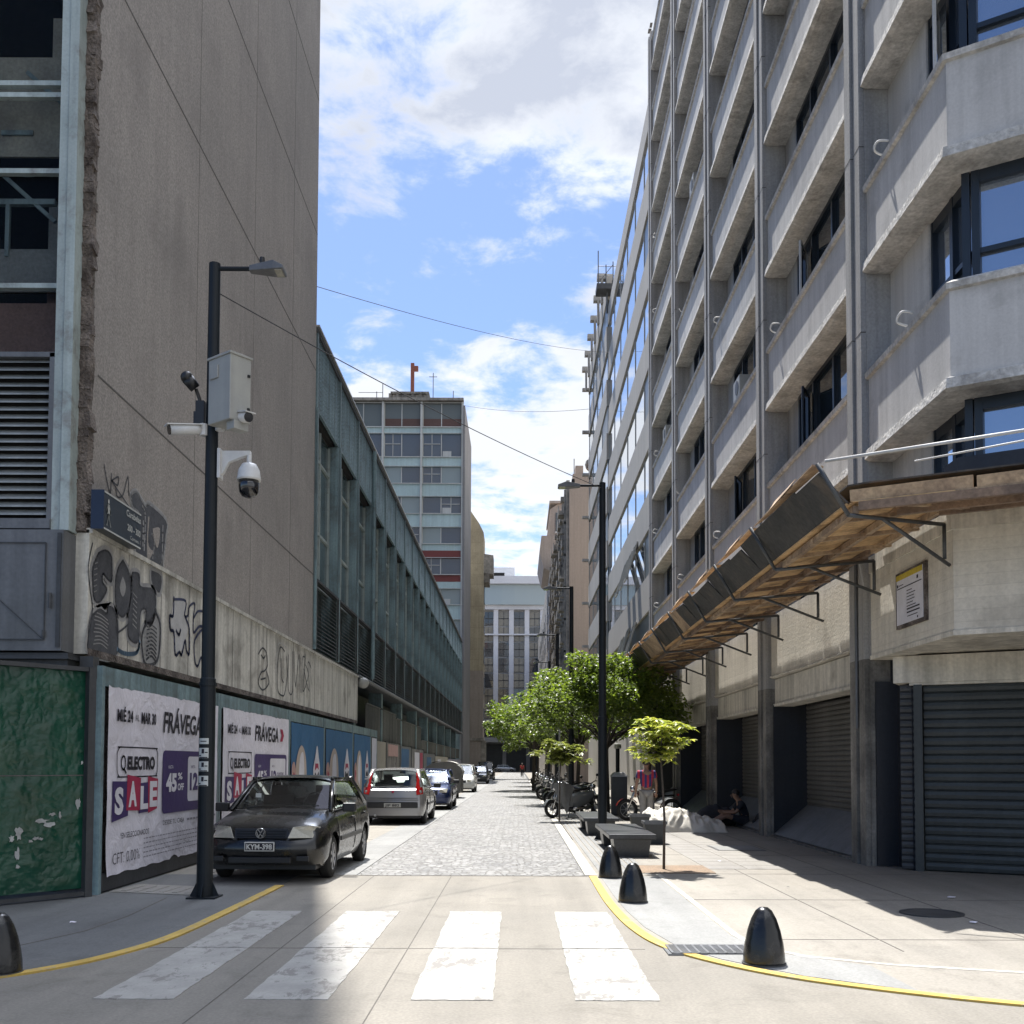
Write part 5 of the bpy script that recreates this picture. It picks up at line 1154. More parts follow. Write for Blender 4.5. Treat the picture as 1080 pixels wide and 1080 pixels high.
# ================================================================ OLD BUILDINGS BEYOND
PB = thing('beige_party_wall_building', 'old building with a tall beige blank side wall and a carved front full of balconies', 'building', (10, 110, 0))
m = MB(); m.box(4.45, 20, 92, 130, 0, 26.2); m.box(4.75, 20, 92, 96, 26.2, 27.5); m.box(5.0, 5.7, 92.2, 93.5, 27.5, 28.3); m.build('party_wall', M['beige'], PB)
m = MB(); rr = random.Random(31)
m.box(4.2, 4.5, 92.3, 130, 0, 27.0)
for fl in range(8):
    z = 3.8+fl*2.9
    y = 93.2
    while y < 129:
        p = rr.uniform(.25, .75)
        m.box(4.2-p, 4.25, y, y+1.7, z, z+.16); m.box(4.2-p, 4.2-p+.05, y, y+1.7, z+.16, z+.85)
        if rr.random() < .5: m.box(4.2-.45, 4.2, y+.4, y+1.1, z+1.3, z+1.75)
        m.box(4.2-.18, 4.22, y-.3, y-.1, z-.9, z+2.2)
        y += 2.6
m.build('carved_front', M['old_stone'], PB)
for fl in range(8):
    for j in range(12):
        o = MB(); y = 93.3+j*3.0; z = 4.1+fl*2.9; o.box(4.12, 4.26, y, y+1.2, z, z+2.0); o.build('window', M['win_glass'], PB)
m = MB(); m.ball((6.6, 93, 28.6), .7, 6); m.tube([(4.9, 92.5, 27.4), (4.9, 92.5, 29)], .04, 5); t = m.build('water_tank', M['dirty_col'], origin=(6.6, 93, 28)); tag(t, 'small rounded water tank on the roof of the beige wall', 'water tank')
MS = thing('mansard_building', 'pale old building with a steep attic storey and heavy overhanging cornice behind the beige wall', 'building', (8, 140, 0))
m = MB(); m.box(3.9, 16, 131, 214, 0, 26.6); m.box(3.9, 16, 131, 146, 26.6, 29); m.build('wall', M['old_stone'], MS)
m = MB(); m.add([(3.5, 130.9, 30.4), (16, 130.9, 30.4), (16, 130.9, 34.6), (4.9, 130.9, 34.6), (3.9, 130.9, 33.9), (3.5, 145, 30.4), (16, 145, 30.4), (16, 145, 34.6), (4.9, 145, 34.6), (3.9, 145, 33.9)], [(0,1,2,3,4), (5,9,8,7,6), (0,4,9,5), (4,3,8,9), (3,2,7,8), (0,5,6,1)]); m.box(3.8, 16, 130.5, 146, 34.6, 34.9); m.build('attic', M['pinkgrey'], MS)
m = MB(); m.add([(3.9, 130.8, 26.0), (3.1, 130.8, 26.4), (2.55, 130.8, 28.4), (2.8, 130.8, 30.5), (16, 130.8, 30.5), (16, 130.8, 26.0), (3.9, 146, 26.0), (3.1, 146, 26.4), (2.55, 146, 28.4), (2.8, 146, 30.5), (16, 146, 30.5), (16, 146, 26.0)], [(0,1,2,3,4,5), (6,11,10,9,8,7), (0,6,7,1), (1,7,8,2), (2,8,9,3), (3,9,10,4)]); m.build('cornice', M['pinkgrey'], MS)
o = MB(); o.box(4.6, 6.2, 130.7, 130.85, 31.0, 33.4); w_ = o.build('window', M['win_glass'], MS); o = MB(); o.box(5.35, 5.45, 130.62, 130.7, 31.0, 33.4); o.box(4.5, 6.3, 130.6, 130.7, 30.8, 31.0); o.build('window_frame', M['tower_white'], w_)
for fl in range(6):
    for j in range(8):
        o = MB(); o.box(3.84, 3.92, 134+j*8, 136+j*8, 4+fl*3.4, 6.2+fl*3.4); o.build('window', M['win_glass'], MS)
# ================================================================ BOLLARDS
def bollard(x, y, label, s=1.0):
    t = thing('bollard', label, 'bollard', (x, y, .01), 'black cone bollards')
    pr = [(.0, .455), (.035, .45), (.065, .425), (.10, .36), (.13, .27), (.152, .17), (.163, .09), (.166, .03), (.166, 0)][::-1]
    m = MB(); m.lathe([(r*s, h*s+.01) for r, h in pr], (x, y, 0), 40); m.build('body', M['black_gloss'], t, smooth=True)
    m = MB(); m.lathe([(.0, .0), (.175*s, .0), (.175*s, .018), (.15, .02)], (x, y, .008), 32); m.build('base_ring', M['dark_metal'], t)
bollard(1.97, 8.42, 'nearest black cone bollard standing by the drain grate')
bollard(1.33, 12.15, 'middle black cone bollard on the right yellow line')
bollard(1.30, 14.75, 'farthest black cone bollard close to the stone bench')
bollard(-3.92, 7.95, 'black cone bollard at the left edge by the curving yellow line')
# ================================================================ BENCHES, TUBS, BIN
def bench(x0, x1, y0, y1, label):
    t = thing('stone_bench', label, 'bench', ((x0+x1)/2, (y0+y1)/2, 0), 'dark stone benches')
    m = MB(); m.box(x0, x1, y0, y1, .33, .41); m.build('seat', M['bench_stone'], t, bevel=.012)
    for a in (y0+.12, y1-.72):
        m = MB(); m.add([(x0+.12, a, .01), (x1-.12, a, .01), (x1-.12, a+.6, .01), (x0+.12, a+.6, .01), (x0+.08, a-.04, .33), (x1-.08, a-.04, .33), (x1-.08, a+.64, .33), (x0+.08, a+.64, .33)], [(0,3,2,1), (4,5,6,7), (0,1,5,4), (1,2,6,5), (2,3,7,6), (3,0,4,7)]); m.build('leg', M['bench_stone'], t, bevel=.01)
bench(1.55, 2.36, 17.85, 21.1, 'nearest dark stone bench in front of the lamp pole')
bench(1.45, 2.25, 23.3, 26.5, 'farther dark stone bench behind the lamp pole')
def tub(x, y, s, label):
    t = thing('concrete_tub', label, 'stool', (x, y, 0), 'dark tapered tubs')
    h = .46*s; a, b = .15*s, .22*s
    m = MB(); m.add([(x-a, y-a, .01), (x+a, y-a, .01), (x+a, y+a, .01), (x-a, y+a, .01), (x-b, y-b, h), (x+b, y-b, h), (x+b, y+b, h), (x-b, y+b, h)], [(0,3,2,1), (0,1,5,4), (1,2,6,5), (2,3,7,6), (3,0,4,7)])
    c = b-.04*s; m.add([(x-b, y-b, h), (x+b, y-b, h), (x+b, y+b, h), (x-b, y+b, h), (x-c, y-c, h), (x+c, y-c, h), (x+c, y+c, h), (x-c, y+c, h), (x-c, y-c, h-.06), (x+c, y-c, h-.06), (x+c, y+c, h-.06), (x-c, y+c, h-.06)], [(0,1,5,4), (1,2,6,5), (2,3,7,6), (3,0,4,7), (4,5,9,8), (5,6,10,9), (6,7,11,10), (7,4,8,11), (8,9,10,11)])
    m.build('body', M['bin'], t); m = MB(); m.box(x-b-.015, x+b+.015, y-b-.015, y-b, h-.05, h+.01); m.box(x-b-.015, x+b+.015, y+b, y+b+.015, h-.05, h+.01); m.box(x-b-.015, x-b, y-b, y+b, h-.05, h+.01); m.box(x+b, x+b+.015, y-b, y+b, h-.05, h+.01); m.build('rim', M['grey_metal'], t)
tub(2.74, 21.1, 1.0, 'nearer dark tapered tub between the bench and the white tarpaulin')
tub(2.78, 24.0, 1.0, 'farther dark tapered tub beside the white tarpaulin')
LB = thing('litter_bin', 'tall dark litter bin with a pale domed lid behind the first right lamp pole', 'litter bin', (3.15, 32.8, 0))
m = MB(); m.box(2.92, 3.40, 32.6, 33.05, .05, 1.22); m.build('body', M['bin'], LB, bevel=.02)
m = MB(); m.add([(2.88, 32.56, 1.22), (3.44, 32.56, 1.22), (3.44, 33.09, 1.22), (2.88, 33.09, 1.22), (3.0, 32.65, 1.36), (3.32, 32.65, 1.36), (3.32, 33.0, 1.36), (3.0, 33.0, 1.36)], [(0,3,2,1), (4,5,6,7), (0,1,5,4), (1,2,6,5), (2,3,7,6), (3,0,4,7)]); m.build('lid', M['steel'], LB, bevel=.02)
m = MB(); m.box(2.96, 3.36, 32.64, 33.0, 0, .05); m.build('base', M['dark_metal'], LB)
PL = thing('low_light_post', 'short dark light post with a pale cap near the shop fronts', 'light post', (3.42, 36, 0))
m = MB(); m.tube([(3.42, 36, 0), (3.42, 36, 2.15)], .07, 12); m.build('post', M['pole'], PL)
m = MB(); m.lathe([(.12, 2.15), (.13, 2.2), (.12, 2.3), (.09, 2.34)], (3.42, 36, 0), 16); m.build('cap', M['box_grey'], PL)
m = MB(); m.tube([(1.18, 30, 0), (1.18, 30, 2.6)], .028, 8); t = m.build('thin_post', M['steel'], origin=(1.18, 30, 0)); tag(t, 'thin pale grey post rising in front of the grey scooter', 'post')

# ================================================================ TREES
def leaf_cloud(mb, rnd, c, r, n, size, flat=.7):
    for _ in range(n):
        while True:
            p = Vector((rnd.uniform(-1, 1), rnd.uniform(-1, 1), rnd.uniform(-1, 1)))
            if p.length <= 1: break
        p = p * (p.length**-.35 if p.length > .05 else 1)
        q = Vector((c[0]+p.x*r, c[1]+p.y*r, c[2]+p.z*r*flat))
        d = Vector((rnd.gauss(0, 1), rnd.gauss(0, 1), rnd.gauss(0, .6)-.15)).normalized(); up = Vector((rnd.gauss(0, .5), rnd.gauss(0, .5), 1)).normalized()
        s = d.cross(up).normalized(); s_ = size*rnd.uniform(.7, 1.25); w = s_*.30; nn = s.cross(d)*s_*.08
        mb.add([q, q+d*s_*.45+s*w+nn, q+d*s_, q+d*s_*.45-s*w+nn], [(0, 1, 2), (0, 2, 3)])
def tree_mesh(seed, h0, H, Rr, nclump, nleaf, size):
    rnd = random.Random(seed); tr = MB(); cr = MB()
    lean = rnd.uniform(-.08, .08)
    tr.tube([(0, 0, 0), (lean*.3, 0, h0*.5), (lean, .0, h0), (lean, 0.05, h0+(H-h0)*.4)], [.10, .08, .065, .04], 10)
    cs = []
    mid = h0+(H-h0)*.42
    for i in range(nclump):
        an = rnd.uniform(0, 2*math.pi); el = math.asin(rnd.uniform(-.55, 1)); rr = rnd.uniform(.62, 1.0) if i % 5 else rnd.uniform(.2, .6)
        wob = 1+.22*noise.noise((math.cos(an)*1.3+seed, math.sin(an)*1.3, el*1.5))
        c = (Rr*rr*wob*math.cos(an)*math.cos(el), Rr*rr*wob*math.sin(an)*math.cos(el), mid + (H-mid)*rr*wob*math.sin(el)*(1 if el > 0 else 1.0))
        cs.append(c); leaf_cloud(cr, rnd, c, rnd.uniform(.28, .5), nleaf, size)
    for c in cs[::8]: j = rnd.uniform(-.15, .15); tr.tube([(lean, 0, h0*rnd.uniform(.85, 1.05)), (c[0]*.25+j, c[1]*.25, h0+(c[2]-h0)*.35), (c[0]*.55, c[1]*.55+j, h0+(c[2]-h0)*.6), (c[0]*.9, c[1]*.9, c[2])], [.035, .026, .015, .006], 6)
    return tr, cr
def tree(seed, label, x, y, h0, H, Rr, nclump, nleaf, size, leafmat, group=None, cat='tree', name='street_tree'):
    t = thing(name, label, cat, (0, 0, 0), group); tr, cr = tree_mesh(seed, h0, H, Rr, nclump, nleaf, size)
    tr.build('trunk', M['bark'], t, smooth=True); cr.build('crown', M[leafmat], t, normals=False); t.location = (x, y, 0)
    return t
GT = 'street trees along the right pavement'
T1 = tree(1, 'nearest rounded street tree with glossy leaves behind the first right lamp pole', 2.85, 33.5, 2.3, 5.15, 2.35, 170, 84, .15, 'leaf', GT)
T2 = tree(2, 'second street tree overlapping the nearest one on its left', 2.35, 41.5, 2.4, 5.3, 2.5, 150, 72, .165, 'leaf', GT)
T3 = tree(3, 'wide street tree reaching out over the cobbles at mid distance', 1.9, 52, 2.5, 5.6, 3.0, 140, 55, .22, 'leaf', GT)
T4 = tree(6, 'dark shaded tree close to the shop fronts under the far end of the canopy', 4.75, 38.0, 2.5, 4.9, 1.35, 70, 55, .17, 'leaf_shaded')
lab = ['tree with its crown farthest left over the cobbled lane', 'small tree just beyond the one leaning over the lane', 'distant tree where the row of crowns grows hazy', 'last tree of the row before the street end']
for i, (src, x, y, s, a) in enumerate(((T3, .9, 63, 1.05, 2.0), (T2, 2.0, 76, 1.15, 1.0), (T1, 1.7, 92, 1.2, 4.0), (T3, 1.8, 112, 1.1, 5.0))):
    c = copy_tree(src); c.location = (x, y, 0); c.scale = (s, s, s); c.rotation_euler = (0, 0, a); c['label'] = lab[i]
def sapling(x, y, H, Rr, seed, label, n, size, mat, lean):
    t = thing('sapling', label, 'young tree', (0, 0, 0)); rnd = random.Random(seed)
    tr = MB(); tr.tube([(0, 0, 0), (.01, 0, H*.35), (lean*.4, 0, H*.6), (lean, 0, H*.8), (lean*1.6, 0, H*.9)], [.022, .019, .016, .012, .006], 8)
    cr = MB(); tips = []
    for i in range(52):
        an = i*2.4+rnd.uniform(-.3, .3); rr = Rr*rnd.uniform(.12, 1)*(1 if i % 3 else .6); e = (lean+rr*math.cos(an), rr*math.sin(an), H*rnd.uniform(.73, .985)+.06*(1-rr/Rr)); tips.append(e)
        tr.tube([(lean*.9, 0, H*.76), (lean+rr*.5*math.cos(an), rr*.5*math.sin(an), (H*.76+e[2])/2), e], [.009, .006, .003], 5)
    for e in tips:
        for w in range(3):
            c = (e[0]+rnd.uniform(-.08, .08), e[1]+rnd.uniform(-.08, .08), e[2]+rnd.uniform(-.06, .05)); k = n
            for j in range(k):
                a = 2*math.pi*j/k+rnd.uniform(-.4, .4); dp = rnd.uniform(-.45, .35); d = Vector((math.cos(a), math.sin(a), dp)).normalized(); s = d.cross(Vector((0, 0, 1))).normalized(); u = s.cross(d)
                L = size*rnd.uniform(.7, 1.2); W = L*.19; q = Vector(c)
                P = [q, q+d*L*.25+s*W*.8+u*.006, q+d*L*.6+s*W+u*.008-Vector((0, 0, L*.04)), q+d*L-Vector((0, 0, L*.14)), q+d*L*.6-s*W+u*.008-Vector((0, 0, L*.04)), q+d*L*.25-s*W*.8+u*.006, q+d*L*.5-Vector((0, 0, L*.02))]
                cr.add(P, [(0, 1, 6), (1, 2, 6), (2, 3, 6), (3, 4, 6), (4, 5, 6), (5, 0, 6)])
    tr.build('trunk', M['bark'], t, smooth=True); cr.build('crown', M[mat], t, normals=False); t.location = (x, y, 0); return t
sapling(2.21, 15.9, 2.28, .46, 12, 'slim yellow green sapling in the soil square by the benches', 8, .135, 'leaf_new', -.05)
sapling(1.15, 29.4, 2.25, .75, 13, 'pale leaved young tree behind the thin grey post', 10, .20, 'leaf_pale', .05)
if 0: sapling(1.6, 39, 2.35, .8, 14, 'second pale young tree lower than the big crowns', 10, .22, 'leaf_pale', -.1)

# ================================================================ CARS
def lerp(a, b, u): return a+(b-a)*u
def interp(tab, x):
    if x <= tab[0][0]: return tab[0][1]
    for (a, va), (b, vb) in zip(tab, tab[1:]):
        if x <= b: u = (x-a)/(b-a); u = u*u*(3-2*u) if 0 else u; return va+(vb-va)*u
    return tab[-1][1]
def car(name, label, L, W, H, body, hood, belt, wsh, roof, rearg, wheels, wr, kind, rim='rim', trim=None):
    """front towards -y, origin at ground centre"""
    t = thing(name, label, 'car', (0, 0, 0)); w0 = W/2; trim = trim or M['black_plastic']; y0 = -L/2
    def plan(s):
        k = 1
        if s < .42: k = .74+.26*math.sqrt(max(0, 1-(1-s/.42)**2))
        e = L-s
        if e < .38: k = min(k, .84+.16*math.sqrt(max(0, 1-(1-e/.38)**2)))
        return w0*k
    def arch(s):
        z = .20 if .25 < s < L-.25 else .24
        for c in wheels:
            d = abs(s-c)
            if d < wr+.06: z = max(z, wr*.98+math.sqrt((wr+.06)**2-d*d)*.98)
        return z
    ss = sorted(set([0, .03, .07, .13, .2, .3, .42] + [round(.42+(L-.84)*i/44, 3) for i in range(1, 44)] + [L-.42, L-.3, L-.2, L-.12, L-.06, L-.02, L] + [round(c+dd, 3) for c in wheels for dd in (-wr-.06, -wr-.055, wr+.055, wr+.06)]))
    hw = [(0, .90), (.2, .975), (.45, 1.0), (.65, .995), (.85, .965), (1.0, .91)]
    def _unused(): pass
    def setback(s, z):
        f = max(0, 1-s/.5); b_ = max(0, 1-(L-s)/.4); return f*max(0, z-.50)*.50*f + f*max(0, .40-z)*.35 - b_*max(0, z-.55)*(.25 if kind != 'sedan' else .2)*b_ - (b_*.0)
    rows = []
    for s in ss:
        w = plan(s); zb = arch(s); zs = interp(belt, s); zt = interp(hood, s); row = []
        for f in (0, .06, .22, .40, .58, .76, .9, 1.0):
            z = lerp(zb, zs-.03, f); k = interp(hw, (z-.2)/(zs-.2)); row.append((w*k, z))
        row.append((w*.875, zs)); row.append((w*.80, lerp(zs, zt, .75))); row.append((w*.55, zt)); row.append((0, zt+.015))
        full = row + [(-a, b) for a, b in row[::-1][1:]]
        rows.append([(x, y0+s+setback(s, z), z) for x, z in full])
    b = MB(); b.grid(rows)
    for rw_, sg_, bl_ in ((rows[0], -1, .07), (rows[-1], 1, .05)):
        nn_ = len(rw_)//2; G = []
        for i in range(nn_+1):
            a_, c_ = rw_[i], rw_[-1-i]; G.append([(lerp(a_[0], c_[0], j/10), a_[1]+sg_*bl_*(1-(2*j/10-1)**2)*(1-.35*(i/nn_)**2), lerp(a_[2], c_[2], j/10)) for j in range(11)])
        b.grid(G)
    bo = b.build('body', body, t, smooth=True)
    bo.data.set_sharp_from_angle(angle=R(38)) if hasattr(bo.data, 'set_sharp_from_angle') else None
    m = MB(); m.box(-w0*.84, w0*.84, y0+.15, -y0-.15, .17, .5); m.build('underbody', M['black_plastic'], t)
    # greenhouse
    (sa, sb), (ra_, rb_), (ta, tb) = wsh, roof, rearg      # windshield base/top s, roof s-range, rear glass top/base
    wb_, wt = .865*w0, .70*w0
    def cabw(z, zbelt): u = (z-zbelt)/(H-zbelt); return lerp(wb_, wt, u**1.15)
    zba = interp(hood, sa)-.01; zbb = interp(hood, tb)
    n = 10
    def surf_grid(s0, z0, s1, z1, inset, bul0, bul1, nz=6, x0=-1, x1=1, off=0):
        rr = []
        for j in range(nz+1):
            u = j/nz; s = lerp(s0, s1, u); z = lerp(z0, z1, u) + math.sin(math.pi*u)*.03*off; row = []
            w = lerp(wb_, wt, u)*inset
            for i in range(n+1):
                x = lerp(x0, x1, i/n); row.append((x*w, y0+s+lerp(bul0, bul1, u)*(1-x*x)*-1, z+(.02 if u == 1 else .0)*(1-x*x)*(1 if j == nz else 0)))
            rr.append(row)
        return rr
    gw = MB(); gw.grid(surf_grid(sa+.06, zba+.01, sb, H-.055, .93, .10, .05)); ws = gw.build('windshield', M['car_glass'], t, smooth=True)
    if kind != 'van':
        gr = MB(); gr.grid(surf_grid(tb-.03, zbb+.03, ta, H-.075, .90, -.05, -.03)); rw = gr.build('rear_window', M['car_glass'], t, smooth=True)
    # roof
    rr = []
    for j in range(9):
        u = j/8; s = lerp(ra_, rb_, u); row = []; zc = H - .03*(2*u-.8)**2 - (.02 if j in (0, 8) else 0)
        for i in range(n+1): x = lerp(-1, 1, i/n); row.append((x*wt*1.02, y0+s - (.05 if j == 0 else 0)*(1-x*x) + (.04 if j == 8 else 0)*(1-x*x), zc-.045*x*x*x*x-.01*x*x))
        rr.append(row)
    m = MB(); m.grid(rr)
    m.grid([[(x, y, z-.03) for x, y, z in r_] for r_ in rr])
    # pillars
    for sx in (-1, 1):
        def P(s, z, zb_): return (sx*cabw(z, zb_), y0+s, z)
        zb1 = interp(belt, sa)+.0
        m.bar((sx*wb_*1.0, y0+sa, zba-.01), (sx*wt*1.0, y0+sb+.02, H-.055), .055, .05)
        m.bar((sx*wb_*1.0, y0+tb-.02, zbb), (sx*wt*1.0, y0+ta, H-.06), .09, .07)
        m.bar((sx*wt*1.015, y0+ra_, H-.055), (sx*wt*1.015, y0+rb_, H-.07), .05, .05)
        # C quarter
    rf = m.build('roof', body, t, smooth=True)
    for sx in (-1, 1):
        mids = interp(belt, (sa+tb)/2); sm = lerp(sa, tb, .50)
        fr = MB(); zb2 = interp(belt, sm)+.005
        q = [(sx*(wb_+.012), y0+sa+.10, interp(belt, sa)+.0), (sx*(wb_+.012), y0+tb-.06, interp(belt, tb)+.0), (sx*(wt+.012), y0+ta-.05, H-.07), (sx*(wt+.012), y0+sb+.10, H-.065)]
        def S4(u, v):
            a = Vector(q[0]).lerp(Vector(q[1]), u); b__ = Vector(q[3]).lerp(Vector(q[2]), u); p = a.lerp(b__, v); p.x += sx*.025*math.sin(math.pi*v); return tuple(p)
        segs = ((.03, .455), (.475, .83), (.85, .98)) if kind != 'coupe' else ((.03, .55), (.58, .95))
        back = MB()
        def patch(u0_, u1_, v0_, v1_): back.grid([[S4(lerp(u0_, u1_, i/8), lerp(v0_, v1_, j/4)) for i in range(9)] for j in range(5)])
        patch(0, 1, 0, .10); patch(0, 1, .90, 1)
        eds = [0] + [e for s_ in segs for e in s_] + [1]
        for k in range(0, len(eds), 2): patch(eds[k], eds[k+1]+.012, 0, 1)
        back.build('window_surround', body, t, smooth=True)
        for a_, b_ in segs:
            g_ = MB(); g_.grid([[tuple(Vector(S4(lerp(a_, b_, i/6), .08+.84*j/4))+Vector((sx*.006, 0, 0))) for i in range(7)] for j in range(5)]); g_.build('side_window', M['car_glass'], t, smooth=True)
        # doors: seams and handles
        sl = MB(); zz = lambda s: interp(belt, s)
        for s in ((lerp(sa, tb, .03)), sm, tb-.35):
            for k in range(6):
                z0_ = lerp(.30, zz(s)-.06, k/6); z1_ = lerp(.30, zz(s)-.06, (k+1)/6)
                kk = lambda z: w0*interp(hw, (z-.2)/(zz(s)-.2))+.002
                if abs(s-wheels[1]) < wr+.1 and z0_ < wr+.42: continue
                sl.bar((sx*kk(z0_), y0+s, z0_), (sx*kk(z1_), y0+s, z1_), .008, .012)
        sl.build('door_seam', M['black_plastic'], t)
        for s in (sm-.16, tb-.5):
            hd = MB(); z_ = zz(s)-.12; hd.obox((sx*(w0*.975+.015), y0+s, z_), (.03, .16, .035)); hd.build('door_handle', trim, t, bevel=.006)
        st = MB(); st.bar((sx*(w0+.004), y0+wheels[0]+wr+.1, .52), (sx*(w0+.004), y0+wheels[1]-wr-.1, .52), .018, .06); st.build('side_moulding', trim, t)
        mr = MB(); mr.obox((sx*(w0*1.0+.10), y0+sa+.30, interp(belt, sa)+.10), (.20, .09, .13)); mr.bar((sx*(w0*.86), y0+sa+.32, interp(belt, sa)+.04), (sx*(w0+.02), y0+sa+.31, interp(belt, sa)+.08), .04); mr.build('mirror', trim, t, bevel=.025)
    # wheels
    for s in wheels:
        for sx in (-1, 1):
            c = (sx*(w0-.11), y0+s, wr)
            m = MB(); m.torus(c, wr-.075, .075, 'x', 32, 10, 1.25); m.lathe([(wr-.01, -.07), (wr, -.05), (wr, .05), (wr-.01, .07)], c, 32, 'x'); tw = m.build('tyre', M['tyre'], t, smooth=True)
            m = MB(); ox = c[0]+sx*.065; m.torus((ox, c[1], c[2]), wr-.105, .018, 'x', 28, 6); m.lathe([(.05, -.02), (.05, .02)], (ox, c[1], c[2]), 16, 'x')
            for k in range(7):
                a = 2*math.pi*k/7; m.bar((ox, c[1]+.04*math.cos(a), c[2]+.04*math.sin(a)), (ox, c[1]+(wr-.1)*math.cos(a), c[2]+(wr-.1)*math.sin(a)), .045, .03, (1, 0, 0))
            m.build('rim', M[rim], tw)
            m = MB(); m.lathe([(wr-.10, -.03), (wr-.10, .0)], (ox-sx*.03, c[1], c[2]), 24, 'x'); m.build('brake_disc', M['dark_metal'], tw)
    ip = MB(); zb_ = interp(belt, L*.5)
    for sx in (-1, 1):
        ip.obox((sx*.34, y0+sb+.45, zb_+.0), (.46, .14, .42), Matrix.Rotation(R(-12), 3, 'X')); ip.obox((sx*.34, y0+sb+.50, zb_+.28), (.24, .10, .16), Matrix.Rotation(R(-12), 3, 'X'))
    ip.obox((0, y0+ta-.35, zb_-.02), (1.15, .14, .34), Matrix.Rotation(R(-14), 3, 'X')); ip.obox((0, y0+sa+.42, zba+.0), (1.2, .3, .09)); ip.torus((.36, y0+sa+.62, zba+.06), .17, .014, 'y', 20, 6); ip.box(-.08, .08, y0+sb+.0, y0+sb+.02, H-.17, H-.11); ip.build('interior', M['seat_cloth'], t, bevel=.03)
    # wipers
    m = MB()
    for x0_, x1_ in ((-.55, .05), (.0, .58)): m.bar((x0_*w0*1.1, y0+sa+.03, zba+.03), (x1_*w0*1.1, y0+sa+.10, zba+.05), .02)
    m.build('wiper', M['black_plastic'], t)
    return t, dict(y0=y0, w0=w0, L=L, H=H)
# ---- black hatchback seen from the front
pb = carpaint('dusty_black_paint', (.003, .0035, .004), .0, .012)
CB, c = car('parked_car', 'dusty black hatchback parked facing the camera beside the left lamp pole', 3.93, 1.66, 1.42, pb,
    [(0, .60), (.05, .70), (.14, .76), (.5, .86), (1.05, .955), (3.3, .98), (3.7, .96), (3.93, .86)], [(0, .60), (.1, .72), (.5, .80), (1.1, .87), (2.2, .90), (3.6, .93), (3.93, .84)],
    (1.0, 1.78), (1.72, 3.05), (3.10, 3.72), (.80, 3.27), .30, 'hatch')
y0, w0 = c['y0']-.055, c['w0']
for sx in (-1, 1):
    m = MB(); zt = .735; P = [(sx*.36, y0+.035, .60), (sx*.66, y0+.13, .60), (sx*.735, y0+.27, .63), (sx*.735, y0+.34, .735), (sx*.62, y0+.16, .765), (sx*.42, y0+.08, .745)]; m.slab(P, (0, -.022, 0)); m.build('headlight', M['headlamp'], CB, bevel=.012)
    m = MB(); m.obox((sx*.57, y0-.005, .33), (.17, .03, .07)); m.build('fog_lamp_recess', M['black_plastic'], CB, bevel=.01)
m = MB(); m.slab([(-.34, y0+.035, .60), (.34, y0+.035, .60), (.36, y0+.08, .725), (-.36, y0+.08, .725)], (0, -.012, 0)); g_ = m.build('grille', M['black_plastic'], CB)
m = MB()
for k in range(3): m.box(-.33, .33, y0+.018+k*.010, y0+.028+k*.010, .62+k*.035, .63+k*.035)
m.build('grille_bar', M['pole'], g_)
m = MB(); m.torus((0, y0+.008, .665), .062, .008, 'y', 28, 6)
def vbar(a, b): m.bar((a[0], y0+.008, .665+a[1]), (b[0], y0+.008, .665+b[1]), .012, .01, (0, 1, 0))
for a, b in (((-.03, .045), (-.0, .005)), ((.03, .045), (0, .005)), ((-.052, .02), (-.025, -.048)), ((-.025, -.048), (0, -.005)), ((0, -.005), (.025, -.048)), ((.025, -.048), (.052, .02))): vbar(a, b)
m.build('round_badge', M['chrome'], CB)
m = MB(); m.box(-w0*.5, w0*.5, y0-.035, y0+.05, .27, .35); m.mi = 0; m.build('lower_intake', M['black_plastic'], CB, bevel=.01)
m = MB(); m.box(-.20, .20, y0-.045, y0-.03, .43, .555); pt = m.build('number_plate', M['plate'], CB, bevel=.006)
m = MB(); m.box(-.185, .185, y0-.049, y0-.046, .445, .54); m.mi = 1; m.text('KYM-398', (-.17, y0-.050, .458), (1, 0, 0), (0, 0, 1), .07, .34, .03); m.build('plate_characters', [M['p_black'], M['plate']], pt, normals=False)
m = MB(); m.bar((-.2, y0-.025, .49), (.2, y0-.025, .49), .03, .06); m.build('plate_mount', M['black_plastic'], CB)
m = MB(); m.box(-.42, -.34, y0+1.26, y0+1.27, 1.1, 1.16); m.build('windscreen_sticker', M['sign_white'], CB)
CB.location = (-3.37, 13.95+1.965, .006); CB.rotation_euler = (0, 0, R(-1.5))
# ---- silver hatchback seen from behind
ps = carpaint('silver_paint', (.30, .295, .29), .45)
CS, c = car('parked_car', 'silver hatchback with tall red tail lamps parked facing away behind the black car', 4.05, 1.69, 1.49, ps,
    [(0, .62), (.1, .74), (.5, .86), (1.0, .97), (3.5, 1.0), (3.85, .98), (4.05, .88)], [(0, .62), (.1, .72), (.5, .82), (1.1, .90), (2.2, .94), (3.7, .98), (4.05, .90)],
    (.95, 1.75), (1.7, 3.45), (3.50, 3.86), (.82, 3.33), .31, 'hatch')
y1 = c['y0']+c['L']+.045; w0 = c['w0']
for sx in (-1, 1):
    m = MB(); P = [(sx*.62, y1-.06, .78), (sx*.78, y1-.20, .80), (sx*.775, y1-.24, .93), (sx*.66, y1-.40, 1.20), (sx*.60, y1-.46, 1.36), (sx*.565, y1-.44, 1.36), (sx*.60, y1-.30, 1.14), (sx*.59, y1-.14, .95)]; m.slab(P, (0, .035, 0)); m.build('tail_light', M['red_lamp'], CS, bevel=.01)
m = MB(); m.box(-.66, .66, y1-.015, y1+.022, .44, .60); m.build('bumper_insert', M['black_plastic'], CS, bevel=.02)
m = MB(); m.box(-.22, .22, y1+.022, y1+.034, .46, .57); pt = m.build('number_plate', M['box_grey'], CS, bevel=.005)
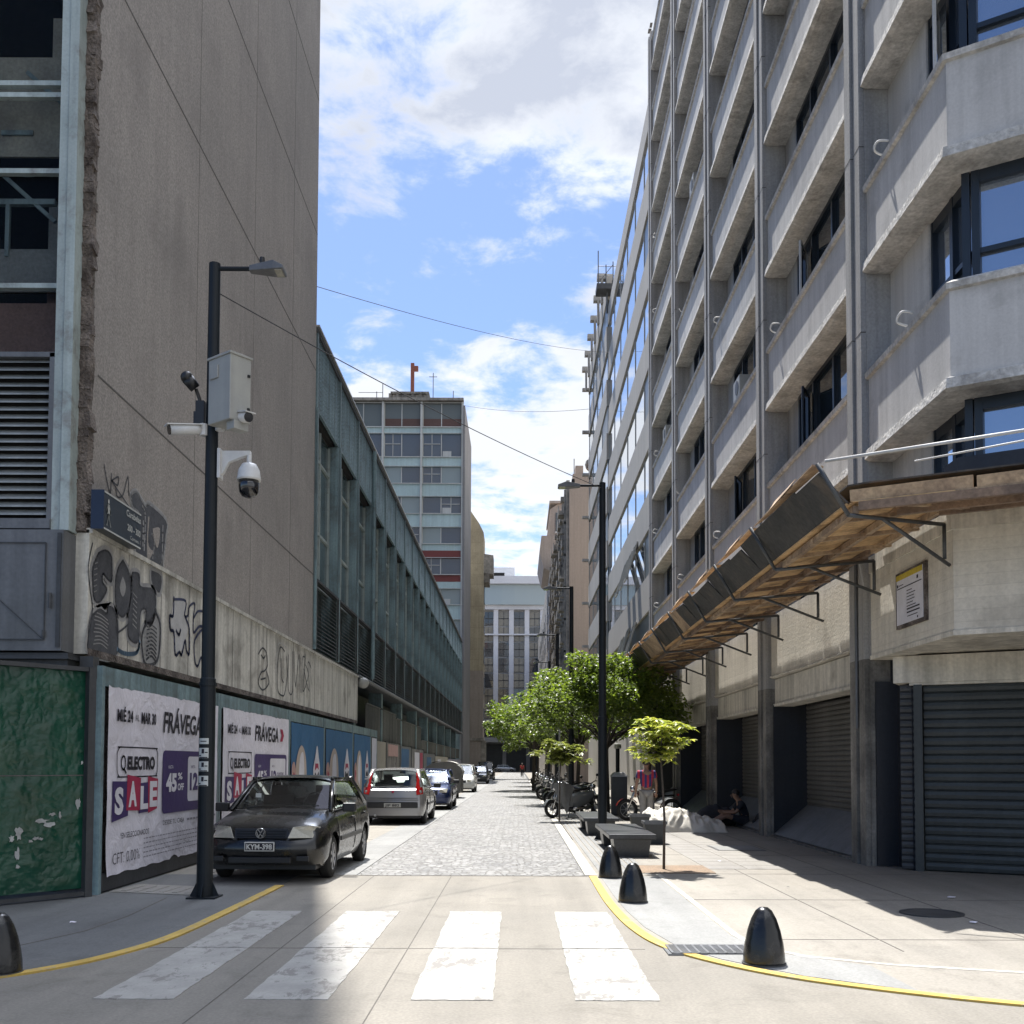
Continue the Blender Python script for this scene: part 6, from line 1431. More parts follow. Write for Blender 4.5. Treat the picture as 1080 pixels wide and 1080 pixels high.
m = MB(); m.text('JIP 882', (.19, y1+.036, .482), (-1, 0, 0), (0, 0, 1), .065, .37, .02); m.build('plate_characters', M['p_black'], pt, normals=False)
m = MB(); m.bar((-.66, y1-.005, .70), (.66, y1-.005, .70), .012, .012); m.bar((-.68, y1-.008, .65), (.68, y1-.008, .65), .01, .01); m.build('tailgate_seam', M['black_plastic'], CS)
m = MB(); m.tube([(-.3, y1-.16, 1.0), (-.12, y1-.13, 1.02), (.22, y1-.14, 1.03)], .012, 6); m.build('rear_wiper', M['black_plastic'], CS)
m = MB(); m.ball((0, y1-.045, .86), .035, 6, (1, .4, 1)); m.build('badge', M['p_red'], CS, smooth=True)
m = MB(); m.tube([(0, y1-.75, 1.47), (0, y1-.55, 1.62)], .006, 6); m.build('aerial', M['black_plastic'], CS)
m = MB(); m.tube([(.45, y1-.05, .25), (.45, y1+.03, .25)], .03, 10); m.build('exhaust', M['steel'], CS)
CS.location = (-3.28, 27.3+2.02, .006); CS.rotation_euler = (0, 0, math.pi)
# ---- other parked cars
def simple_front(t, c, plate=True):
    y0, w0 = c['y0']-.06, c['w0']
    for sx in (-1, 1):
        m = MB(); P = [(sx*.40, y0+.035, .60), (sx*.66, y0+.13, .60), (sx*.735, y0+.30, .64), (sx*.70, y0+.30, .74), (sx*.46, y0+.09, .72)]; m.slab(P, (0, -.02, 0)); m.build('headlight', M['headlamp'], t)
    m = MB(); m.slab([(-.36, y0+.02, .54), (.36, y0+.02, .54), (.38, y0+.08, .68), (-.38, y0+.08, .68)], (0, -.015, 0)); m.build('grille', M['black_plastic'], t)
    m = MB(); m.box(-.2, .2, y0-.035, y0-.02, .40, .51); m.build('number_plate', M['plate'], t)
C3, c = car('parked_car', 'dark blue hatchback parked just behind the silver car', 3.9, 1.66, 1.43, carpaint('dark_blue_paint', (.012, .022, .075), .3),
    [(0, .58), (.1, .72), (.5, .84), (1.05, .95), (3.5, .98), (3.9, .86)], [(0, .58), (.1, .70), (.5, .80), (1.1, .88), (3.6, .94), (3.9, .84)], (1.0, 1.8), (1.75, 3.1), (3.15, 3.7), (.8, 3.25), .30, 'hatch')
simple_front(C3, c); C3.location = (-3.15, 38.0, .006)
C4, c = car('parked_car', 'white car with a bright roof parked just beyond the grey waste container', 4.2, 1.7, 1.6, carpaint('white_car_paint', (.55, .55, .53), .0),
    [(0, .62), (.1, .76), (.5, .9), (1.0, 1.02), (3.8, 1.04), (4.2, .9)], [(0, .62), (.1, .74), (.5, .86), (1.1, .95), (3.9, 1.0), (4.2, .9)], (.95, 1.7), (1.65, 3.6), (3.65, 4.0), (.82, 3.4), .31, 'hatch')
simple_front(C4, c); C4.location = (-3.3, 60.5, .006)
C5, c = car('parked_car', 'dark car with a glinting windscreen parked before the farthest black van', 4.2, 1.75, 1.5, carpaint('charcoal_paint', (.02, .022, .026), .3),
    [(0, .62), (.1, .76), (.5, .88), (1.05, 1.0), (3.8, 1.02), (4.2, .9)], [(0, .62), (.1, .74), (.5, .85), (1.1, .93), (3.9, .98), (4.2, .9)], (.95, 1.7), (1.65, 3.6), (3.65, 4.0), (.82, 3.4), .31, 'hatch')
simple_front(C5, c); C5.location = (-3.3, 86, .006)
C6, c = car('parked_car', 'farthest parked vehicle, a tall black van near the end of the left row', 4.6, 1.85, 1.85, carpaint('black_van_paint', (.008, .008, .009), .2),
    [(0, .70), (.1, .86), (.5, 1.0), (.9, 1.1), (4.3, 1.15), (4.6, 1.0)], [(0, .70), (.1, .84), (.5, .95), (1.1, 1.05), (4.3, 1.1), (4.6, 1.0)], (.8, 1.5), (1.45, 4.2), (4.25, 4.45), (.85, 3.7), .33, 'hatch')
simple_front(C6, c); C6.location = (-3.25, 103, .006)
C7, c = car('parked_car', 'small pale silver car standing sideways at the far end of the street', 4.1, 1.7, 1.5, carpaint('pale_silver_paint', (.40, .43, .47), .4),
    [(0, .62), (.1, .74), (.5, .86), (1.0, .97), (3.5, 1.0), (3.85, .98), (4.1, .88)], [(0, .62), (.1, .72), (.5, .82), (1.1, .90), (3.7, .98), (4.1, .90)], (.95, 1.75), (1.7, 3.45), (3.5, 3.95), (.82, 3.33), .31, 'hatch')
simple_front(C7, c); C7.location = (-2.6, 212, .006); C7.rotation_euler = (0, 0, R(90))
# ---- waste container
WC = thing('waste_container', 'big grey street waste container with a pale curved lid beside the parked cars', 'waste container', (0, 0, 0))
m = MB(); pr = [(-1.0, .25), (.95, .25), (1.05, 1.15), (-1.05, 1.15)]
rows = []
for y_ in (-.85, .85): rows.append([(p[0]*.82, y_, p[1]) for p in pr])
m.grid(rows, True); m.add(rows[0], [(0, 1, 2, 3)]); m.add(rows[1], [(0, 1, 2, 3)])
for k in range(7): m.box(-.75+k*.23, -.70+k*.23, -.88, -.85, .3, 1.1)
for k in range(6): m.box(.82, .86, -.7+k*.26, -.65+k*.26, .3, 1.1)
body = m.build('body', M['dump'], WC)
m = MB(); P = [(-.9*math.cos(R(a))*1.0, 1.15+.55*math.sin(R(a))**.8) for a in range(0, 181, 12)]
m.grid([[(x_, y_, z_) for x_, z_ in P] for y_ in (-.9, .9)]); m.add([(x_, -.9, z_) for x_, z_ in P], [tuple(range(len(P)))]); m.add([(x_, .9, z_) for x_, z_ in P], [tuple(range(len(P)))]); m.build('lid_end', M['dump'], WC, smooth=False)
m = MB(); P = [(-.93*math.cos(R(a))*1.0, 1.18+.57*math.sin(R(a))**.8) for a in range(48, 133, 12)]; m.grid([[(x_, y_, z_) for x_, z_ in P] for y_ in (-.92, .92)]); m.build('lid', M['pale_lid'], WC)
for a, b in ((-.6, -.6), (.6, -.6), (-.6, .6), (.6, .6)):
    m = MB(); m.lathe([(.11, -.04), (.11, .04)], (a, b, .11), 14, 'x'); m.box(a-.03, a+.03, b-.05, b+.05, .11, .27); m.build('wheel', M['tyre'], WC)
WC.location = (-3.5, 49.5, 0)

# ================================================================ MOTORCYCLES
def moto(label, paint, scooter=False, name='motorcycle'):
    """front towards -y, origin ground between the wheels"""
    t = thing(name, label, 'scooter' if scooter else 'motorcycle', (0, 0, 0), 'two wheelers parked along the right side')
    wr = .27 if scooter else .31; wb = .66
    for s in (-1, 1):
        c = (0, s*wb, wr); m = MB(); m.torus(c, wr-.05, .052, 'x', 26, 8); w_ = m.build('tyre', M['tyre'], t, smooth=True)
        m = MB(); m.torus(c, wr-.10, .014, 'x', 22, 6); m.lathe([(.05, -.05), (.05, .05)], c, 12, 'x')
        for k in range(8): a = math.pi*2*k/8; m.bar(c, (0, c[1]+(wr-.1)*math.cos(a), c[2]+(wr-.1)*math.sin(a)), .012)
        m.build('rim', M['rim'], w_)
        m = MB(); rows = []
        for k in range(9):
            a = R(20+k*16) if s < 0 else R(0+k*16); rows.append([(x_, c[1]-(wr+.03)*math.cos(a)*(1), c[2]+(wr+.03)*math.sin(a)) for x_ in (-.07, -.04, .04, .07)])
        m.grid(rows); m.build('mudguard', paint, t)
    m = MB(); m.tube([(.05, -wb, wr), (.06, -wb+.22, .80), (.06, -wb+.27, .95)], .024, 8); m.tube([(-.05, -wb, wr), (-.06, -wb+.22, .80), (-.06, -wb+.27, .95)], .024, 8); m.build('fork', M['chrome'], t, smooth=True)
    m = MB(); m.tube([(-.34, -wb+.42, 1.03), (-.2, -wb+.33, 1.05), (0, -wb+.28, .99), (.2, -wb+.33, 1.05), (.34, -wb+.42, 1.03)], .016, 8); m.build('handlebar', M['black_plastic'], t, smooth=True)
    for sx in (-1, 1):
        m = MB(); m.tube([(sx*.22, -wb+.34, 1.05), (sx*.30, -wb+.33, 1.2)], .007, 5); m.ball((sx*.31, -wb+.33, 1.23), .06, 6, (1, .35, .75)); m.build('mirror', M['black_plastic'], t, smooth=True)
    m = MB(); m.lathe([(.02, -.06), (.075, -.05), (.09, .0), (.085, .08), (.04, .12)], (0, -wb+.17, .90), 16, 'y'); m.build('headlight', M['chrome'], t, smooth=True)
    m = MB()
    if scooter:
        rows = []
        for z_, w_, y_ in ((.30, .16, -.32), (.45, .22, -.40), (.65, .24, -.44), (.85, .18, -.42), (.98, .12, -.38)): rows.append([(-w_, y_+.10, z_), (-w_*.6, y_, z_), (0, y_-.04, z_), (w_*.6, y_, z_), (w_, y_+.10, z_)])
        m.grid(rows); m.build('leg_shield', paint, t, smooth=True)
        m = MB(); m.box(-.17, .17, -.34, .12, .26, .31); m.build('footboard', M['black_plastic'], t, bevel=.01)
        m = MB(); rows = []
        for y_, w_, za, zb in ((.05, .12, .32, .70), (.2, .18, .28, .74), (.5, .19, .36, .76), (.8, .13, .50, .80), (.95, .06, .62, .78)): rows.append([(-w_*.8, y_, za), (-w_, y_, (za+zb)/2), (-w_*.8, y_, zb), (w_*.8, y_, zb), (w_, y_, (za+zb)/2), (w_*.8, y_, za)])
        m.grid(rows, True); m.add(rows[0], [tuple(range(6))]); m.add(rows[-1], [tuple(range(6))]); m.build('rear_body', paint, t, smooth=True)
    else:
        rows = []
        for y_, w_, za, zb in ((-.32, .08, .72, .84), (-.22, .13, .68, .92), (-.02, .14, .66, .93), (.14, .09, .68, .84)): rows.append([(-w_*.7, y_, za), (-w_, y_, (za+zb)/2), (-w_*.6, y_, zb), (w_*.6, y_, zb), (w_, y_, (za+zb)/2), (w_*.7, y_, za)])
        m.grid(rows, True); m.add(rows[0], [tuple(range(6))]); m.add(rows[-1], [tuple(range(6))]); m.build('fuel_tank', paint, t, smooth=True)
        m = MB(); m.obox((0, -.05, .42), (.22, .34, .30)); m.obox((0, -.12, .62), (.12, .12, .14))
        for k in range(4): m.obox((0, -.12, .54+k*.03), (.2, .2, .012))
        m.build('engine', M['rim'], t, bevel=.02)
        m = MB(); m.tube([(0, -.38, .86), (0, .1, .68), (0, .75, .72)], .025, 8); m.tube([(0, -.36, .8), (0, -.24, .32), (0, .2, .28), (0, .66, .31)], .022, 8); m.build('frame', M['black_plastic'], t, smooth=True)
    m = MB(); rows = []
    for y_, w_, z_, h_ in ((.08, .09, .76, .05), (.2, .13, .77, .07), (.5, .14, .80, .08), (.72, .12, .84, .07), (.82, .06, .86, .04)): rows.append([(-w_, y_, z_), (-w_*.9, y_, z_+h_), (w_*.9, y_, z_+h_), (w_, y_, z_)])
    m.grid(rows, True); m.add(rows[0], [(0, 1, 2, 3)]); m.add(rows[-1], [(0, 1, 2, 3)]); m.build('seat', M['black_plastic'], t, smooth=True)
    m = MB(); m.tube([(.14, -.05, .28), (.16, .3, .25), (.17, .75, .32)], [.025, .035, .04], 8); m.build('exhaust', M['chrome'], t, smooth=True)
    m = MB(); m.tube([(-.1, .1, .25), (-.24, .1, .02)], .012, 6); m.build('stand', M['black_plastic'], t)
    m = MB(); m.box(-.06, .06, .84, .88, .70, .76); m.build('tail_light', M['red_lamp'], t)
    return t
pg = carpaint('grey_scooter_paint', (.16, .17, .175), .3); pk_ = carpaint('black_moto_paint', (.012, .012, .013), .3); pr_ = carpaint('red_moto_paint', (.22, .015, .015), .2)
def place(t, x, y, a, lean=R(-6)): t.location = (x, y, .012); t.rotation_euler = (0, lean, R(a)); return t
G1 = place(moto('grey scooter behind the thin post, nearest of the two wheelers at the kerb', pg, True, 'scooter'), 1.55, 31.2, -55)
K1 = place(moto('black motorcycle with a big chrome headlamp between two lamp poles', pk_), 2.2, 33.6, 30)
K2 = place(moto('black and red motorcycle with its front wheel beside the white tarpaulin', pr_), 3.75, 29.8, -80)
locs = [(K1, 1.9, 37.6, -60, 'dark motorcycle just past the second right lamp pole'), (G1, 1.8, 40.2, -65, 'grey scooter under the second tree'), (K1, 1.8, 43.0, -58, 'dark motorcycle in the shade of the second tree'), (K1, 1.7, 46.4, -70, 'dark motorcycle by the third right lamp pole'), (G1, 1.7, 51, -62, 'grey scooter under the wide crown'), (K1, 1.7, 57, -60, 'dark motorcycle farther up the kerb'), (K1, 1.8, 66, -60, 'small distant motorcycle near the end of the row'), (K1, 1.8, 78, -66, 'last tiny motorcycle of the row')]
for s_, x, y, a, l in locs: c_ = copy_tree(s_); place(c_, x, y, a); c_['label'] = l
# grey apron over the scooter's front
m = MB(); rows = []
for i in range(11):
    u = i/10; row = []
    for j in range(9):
        v = j/8; row.append((lerp(-.12+.42*u, .52-.14*u, v), -.05*math.sin(v*6+u*2)-.20*math.sin(math.pi*v)*(1-u*.3), 1.0-.86*u*(1-.62*v*(1-u*.4))-.06*v+.10*math.sin(math.pi*v)*(1-u)))
    rows.append(row)
m.grid(rows); ap_ = m.build('weather_apron', M['grey_metal'], None, smooth=True, normals=False); ap_.location = (1.12, 30.6, .0); tag(ap_, 'limp grey weather apron hanging over the nearest scooter', 'apron', None)
# ================================================================ WHITE TARPAULIN
m = MB(); rows = []; n, mm = 90, 60
for i in range(n+1):
    u = i/n; row = []
    for j in range(mm+1):
        v = j/mm; X = 2.95+2.0*u; Yy = 24.55+1.7*v
        prof_ = min(1, math.sin(math.pi*min(1, max(0, v*1.02)))*1.5)**.6 * min(1, (u*6.5))**.5 * max(0, 1-max(0, u-.05)*.62) * (1+.30*noise.noise((u*3.2, v*2.4, 9))) * (1 if u < .97 else (1-u)/.03)
        z_ = .52*prof_*(1+.10*noise.noise((X*2.2, Yy*2.2, 3))) + .10*noise.noise((X*4, Yy*3, 0))*prof_+.10*(1-abs(noise.noise((X*5.5, Yy*4, 4)))*2.2)*prof_ - .07*abs(noise.noise((X*11+Yy*4, Yy*9, 7)))*prof_ + .05*abs(math.sin(Yy*5+X*3.0+2*noise.noise((X, Yy, 1))))*prof_
        row.append((X+.16*noise.noise((Yy*2, u*3, 8))+.05*noise.noise((Yy*7, 1, 3)), Yy+.16*noise.noise((X*2.2, v*3, 2)), max(.014, z_)))
    rows.append(row)
m.grid(rows); tp = m.build('tarpaulin_bundle', M['tarp'], origin=(3.9, 25.4, 0), smooth=True, normals=False); tag(tp, 'crumpled off white tarpaulin draped over a low heap on the right pavement', 'tarpaulin')
# ================================================================ PEOPLE
def skin_mesh(name, verts, edges, radii, mat, parent, rootv=0, sub=2):
    me = bpy.data.meshes.new(name); me.from_pydata(verts, edges, []); ob = bpy.data.objects.new(name, me); COL.objects.link(ob)
    sk = ob.modifiers.new('Skin', 'SKIN'); sk.use_smooth_shade = True
    for i, v in enumerate(me.skin_vertices[0].data): r = radii[i]; v.radius = (r, r) if not isinstance(r, tuple) else r; v.use_root = (i == rootv)
    ss_ = ob.modifiers.new('Sub', 'SUBSURF'); ss_.levels = sub; ss_.render_levels = sub
    dg = bpy.context.evaluated_depsgraph_get(); me2 = bpy.data.meshes.new_from_object(ob.evaluated_get(dg)); bpy.data.objects.remove(ob)
    me2.name = name; me2.materials.clear(); me2.materials.append(mat); o = bpy.data.objects.new(name, me2); COL.objects.link(o); o.parent = parent
    for p in me2.polygons: p.use_smooth = True
    return o
def person(label, J, top, topm, bottomm, shoem, long_legs, sleeve, hairm, loc, rz, face=(0, -1, 0), name='person'):
    """J: dict of joints. body as one skin surface; clothes as children"""
    t = thing(name, label, 'person', (0, 0, 0)); V = []; E = []; Rd = []
    def add(p, r, to=None): V.append(tuple(p)); Rd.append(r); i = len(V)-1; (E.append((to, i)) if to is not None else None); return i
    pe = add(J['pelvis'], (.14, .11)); sp = add(J['spine'], (.125, .10), pe); ch = add(J['chest'], (.15, .11), sp); nk = add(J['neck'], .052, ch); h0 = add(J['head0'], (.070, .078), nk); h1 = add(J['head1'], (.082, .092), h0); h2 = add(J['head2'], (.06, .07), h1)
    hands = []
    for s in 'LR':
        a = add(J['sh'+s], .062, ch); b = add(J['el'+s], .043, a); c = add(J['wr'+s], .029, b); d = Vector(J['wr'+s])-Vector(J['el'+s]); d.normalize(); pm = add(Vector(J['wr'+s])+d*.07, (.036, .018), c)
        hands.append((Vector(J['wr'+s])+d*.09, d, s, pm))
        a = add(J['hip'+s], .092, pe); b = add(J['kn'+s], .057, a); c = add(J['an'+s], .038, b); add(J['toe'+s], .034, c)
    body = skin_mesh('body', V, E, Rd, M['skin'], t)
    # fingers
    for p, d, s, _ in hands:
        sd = d.cross(Vector(face)).normalized()*(1 if s == 'L' else -1)
        if sd.length < .1: sd = Vector((1, 0, 0))
        fv = []; fe = []; fr = []
        for k in range(4):
            b0 = p - d*.03 + sd*(-.024+.016*k); L_ = (.07, .08, .075, .06)[k]; i0 = len(fv); fv += [b0, b0+d*L_*.6, b0+d*L_*.95+Vector(face)*.015, b0+d*L_*1.1+Vector(face)*.035]; fe += [(i0, i0+1), (i0+1, i0+2), (i0+2, i0+3)]; fr += [.009, .009, .0085, .007]
        b0 = p - d*.06 - sd*.02; i0 = len(fv); fv += [b0, b0+d*.03-sd*.03, b0+d*.065-sd*.035]; fe += [(i0, i0+1), (i0+1, i0+2)]; fr += [.011, .010, .008]
        mb = MB()
        for e0, e1 in fe: mb.tube([fv[e0], fv[e1]], [fr[e0], fr[e1]], 7)
        mb.build('fingers', M['skin'], body, smooth=True)
    # face
    hc = Vector(J['head1']); fc = Vector(J.get('face', face)).normalized(); upv = (Vector(J['head2'])-Vector(J['head0'])).normalized(); sdv = fc.cross(upv).normalized()
    mb = MB(); mb.tube([hc+fc*.085+upv*.015, hc+fc*.112-upv*.03, hc+fc*.09-upv*.035], [.008, .016, .014], 7); mb.build('nose', M['skin'], body, smooth=True)
    mb = MB()
    for k in (-1, 1): mb.ball(tuple(hc+fc*.083+sdv*.032*k+upv*.012), .011, 5)
    mb.build('eyes', M['hair'], body, smooth=True)
    mb = MB(); mb.tube([hc+fc*.088-sdv*.025-upv*.062, hc+fc*.097-upv*.064, hc+fc*.088+sdv*.025-upv*.062], .006, 6); mb.build('mouth', M['p_pink'], body, smooth=True)
    mb = MB()
    for k in (-1, 1): mb.ball(tuple(hc+sdv*.088*k-upv*.005), .026, 5, (.5, 1, 1.2))
    mb.build('ears', M['skin'], body, smooth=True)
    mb = MB(); n = 12; rows = []
    for i in range(n+1):
        rows.append([tuple(hc-fc*.018+upv*.022+(upv*math.cos(math.pi*i/n*(.60-.16*math.cos(b_)))+(fc*math.cos(b_)+sdv*math.sin(b_))*math.sin(math.pi*i/n*(.60-.16*math.cos(b_))))*(.104+.004*math.sin(9*b_))) for b_ in [2*math.pi*k/20 for k in range(20)]])
    mb.grid(rows, True); mb.build('hair', hairm, body, smooth=True)
    # shirt
    V = [J['pelvis'], J['spine'], J['chest'], Vector(J['neck']).lerp(Vector(J['chest']), .35)]; E = [(0, 1), (1, 2), (2, 3)]; Rd = [(.165, .135), (.155, .125), (.175, .135), (.075, .07)]
    for s in 'LR':
        a = len(V); V += [J['sh'+s], Vector(J['sh'+s]).lerp(Vector(J['el'+s]), sleeve)]; E += [(2, a), (a, a+1)]; Rd += [.083, .066]
    skin_mesh('shirt', [tuple(v) for v in V], E, Rd, topm, t)
    V = [Vector(J['pelvis'])+Vector((0, 0, .0))]; E = []; Rd = [(.165, .135)]
    for s in 'LR':
        a = len(V); V += [J['hip'+s], Vector(J['hip'+s]).lerp(Vector(J['kn'+s]), 1.0 if long_legs else .75)]; E += [(0, a), (a, a+1)]; Rd += [.112, .085]
        if long_legs: V += [Vector(J['kn'+s]).lerp(Vector(J['an'+s]), .9)]; E += [(a+1, a+2)]; Rd += [.068]
    skin_mesh('trousers' if long_legs else 'shorts', [tuple(v) for v in V], E, Rd, bottomm, t)
    for s in 'LR':
        a = Vector(J['an'+s]); b = Vector(J['toe'+s]); d = (b-a).normalized(); V = [a-d*.03, a.lerp(b, .55), b+d*.03]; skin_mesh('shoe', [tuple(v) for v in V], [(0, 1), (1, 2)], [.052, .048, .042], shoem, t)
    t.location = loc; t.rotation_euler = (0, 0, rz); return t
def stand(H=1.72, stride=.12):
    k = H/1.72
    J = dict(pelvis=(0, 0, .95), spine=(0, .01, 1.12), chest=(0, .015, 1.32), neck=(0, .0, 1.47), head0=(0, -.012, 1.555), head1=(0, -.012, 1.625), head2=(0, 0, 1.675),
        shL=(-.19, .02, 1.38), elL=(-.25, .05, 1.11), wrL=(-.26, -.03, .88), shR=(.19, .02, 1.38), elR=(.25, .04, 1.11), wrR=(.27, -.04, .88),
        hipL=(-.09, 0, .88), knL=(-.10, -stride*.5, .48), anL=(-.10, -stride, .08), toeL=(-.11, -stride-.15, .035), hipR=(.09, 0, .88), knR=(.10, stride*.3, .48), anR=(.10, stride+.05, .09), toeR=(.11, stride-.09, .035))
    return {a: tuple(c*k for c in b) for a, b in J.items()}
person('person in a red and blue striped shirt standing behind the white tarpaulin', stand(), None, M['jersey'], M['cloth_grey'], M['cloth_navy'], True, .6, M['hair'], (3.28, 26.8, .012), R(180))
person('person in a red top walking far away near the street end', stand(1.7, .2), None, M['cloth_red'], M['cloth_navy'], M['cloth_navy'], True, .5, M['hair'], (.45, 128, .012), 0)
# seated figure against the shutter, legs stretched to the left (-x)
SJ = dict(pelvis=(.30, 0, .17), spine=(.28, 0, .34), chest=(.20, .0, .53), neck=(.12, 0, .68), head0=(.07, 0, .745), head1=(.05, 0, .815), head2=(.06, 0, .87), face=(-1, 0, -.15),
    shL=(.18, -.19, .58), elL=(.02, -.26, .36), wrL=(-.20, -.15, .36), shR=(.18, .19, .58), elR=(.02, .24, .36), wrR=(-.2, .13, .38),
    hipL=(.24, -.10, .15), knL=(-.20, -.14, .27), anL=(-.60, -.12, .09), toeL=(-.66, -.13, .22), hipR=(.24, .10, .15), knR=(-.20, .12, .30), anR=(-.58, .10, .09), toeR=(-.66, .10, .22))
person('person in a dark shirt sitting in shade with bare legs stretched out', SJ, None, M['cloth_navy'], M['cloth_navy'], M['cloth_navy'], False, .75, M['hair'], (5.42, 26.4, .05), 0, face=(-1, 0, 0))
m = MB(); rows = []
for i in range(21):
    u = i/20; rows.append([(4.62+.95*u+.05*noise.noise((u*4, k, 1)), 27.0+.28*math.cos(2*math.pi*k/14), .03+max(0, (.27+.05*noise.noise((u*5, k*.5, 6)))*(1+math.sin(2*math.pi*k/14)))*math.sin(math.pi*(.08+.84*u))**.4) for k in range(14)])
m.grid(rows, True); m.add(rows[0], [tuple(range(14))]); m.add(rows[-1], [tuple(range(14))]); t = m.build('blanket_bundle', M['cloth_navy'], origin=(5.1, 27, 0), smooth=True); tag(t, 'dark navy blanket bundle lying just behind the seated person', 'blanket')
m = MB(); m.ball((5.98, 25.75, .22), .2, 8, (.8, 1.2, 1.1)); t = m.build('backpack', M['cloth_navy'], origin=(5.98, 25.75, 0), smooth=True); bpk = t; tag(t, 'small dark bag between the seated person and the column', 'bag')
m = MB(); m.ball((5.80, 25.72, .17), .11, 6, (.5, 1.2, .9)); m.tube([(5.98, 25.7, .42), (5.96, 25.75, .47), (5.98, 25.8, .42)], .012, 6); m.build('pocket', M['cloth_navy'], t, smooth=True)

rl = random.Random(41)
for i, (x, y, s_, lb) in enumerate(((4.6, 10.6, .05, 'crushed pale paper scrap in the shade beside the manhole cover'), (5.2, 12.6, .06, 'pale paper scrap close to the dark shutter'), (3.5, 13.6, .03, 'tiny dark scrap on the sunlit right pavement'), (3.3, 17.2, .04, 'pale scrap between the nearest bench and the ground cover'), (-4.4, 10.4, .04, 'small pale scrap on the left pavement'), (2.6, 11.0, .03, 'small dry leaf near the middle bollard'))):
    m = MB(); P = [(x+s_*rl.uniform(.5, 1)*math.cos(a), y+s_*rl.uniform(.5, 1)*math.sin(a), .022+rl.uniform(0, .012)) for a in [k*math.pi/4 for k in range(8)]]; m.add(P+[(x, y, .034)], [(k, (k+1) % 8, 8) for k in range(8)])
    tag(m.build('litter', M['dark_metal'] if 'dark' in lb[:12] else (M['soil'] if 'leaf' in lb else M['poster']), origin=(x, y, .02), normals=False), lb, 'litter')
# ================================================================ WORLD, SUN, CAMERA
SE = R(65); AZ = math.atan2(.21, 1.0)     # the sun stands ahead and slightly to the left
wd = bpy.data.worlds.new('World'); S.world = wd; wd.use_nodes = True; nt = wd.node_tree; nt.nodes.clear(); lk = nt.links
def nn(t, **k):
    n = nt.nodes.new(t)
    for a, b in k.items(): setattr(n, a, b)
    return n
def mth(op, a, b=0., c=0., clamp=False):
    n = nn('ShaderNodeMath', operation=op); n.use_clamp = clamp
    for i, x in enumerate((a, b, c)):
        if isinstance(x, bpy.types.NodeSocket): lk.new(x, n.inputs[i])
        else: n.inputs[i].default_value = x
    return n.outputs[0]
sky = nn('ShaderNodeTexSky', sky_type='NISHITA'); sky.sun_disc = False; sky.sun_elevation = SE; sky.sun_rotation = -AZ; sky.air_density = 1.0; sky.dust_density = .6; sky.ozone_density = 1.2
tc = nn('ShaderNodeTexCoord').outputs['Generated']; sep = nn('ShaderNodeSeparateXYZ'); lk.new(tc, sep.inputs[0]); X_, Y_, Z_ = sep.outputs
zc = mth('MAXIMUM', Z_, .0); dn = mth('ADD', zc, .16)
px_ = mth('DIVIDE', X_, dn); py_ = mth('DIVIDE', Y_, dn); cmb = nn('ShaderNodeCombineXYZ'); lk.new(px_, cmb.inputs[0]); lk.new(py_, cmb.inputs[1])
def wnoise(scale, detail, rough, loc, dist=.0):
    mp = nn('ShaderNodeMapping'); lk.new(cmb.outputs[0], mp.inputs[0]); mp.inputs['Location'].default_value = loc
    n = nn('ShaderNodeTexNoise'); lk.new(mp.outputs[0], n.inputs['Vector']); n.inputs['Scale'].default_value = scale; n.inputs['Detail'].default_value = detail; n.inputs['Roughness'].default_value = rough; n.inputs['Distortion'].default_value = dist; return n.outputs['Fac']
n1 = wnoise(1.5, 4, .55, (3.1, 1.7, 0), .2); n2 = wnoise(7.0, 10, .62, (8.2, 4.3, 2), .25)
den = mth('ADD', mth('MULTIPLY', n1, .48), mth('MULTIPLY', n2, .62))
# more cover high up and low down, a clearer belt between
cr = nn('ShaderNodeValToRGB'); lk.new(Z_, cr.inputs[0]); el = cr.color_ramp.elements
el[0].position = 0.0; el[0].color = (.68,)*3+(1,); el[1].position = 1.0; el[1].color = (.56,)*3+(1,)
for p, v in ((.22, .66), (.33, .625), (.375, .60), (.425, .545), (.46, .565), (.50, .64), (.60, .69)):
    e_ = el.new(p); e_.color = (v, v, v, 1)
azm = mth('DIVIDE', X_, mth('MAXIMUM', Y_, .1))
cov = mth('ADD', cr.outputs[0], mth('MULTIPLY', mth('ADD', azm, .0), .22))
mask = nn('ShaderNodeMapRange'); lk.new(mth('ADD', den, mth('SUBTRACT', cov, .56)), mask.inputs[0])
mask.inputs[1].default_value = .515; mask.inputs[2].default_value = .66; mask.inputs[3].default_value = 0; mask.inputs[4].default_value = 1; mask.interpolation_type = 'SMOOTHSTEP'
thick = nn('ShaderNodeMapRange'); lk.new(mth('ADD', mth('MULTIPLY', n1, .7), mth('MULTIPLY', n2, .35)), thick.inputs[0]); thick.inputs[1].default_value = .46; thick.inputs[2].default_value = .60
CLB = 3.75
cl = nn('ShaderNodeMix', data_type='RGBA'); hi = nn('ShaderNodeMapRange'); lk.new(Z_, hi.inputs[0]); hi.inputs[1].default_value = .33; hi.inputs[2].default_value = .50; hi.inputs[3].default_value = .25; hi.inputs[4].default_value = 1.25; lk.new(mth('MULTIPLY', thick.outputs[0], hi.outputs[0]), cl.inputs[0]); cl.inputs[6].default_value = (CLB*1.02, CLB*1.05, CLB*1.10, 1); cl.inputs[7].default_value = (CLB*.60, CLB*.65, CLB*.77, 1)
mx = nn('ShaderNodeMix', data_type='RGBA'); lk.new(mask.outputs[0], mx.inputs[0]); tint = nn('ShaderNodeMix', data_type='RGBA', blend_type='MULTIPLY'); tint.inputs[0].default_value = 1; lk.new(sky.outputs[0], tint.inputs[6]); tint.inputs[7].default_value = (.52, .56, .66, 1)
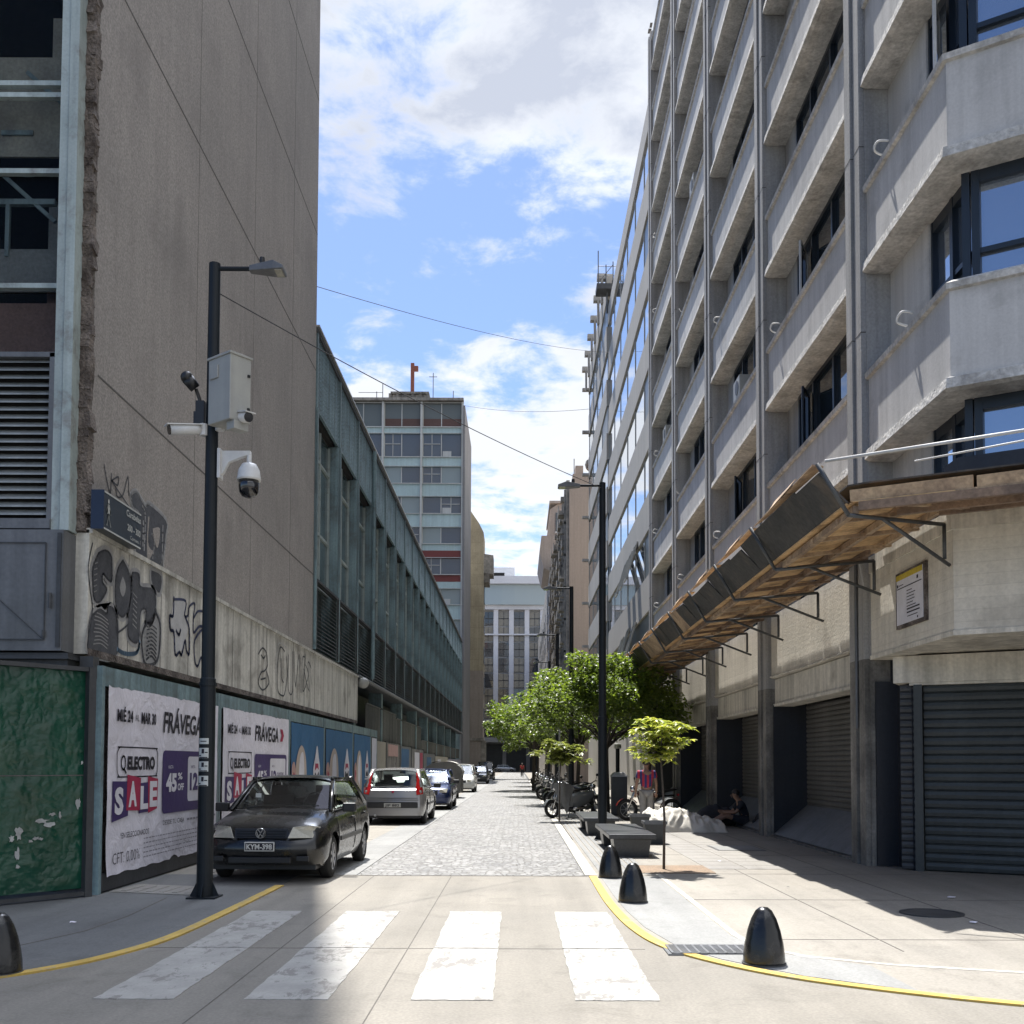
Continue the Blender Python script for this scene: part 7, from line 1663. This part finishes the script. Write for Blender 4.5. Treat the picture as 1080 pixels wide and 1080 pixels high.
dp = nn('ShaderNodeVectorMath', operation='DOT_PRODUCT'); lk.new(tc, dp.inputs[0]); dp.inputs[1].default_value = (-math.sin(AZ)*math.cos(SE), math.cos(AZ)*math.cos(SE), math.sin(SE))
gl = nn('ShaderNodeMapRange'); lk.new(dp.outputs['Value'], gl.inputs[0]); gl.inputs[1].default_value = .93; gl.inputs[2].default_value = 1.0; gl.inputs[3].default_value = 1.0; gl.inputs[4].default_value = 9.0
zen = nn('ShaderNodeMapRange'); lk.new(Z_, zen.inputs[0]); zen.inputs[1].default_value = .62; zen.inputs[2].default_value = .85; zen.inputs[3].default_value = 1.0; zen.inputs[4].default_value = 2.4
cloud_fill = nn('ShaderNodeVectorMath', operation='SCALE'); lk.new(cl.outputs[2], cloud_fill.inputs[0]); lk.new(mth('MULTIPLY', gl.outputs[0], zen.outputs[0]), cloud_fill.inputs['Scale'])  # clouds above the frame and near the sun brightened to add ambient fill
lk.new(tint.outputs[2], mx.inputs[6]); lk.new(cloud_fill.outputs[0], mx.inputs[7])
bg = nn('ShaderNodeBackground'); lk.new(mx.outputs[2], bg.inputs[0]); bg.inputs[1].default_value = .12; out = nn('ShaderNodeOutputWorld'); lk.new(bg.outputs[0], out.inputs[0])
sl = bpy.data.lights.new('sun', 'SUN'); sl.energy = 4.5; sl.angle = R(.53); sl.color = (1.0, .965, .91); so_ = bpy.data.objects.new('sun', sl); COL.objects.link(so_)
dv = Vector((math.sin(AZ)*math.cos(SE), -math.cos(AZ)*math.cos(SE), -math.sin(SE))); so_.rotation_euler = dv.to_track_quat('-Z', 'Y').to_euler(); so_.location = (-20, 60, 80)
cam = bpy.data.cameras.new('camera'); co = bpy.data.objects.new('camera', cam); COL.objects.link(co); S.camera = co
co.location = (0, 0, 1.6); pit = R(2.5)
co.rotation_mode = 'QUATERNION'
q0 = Matrix.Rotation(math.pi/2+pit, 4, 'X') @ Matrix.Rotation(R(.2), 4, 'Z'); co.rotation_quaternion = q0.to_quaternion()
cam.sensor_width = 36; cam.lens = 36*1100/1080; cam.shift_x = -7/1080; cam.shift_y = (266-1100*math.tan(pit))/1080; cam.clip_start = .1; cam.clip_end = 4000
S.view_settings.view_transform = 'Standard'; S.view_settings.look = 'None'; S.view_settings.exposure = 1.25; S.view_settings.gamma = 1
S.render.resolution_x = S.render.resolution_y = 1024
S.render.engine = 'CYCLES'
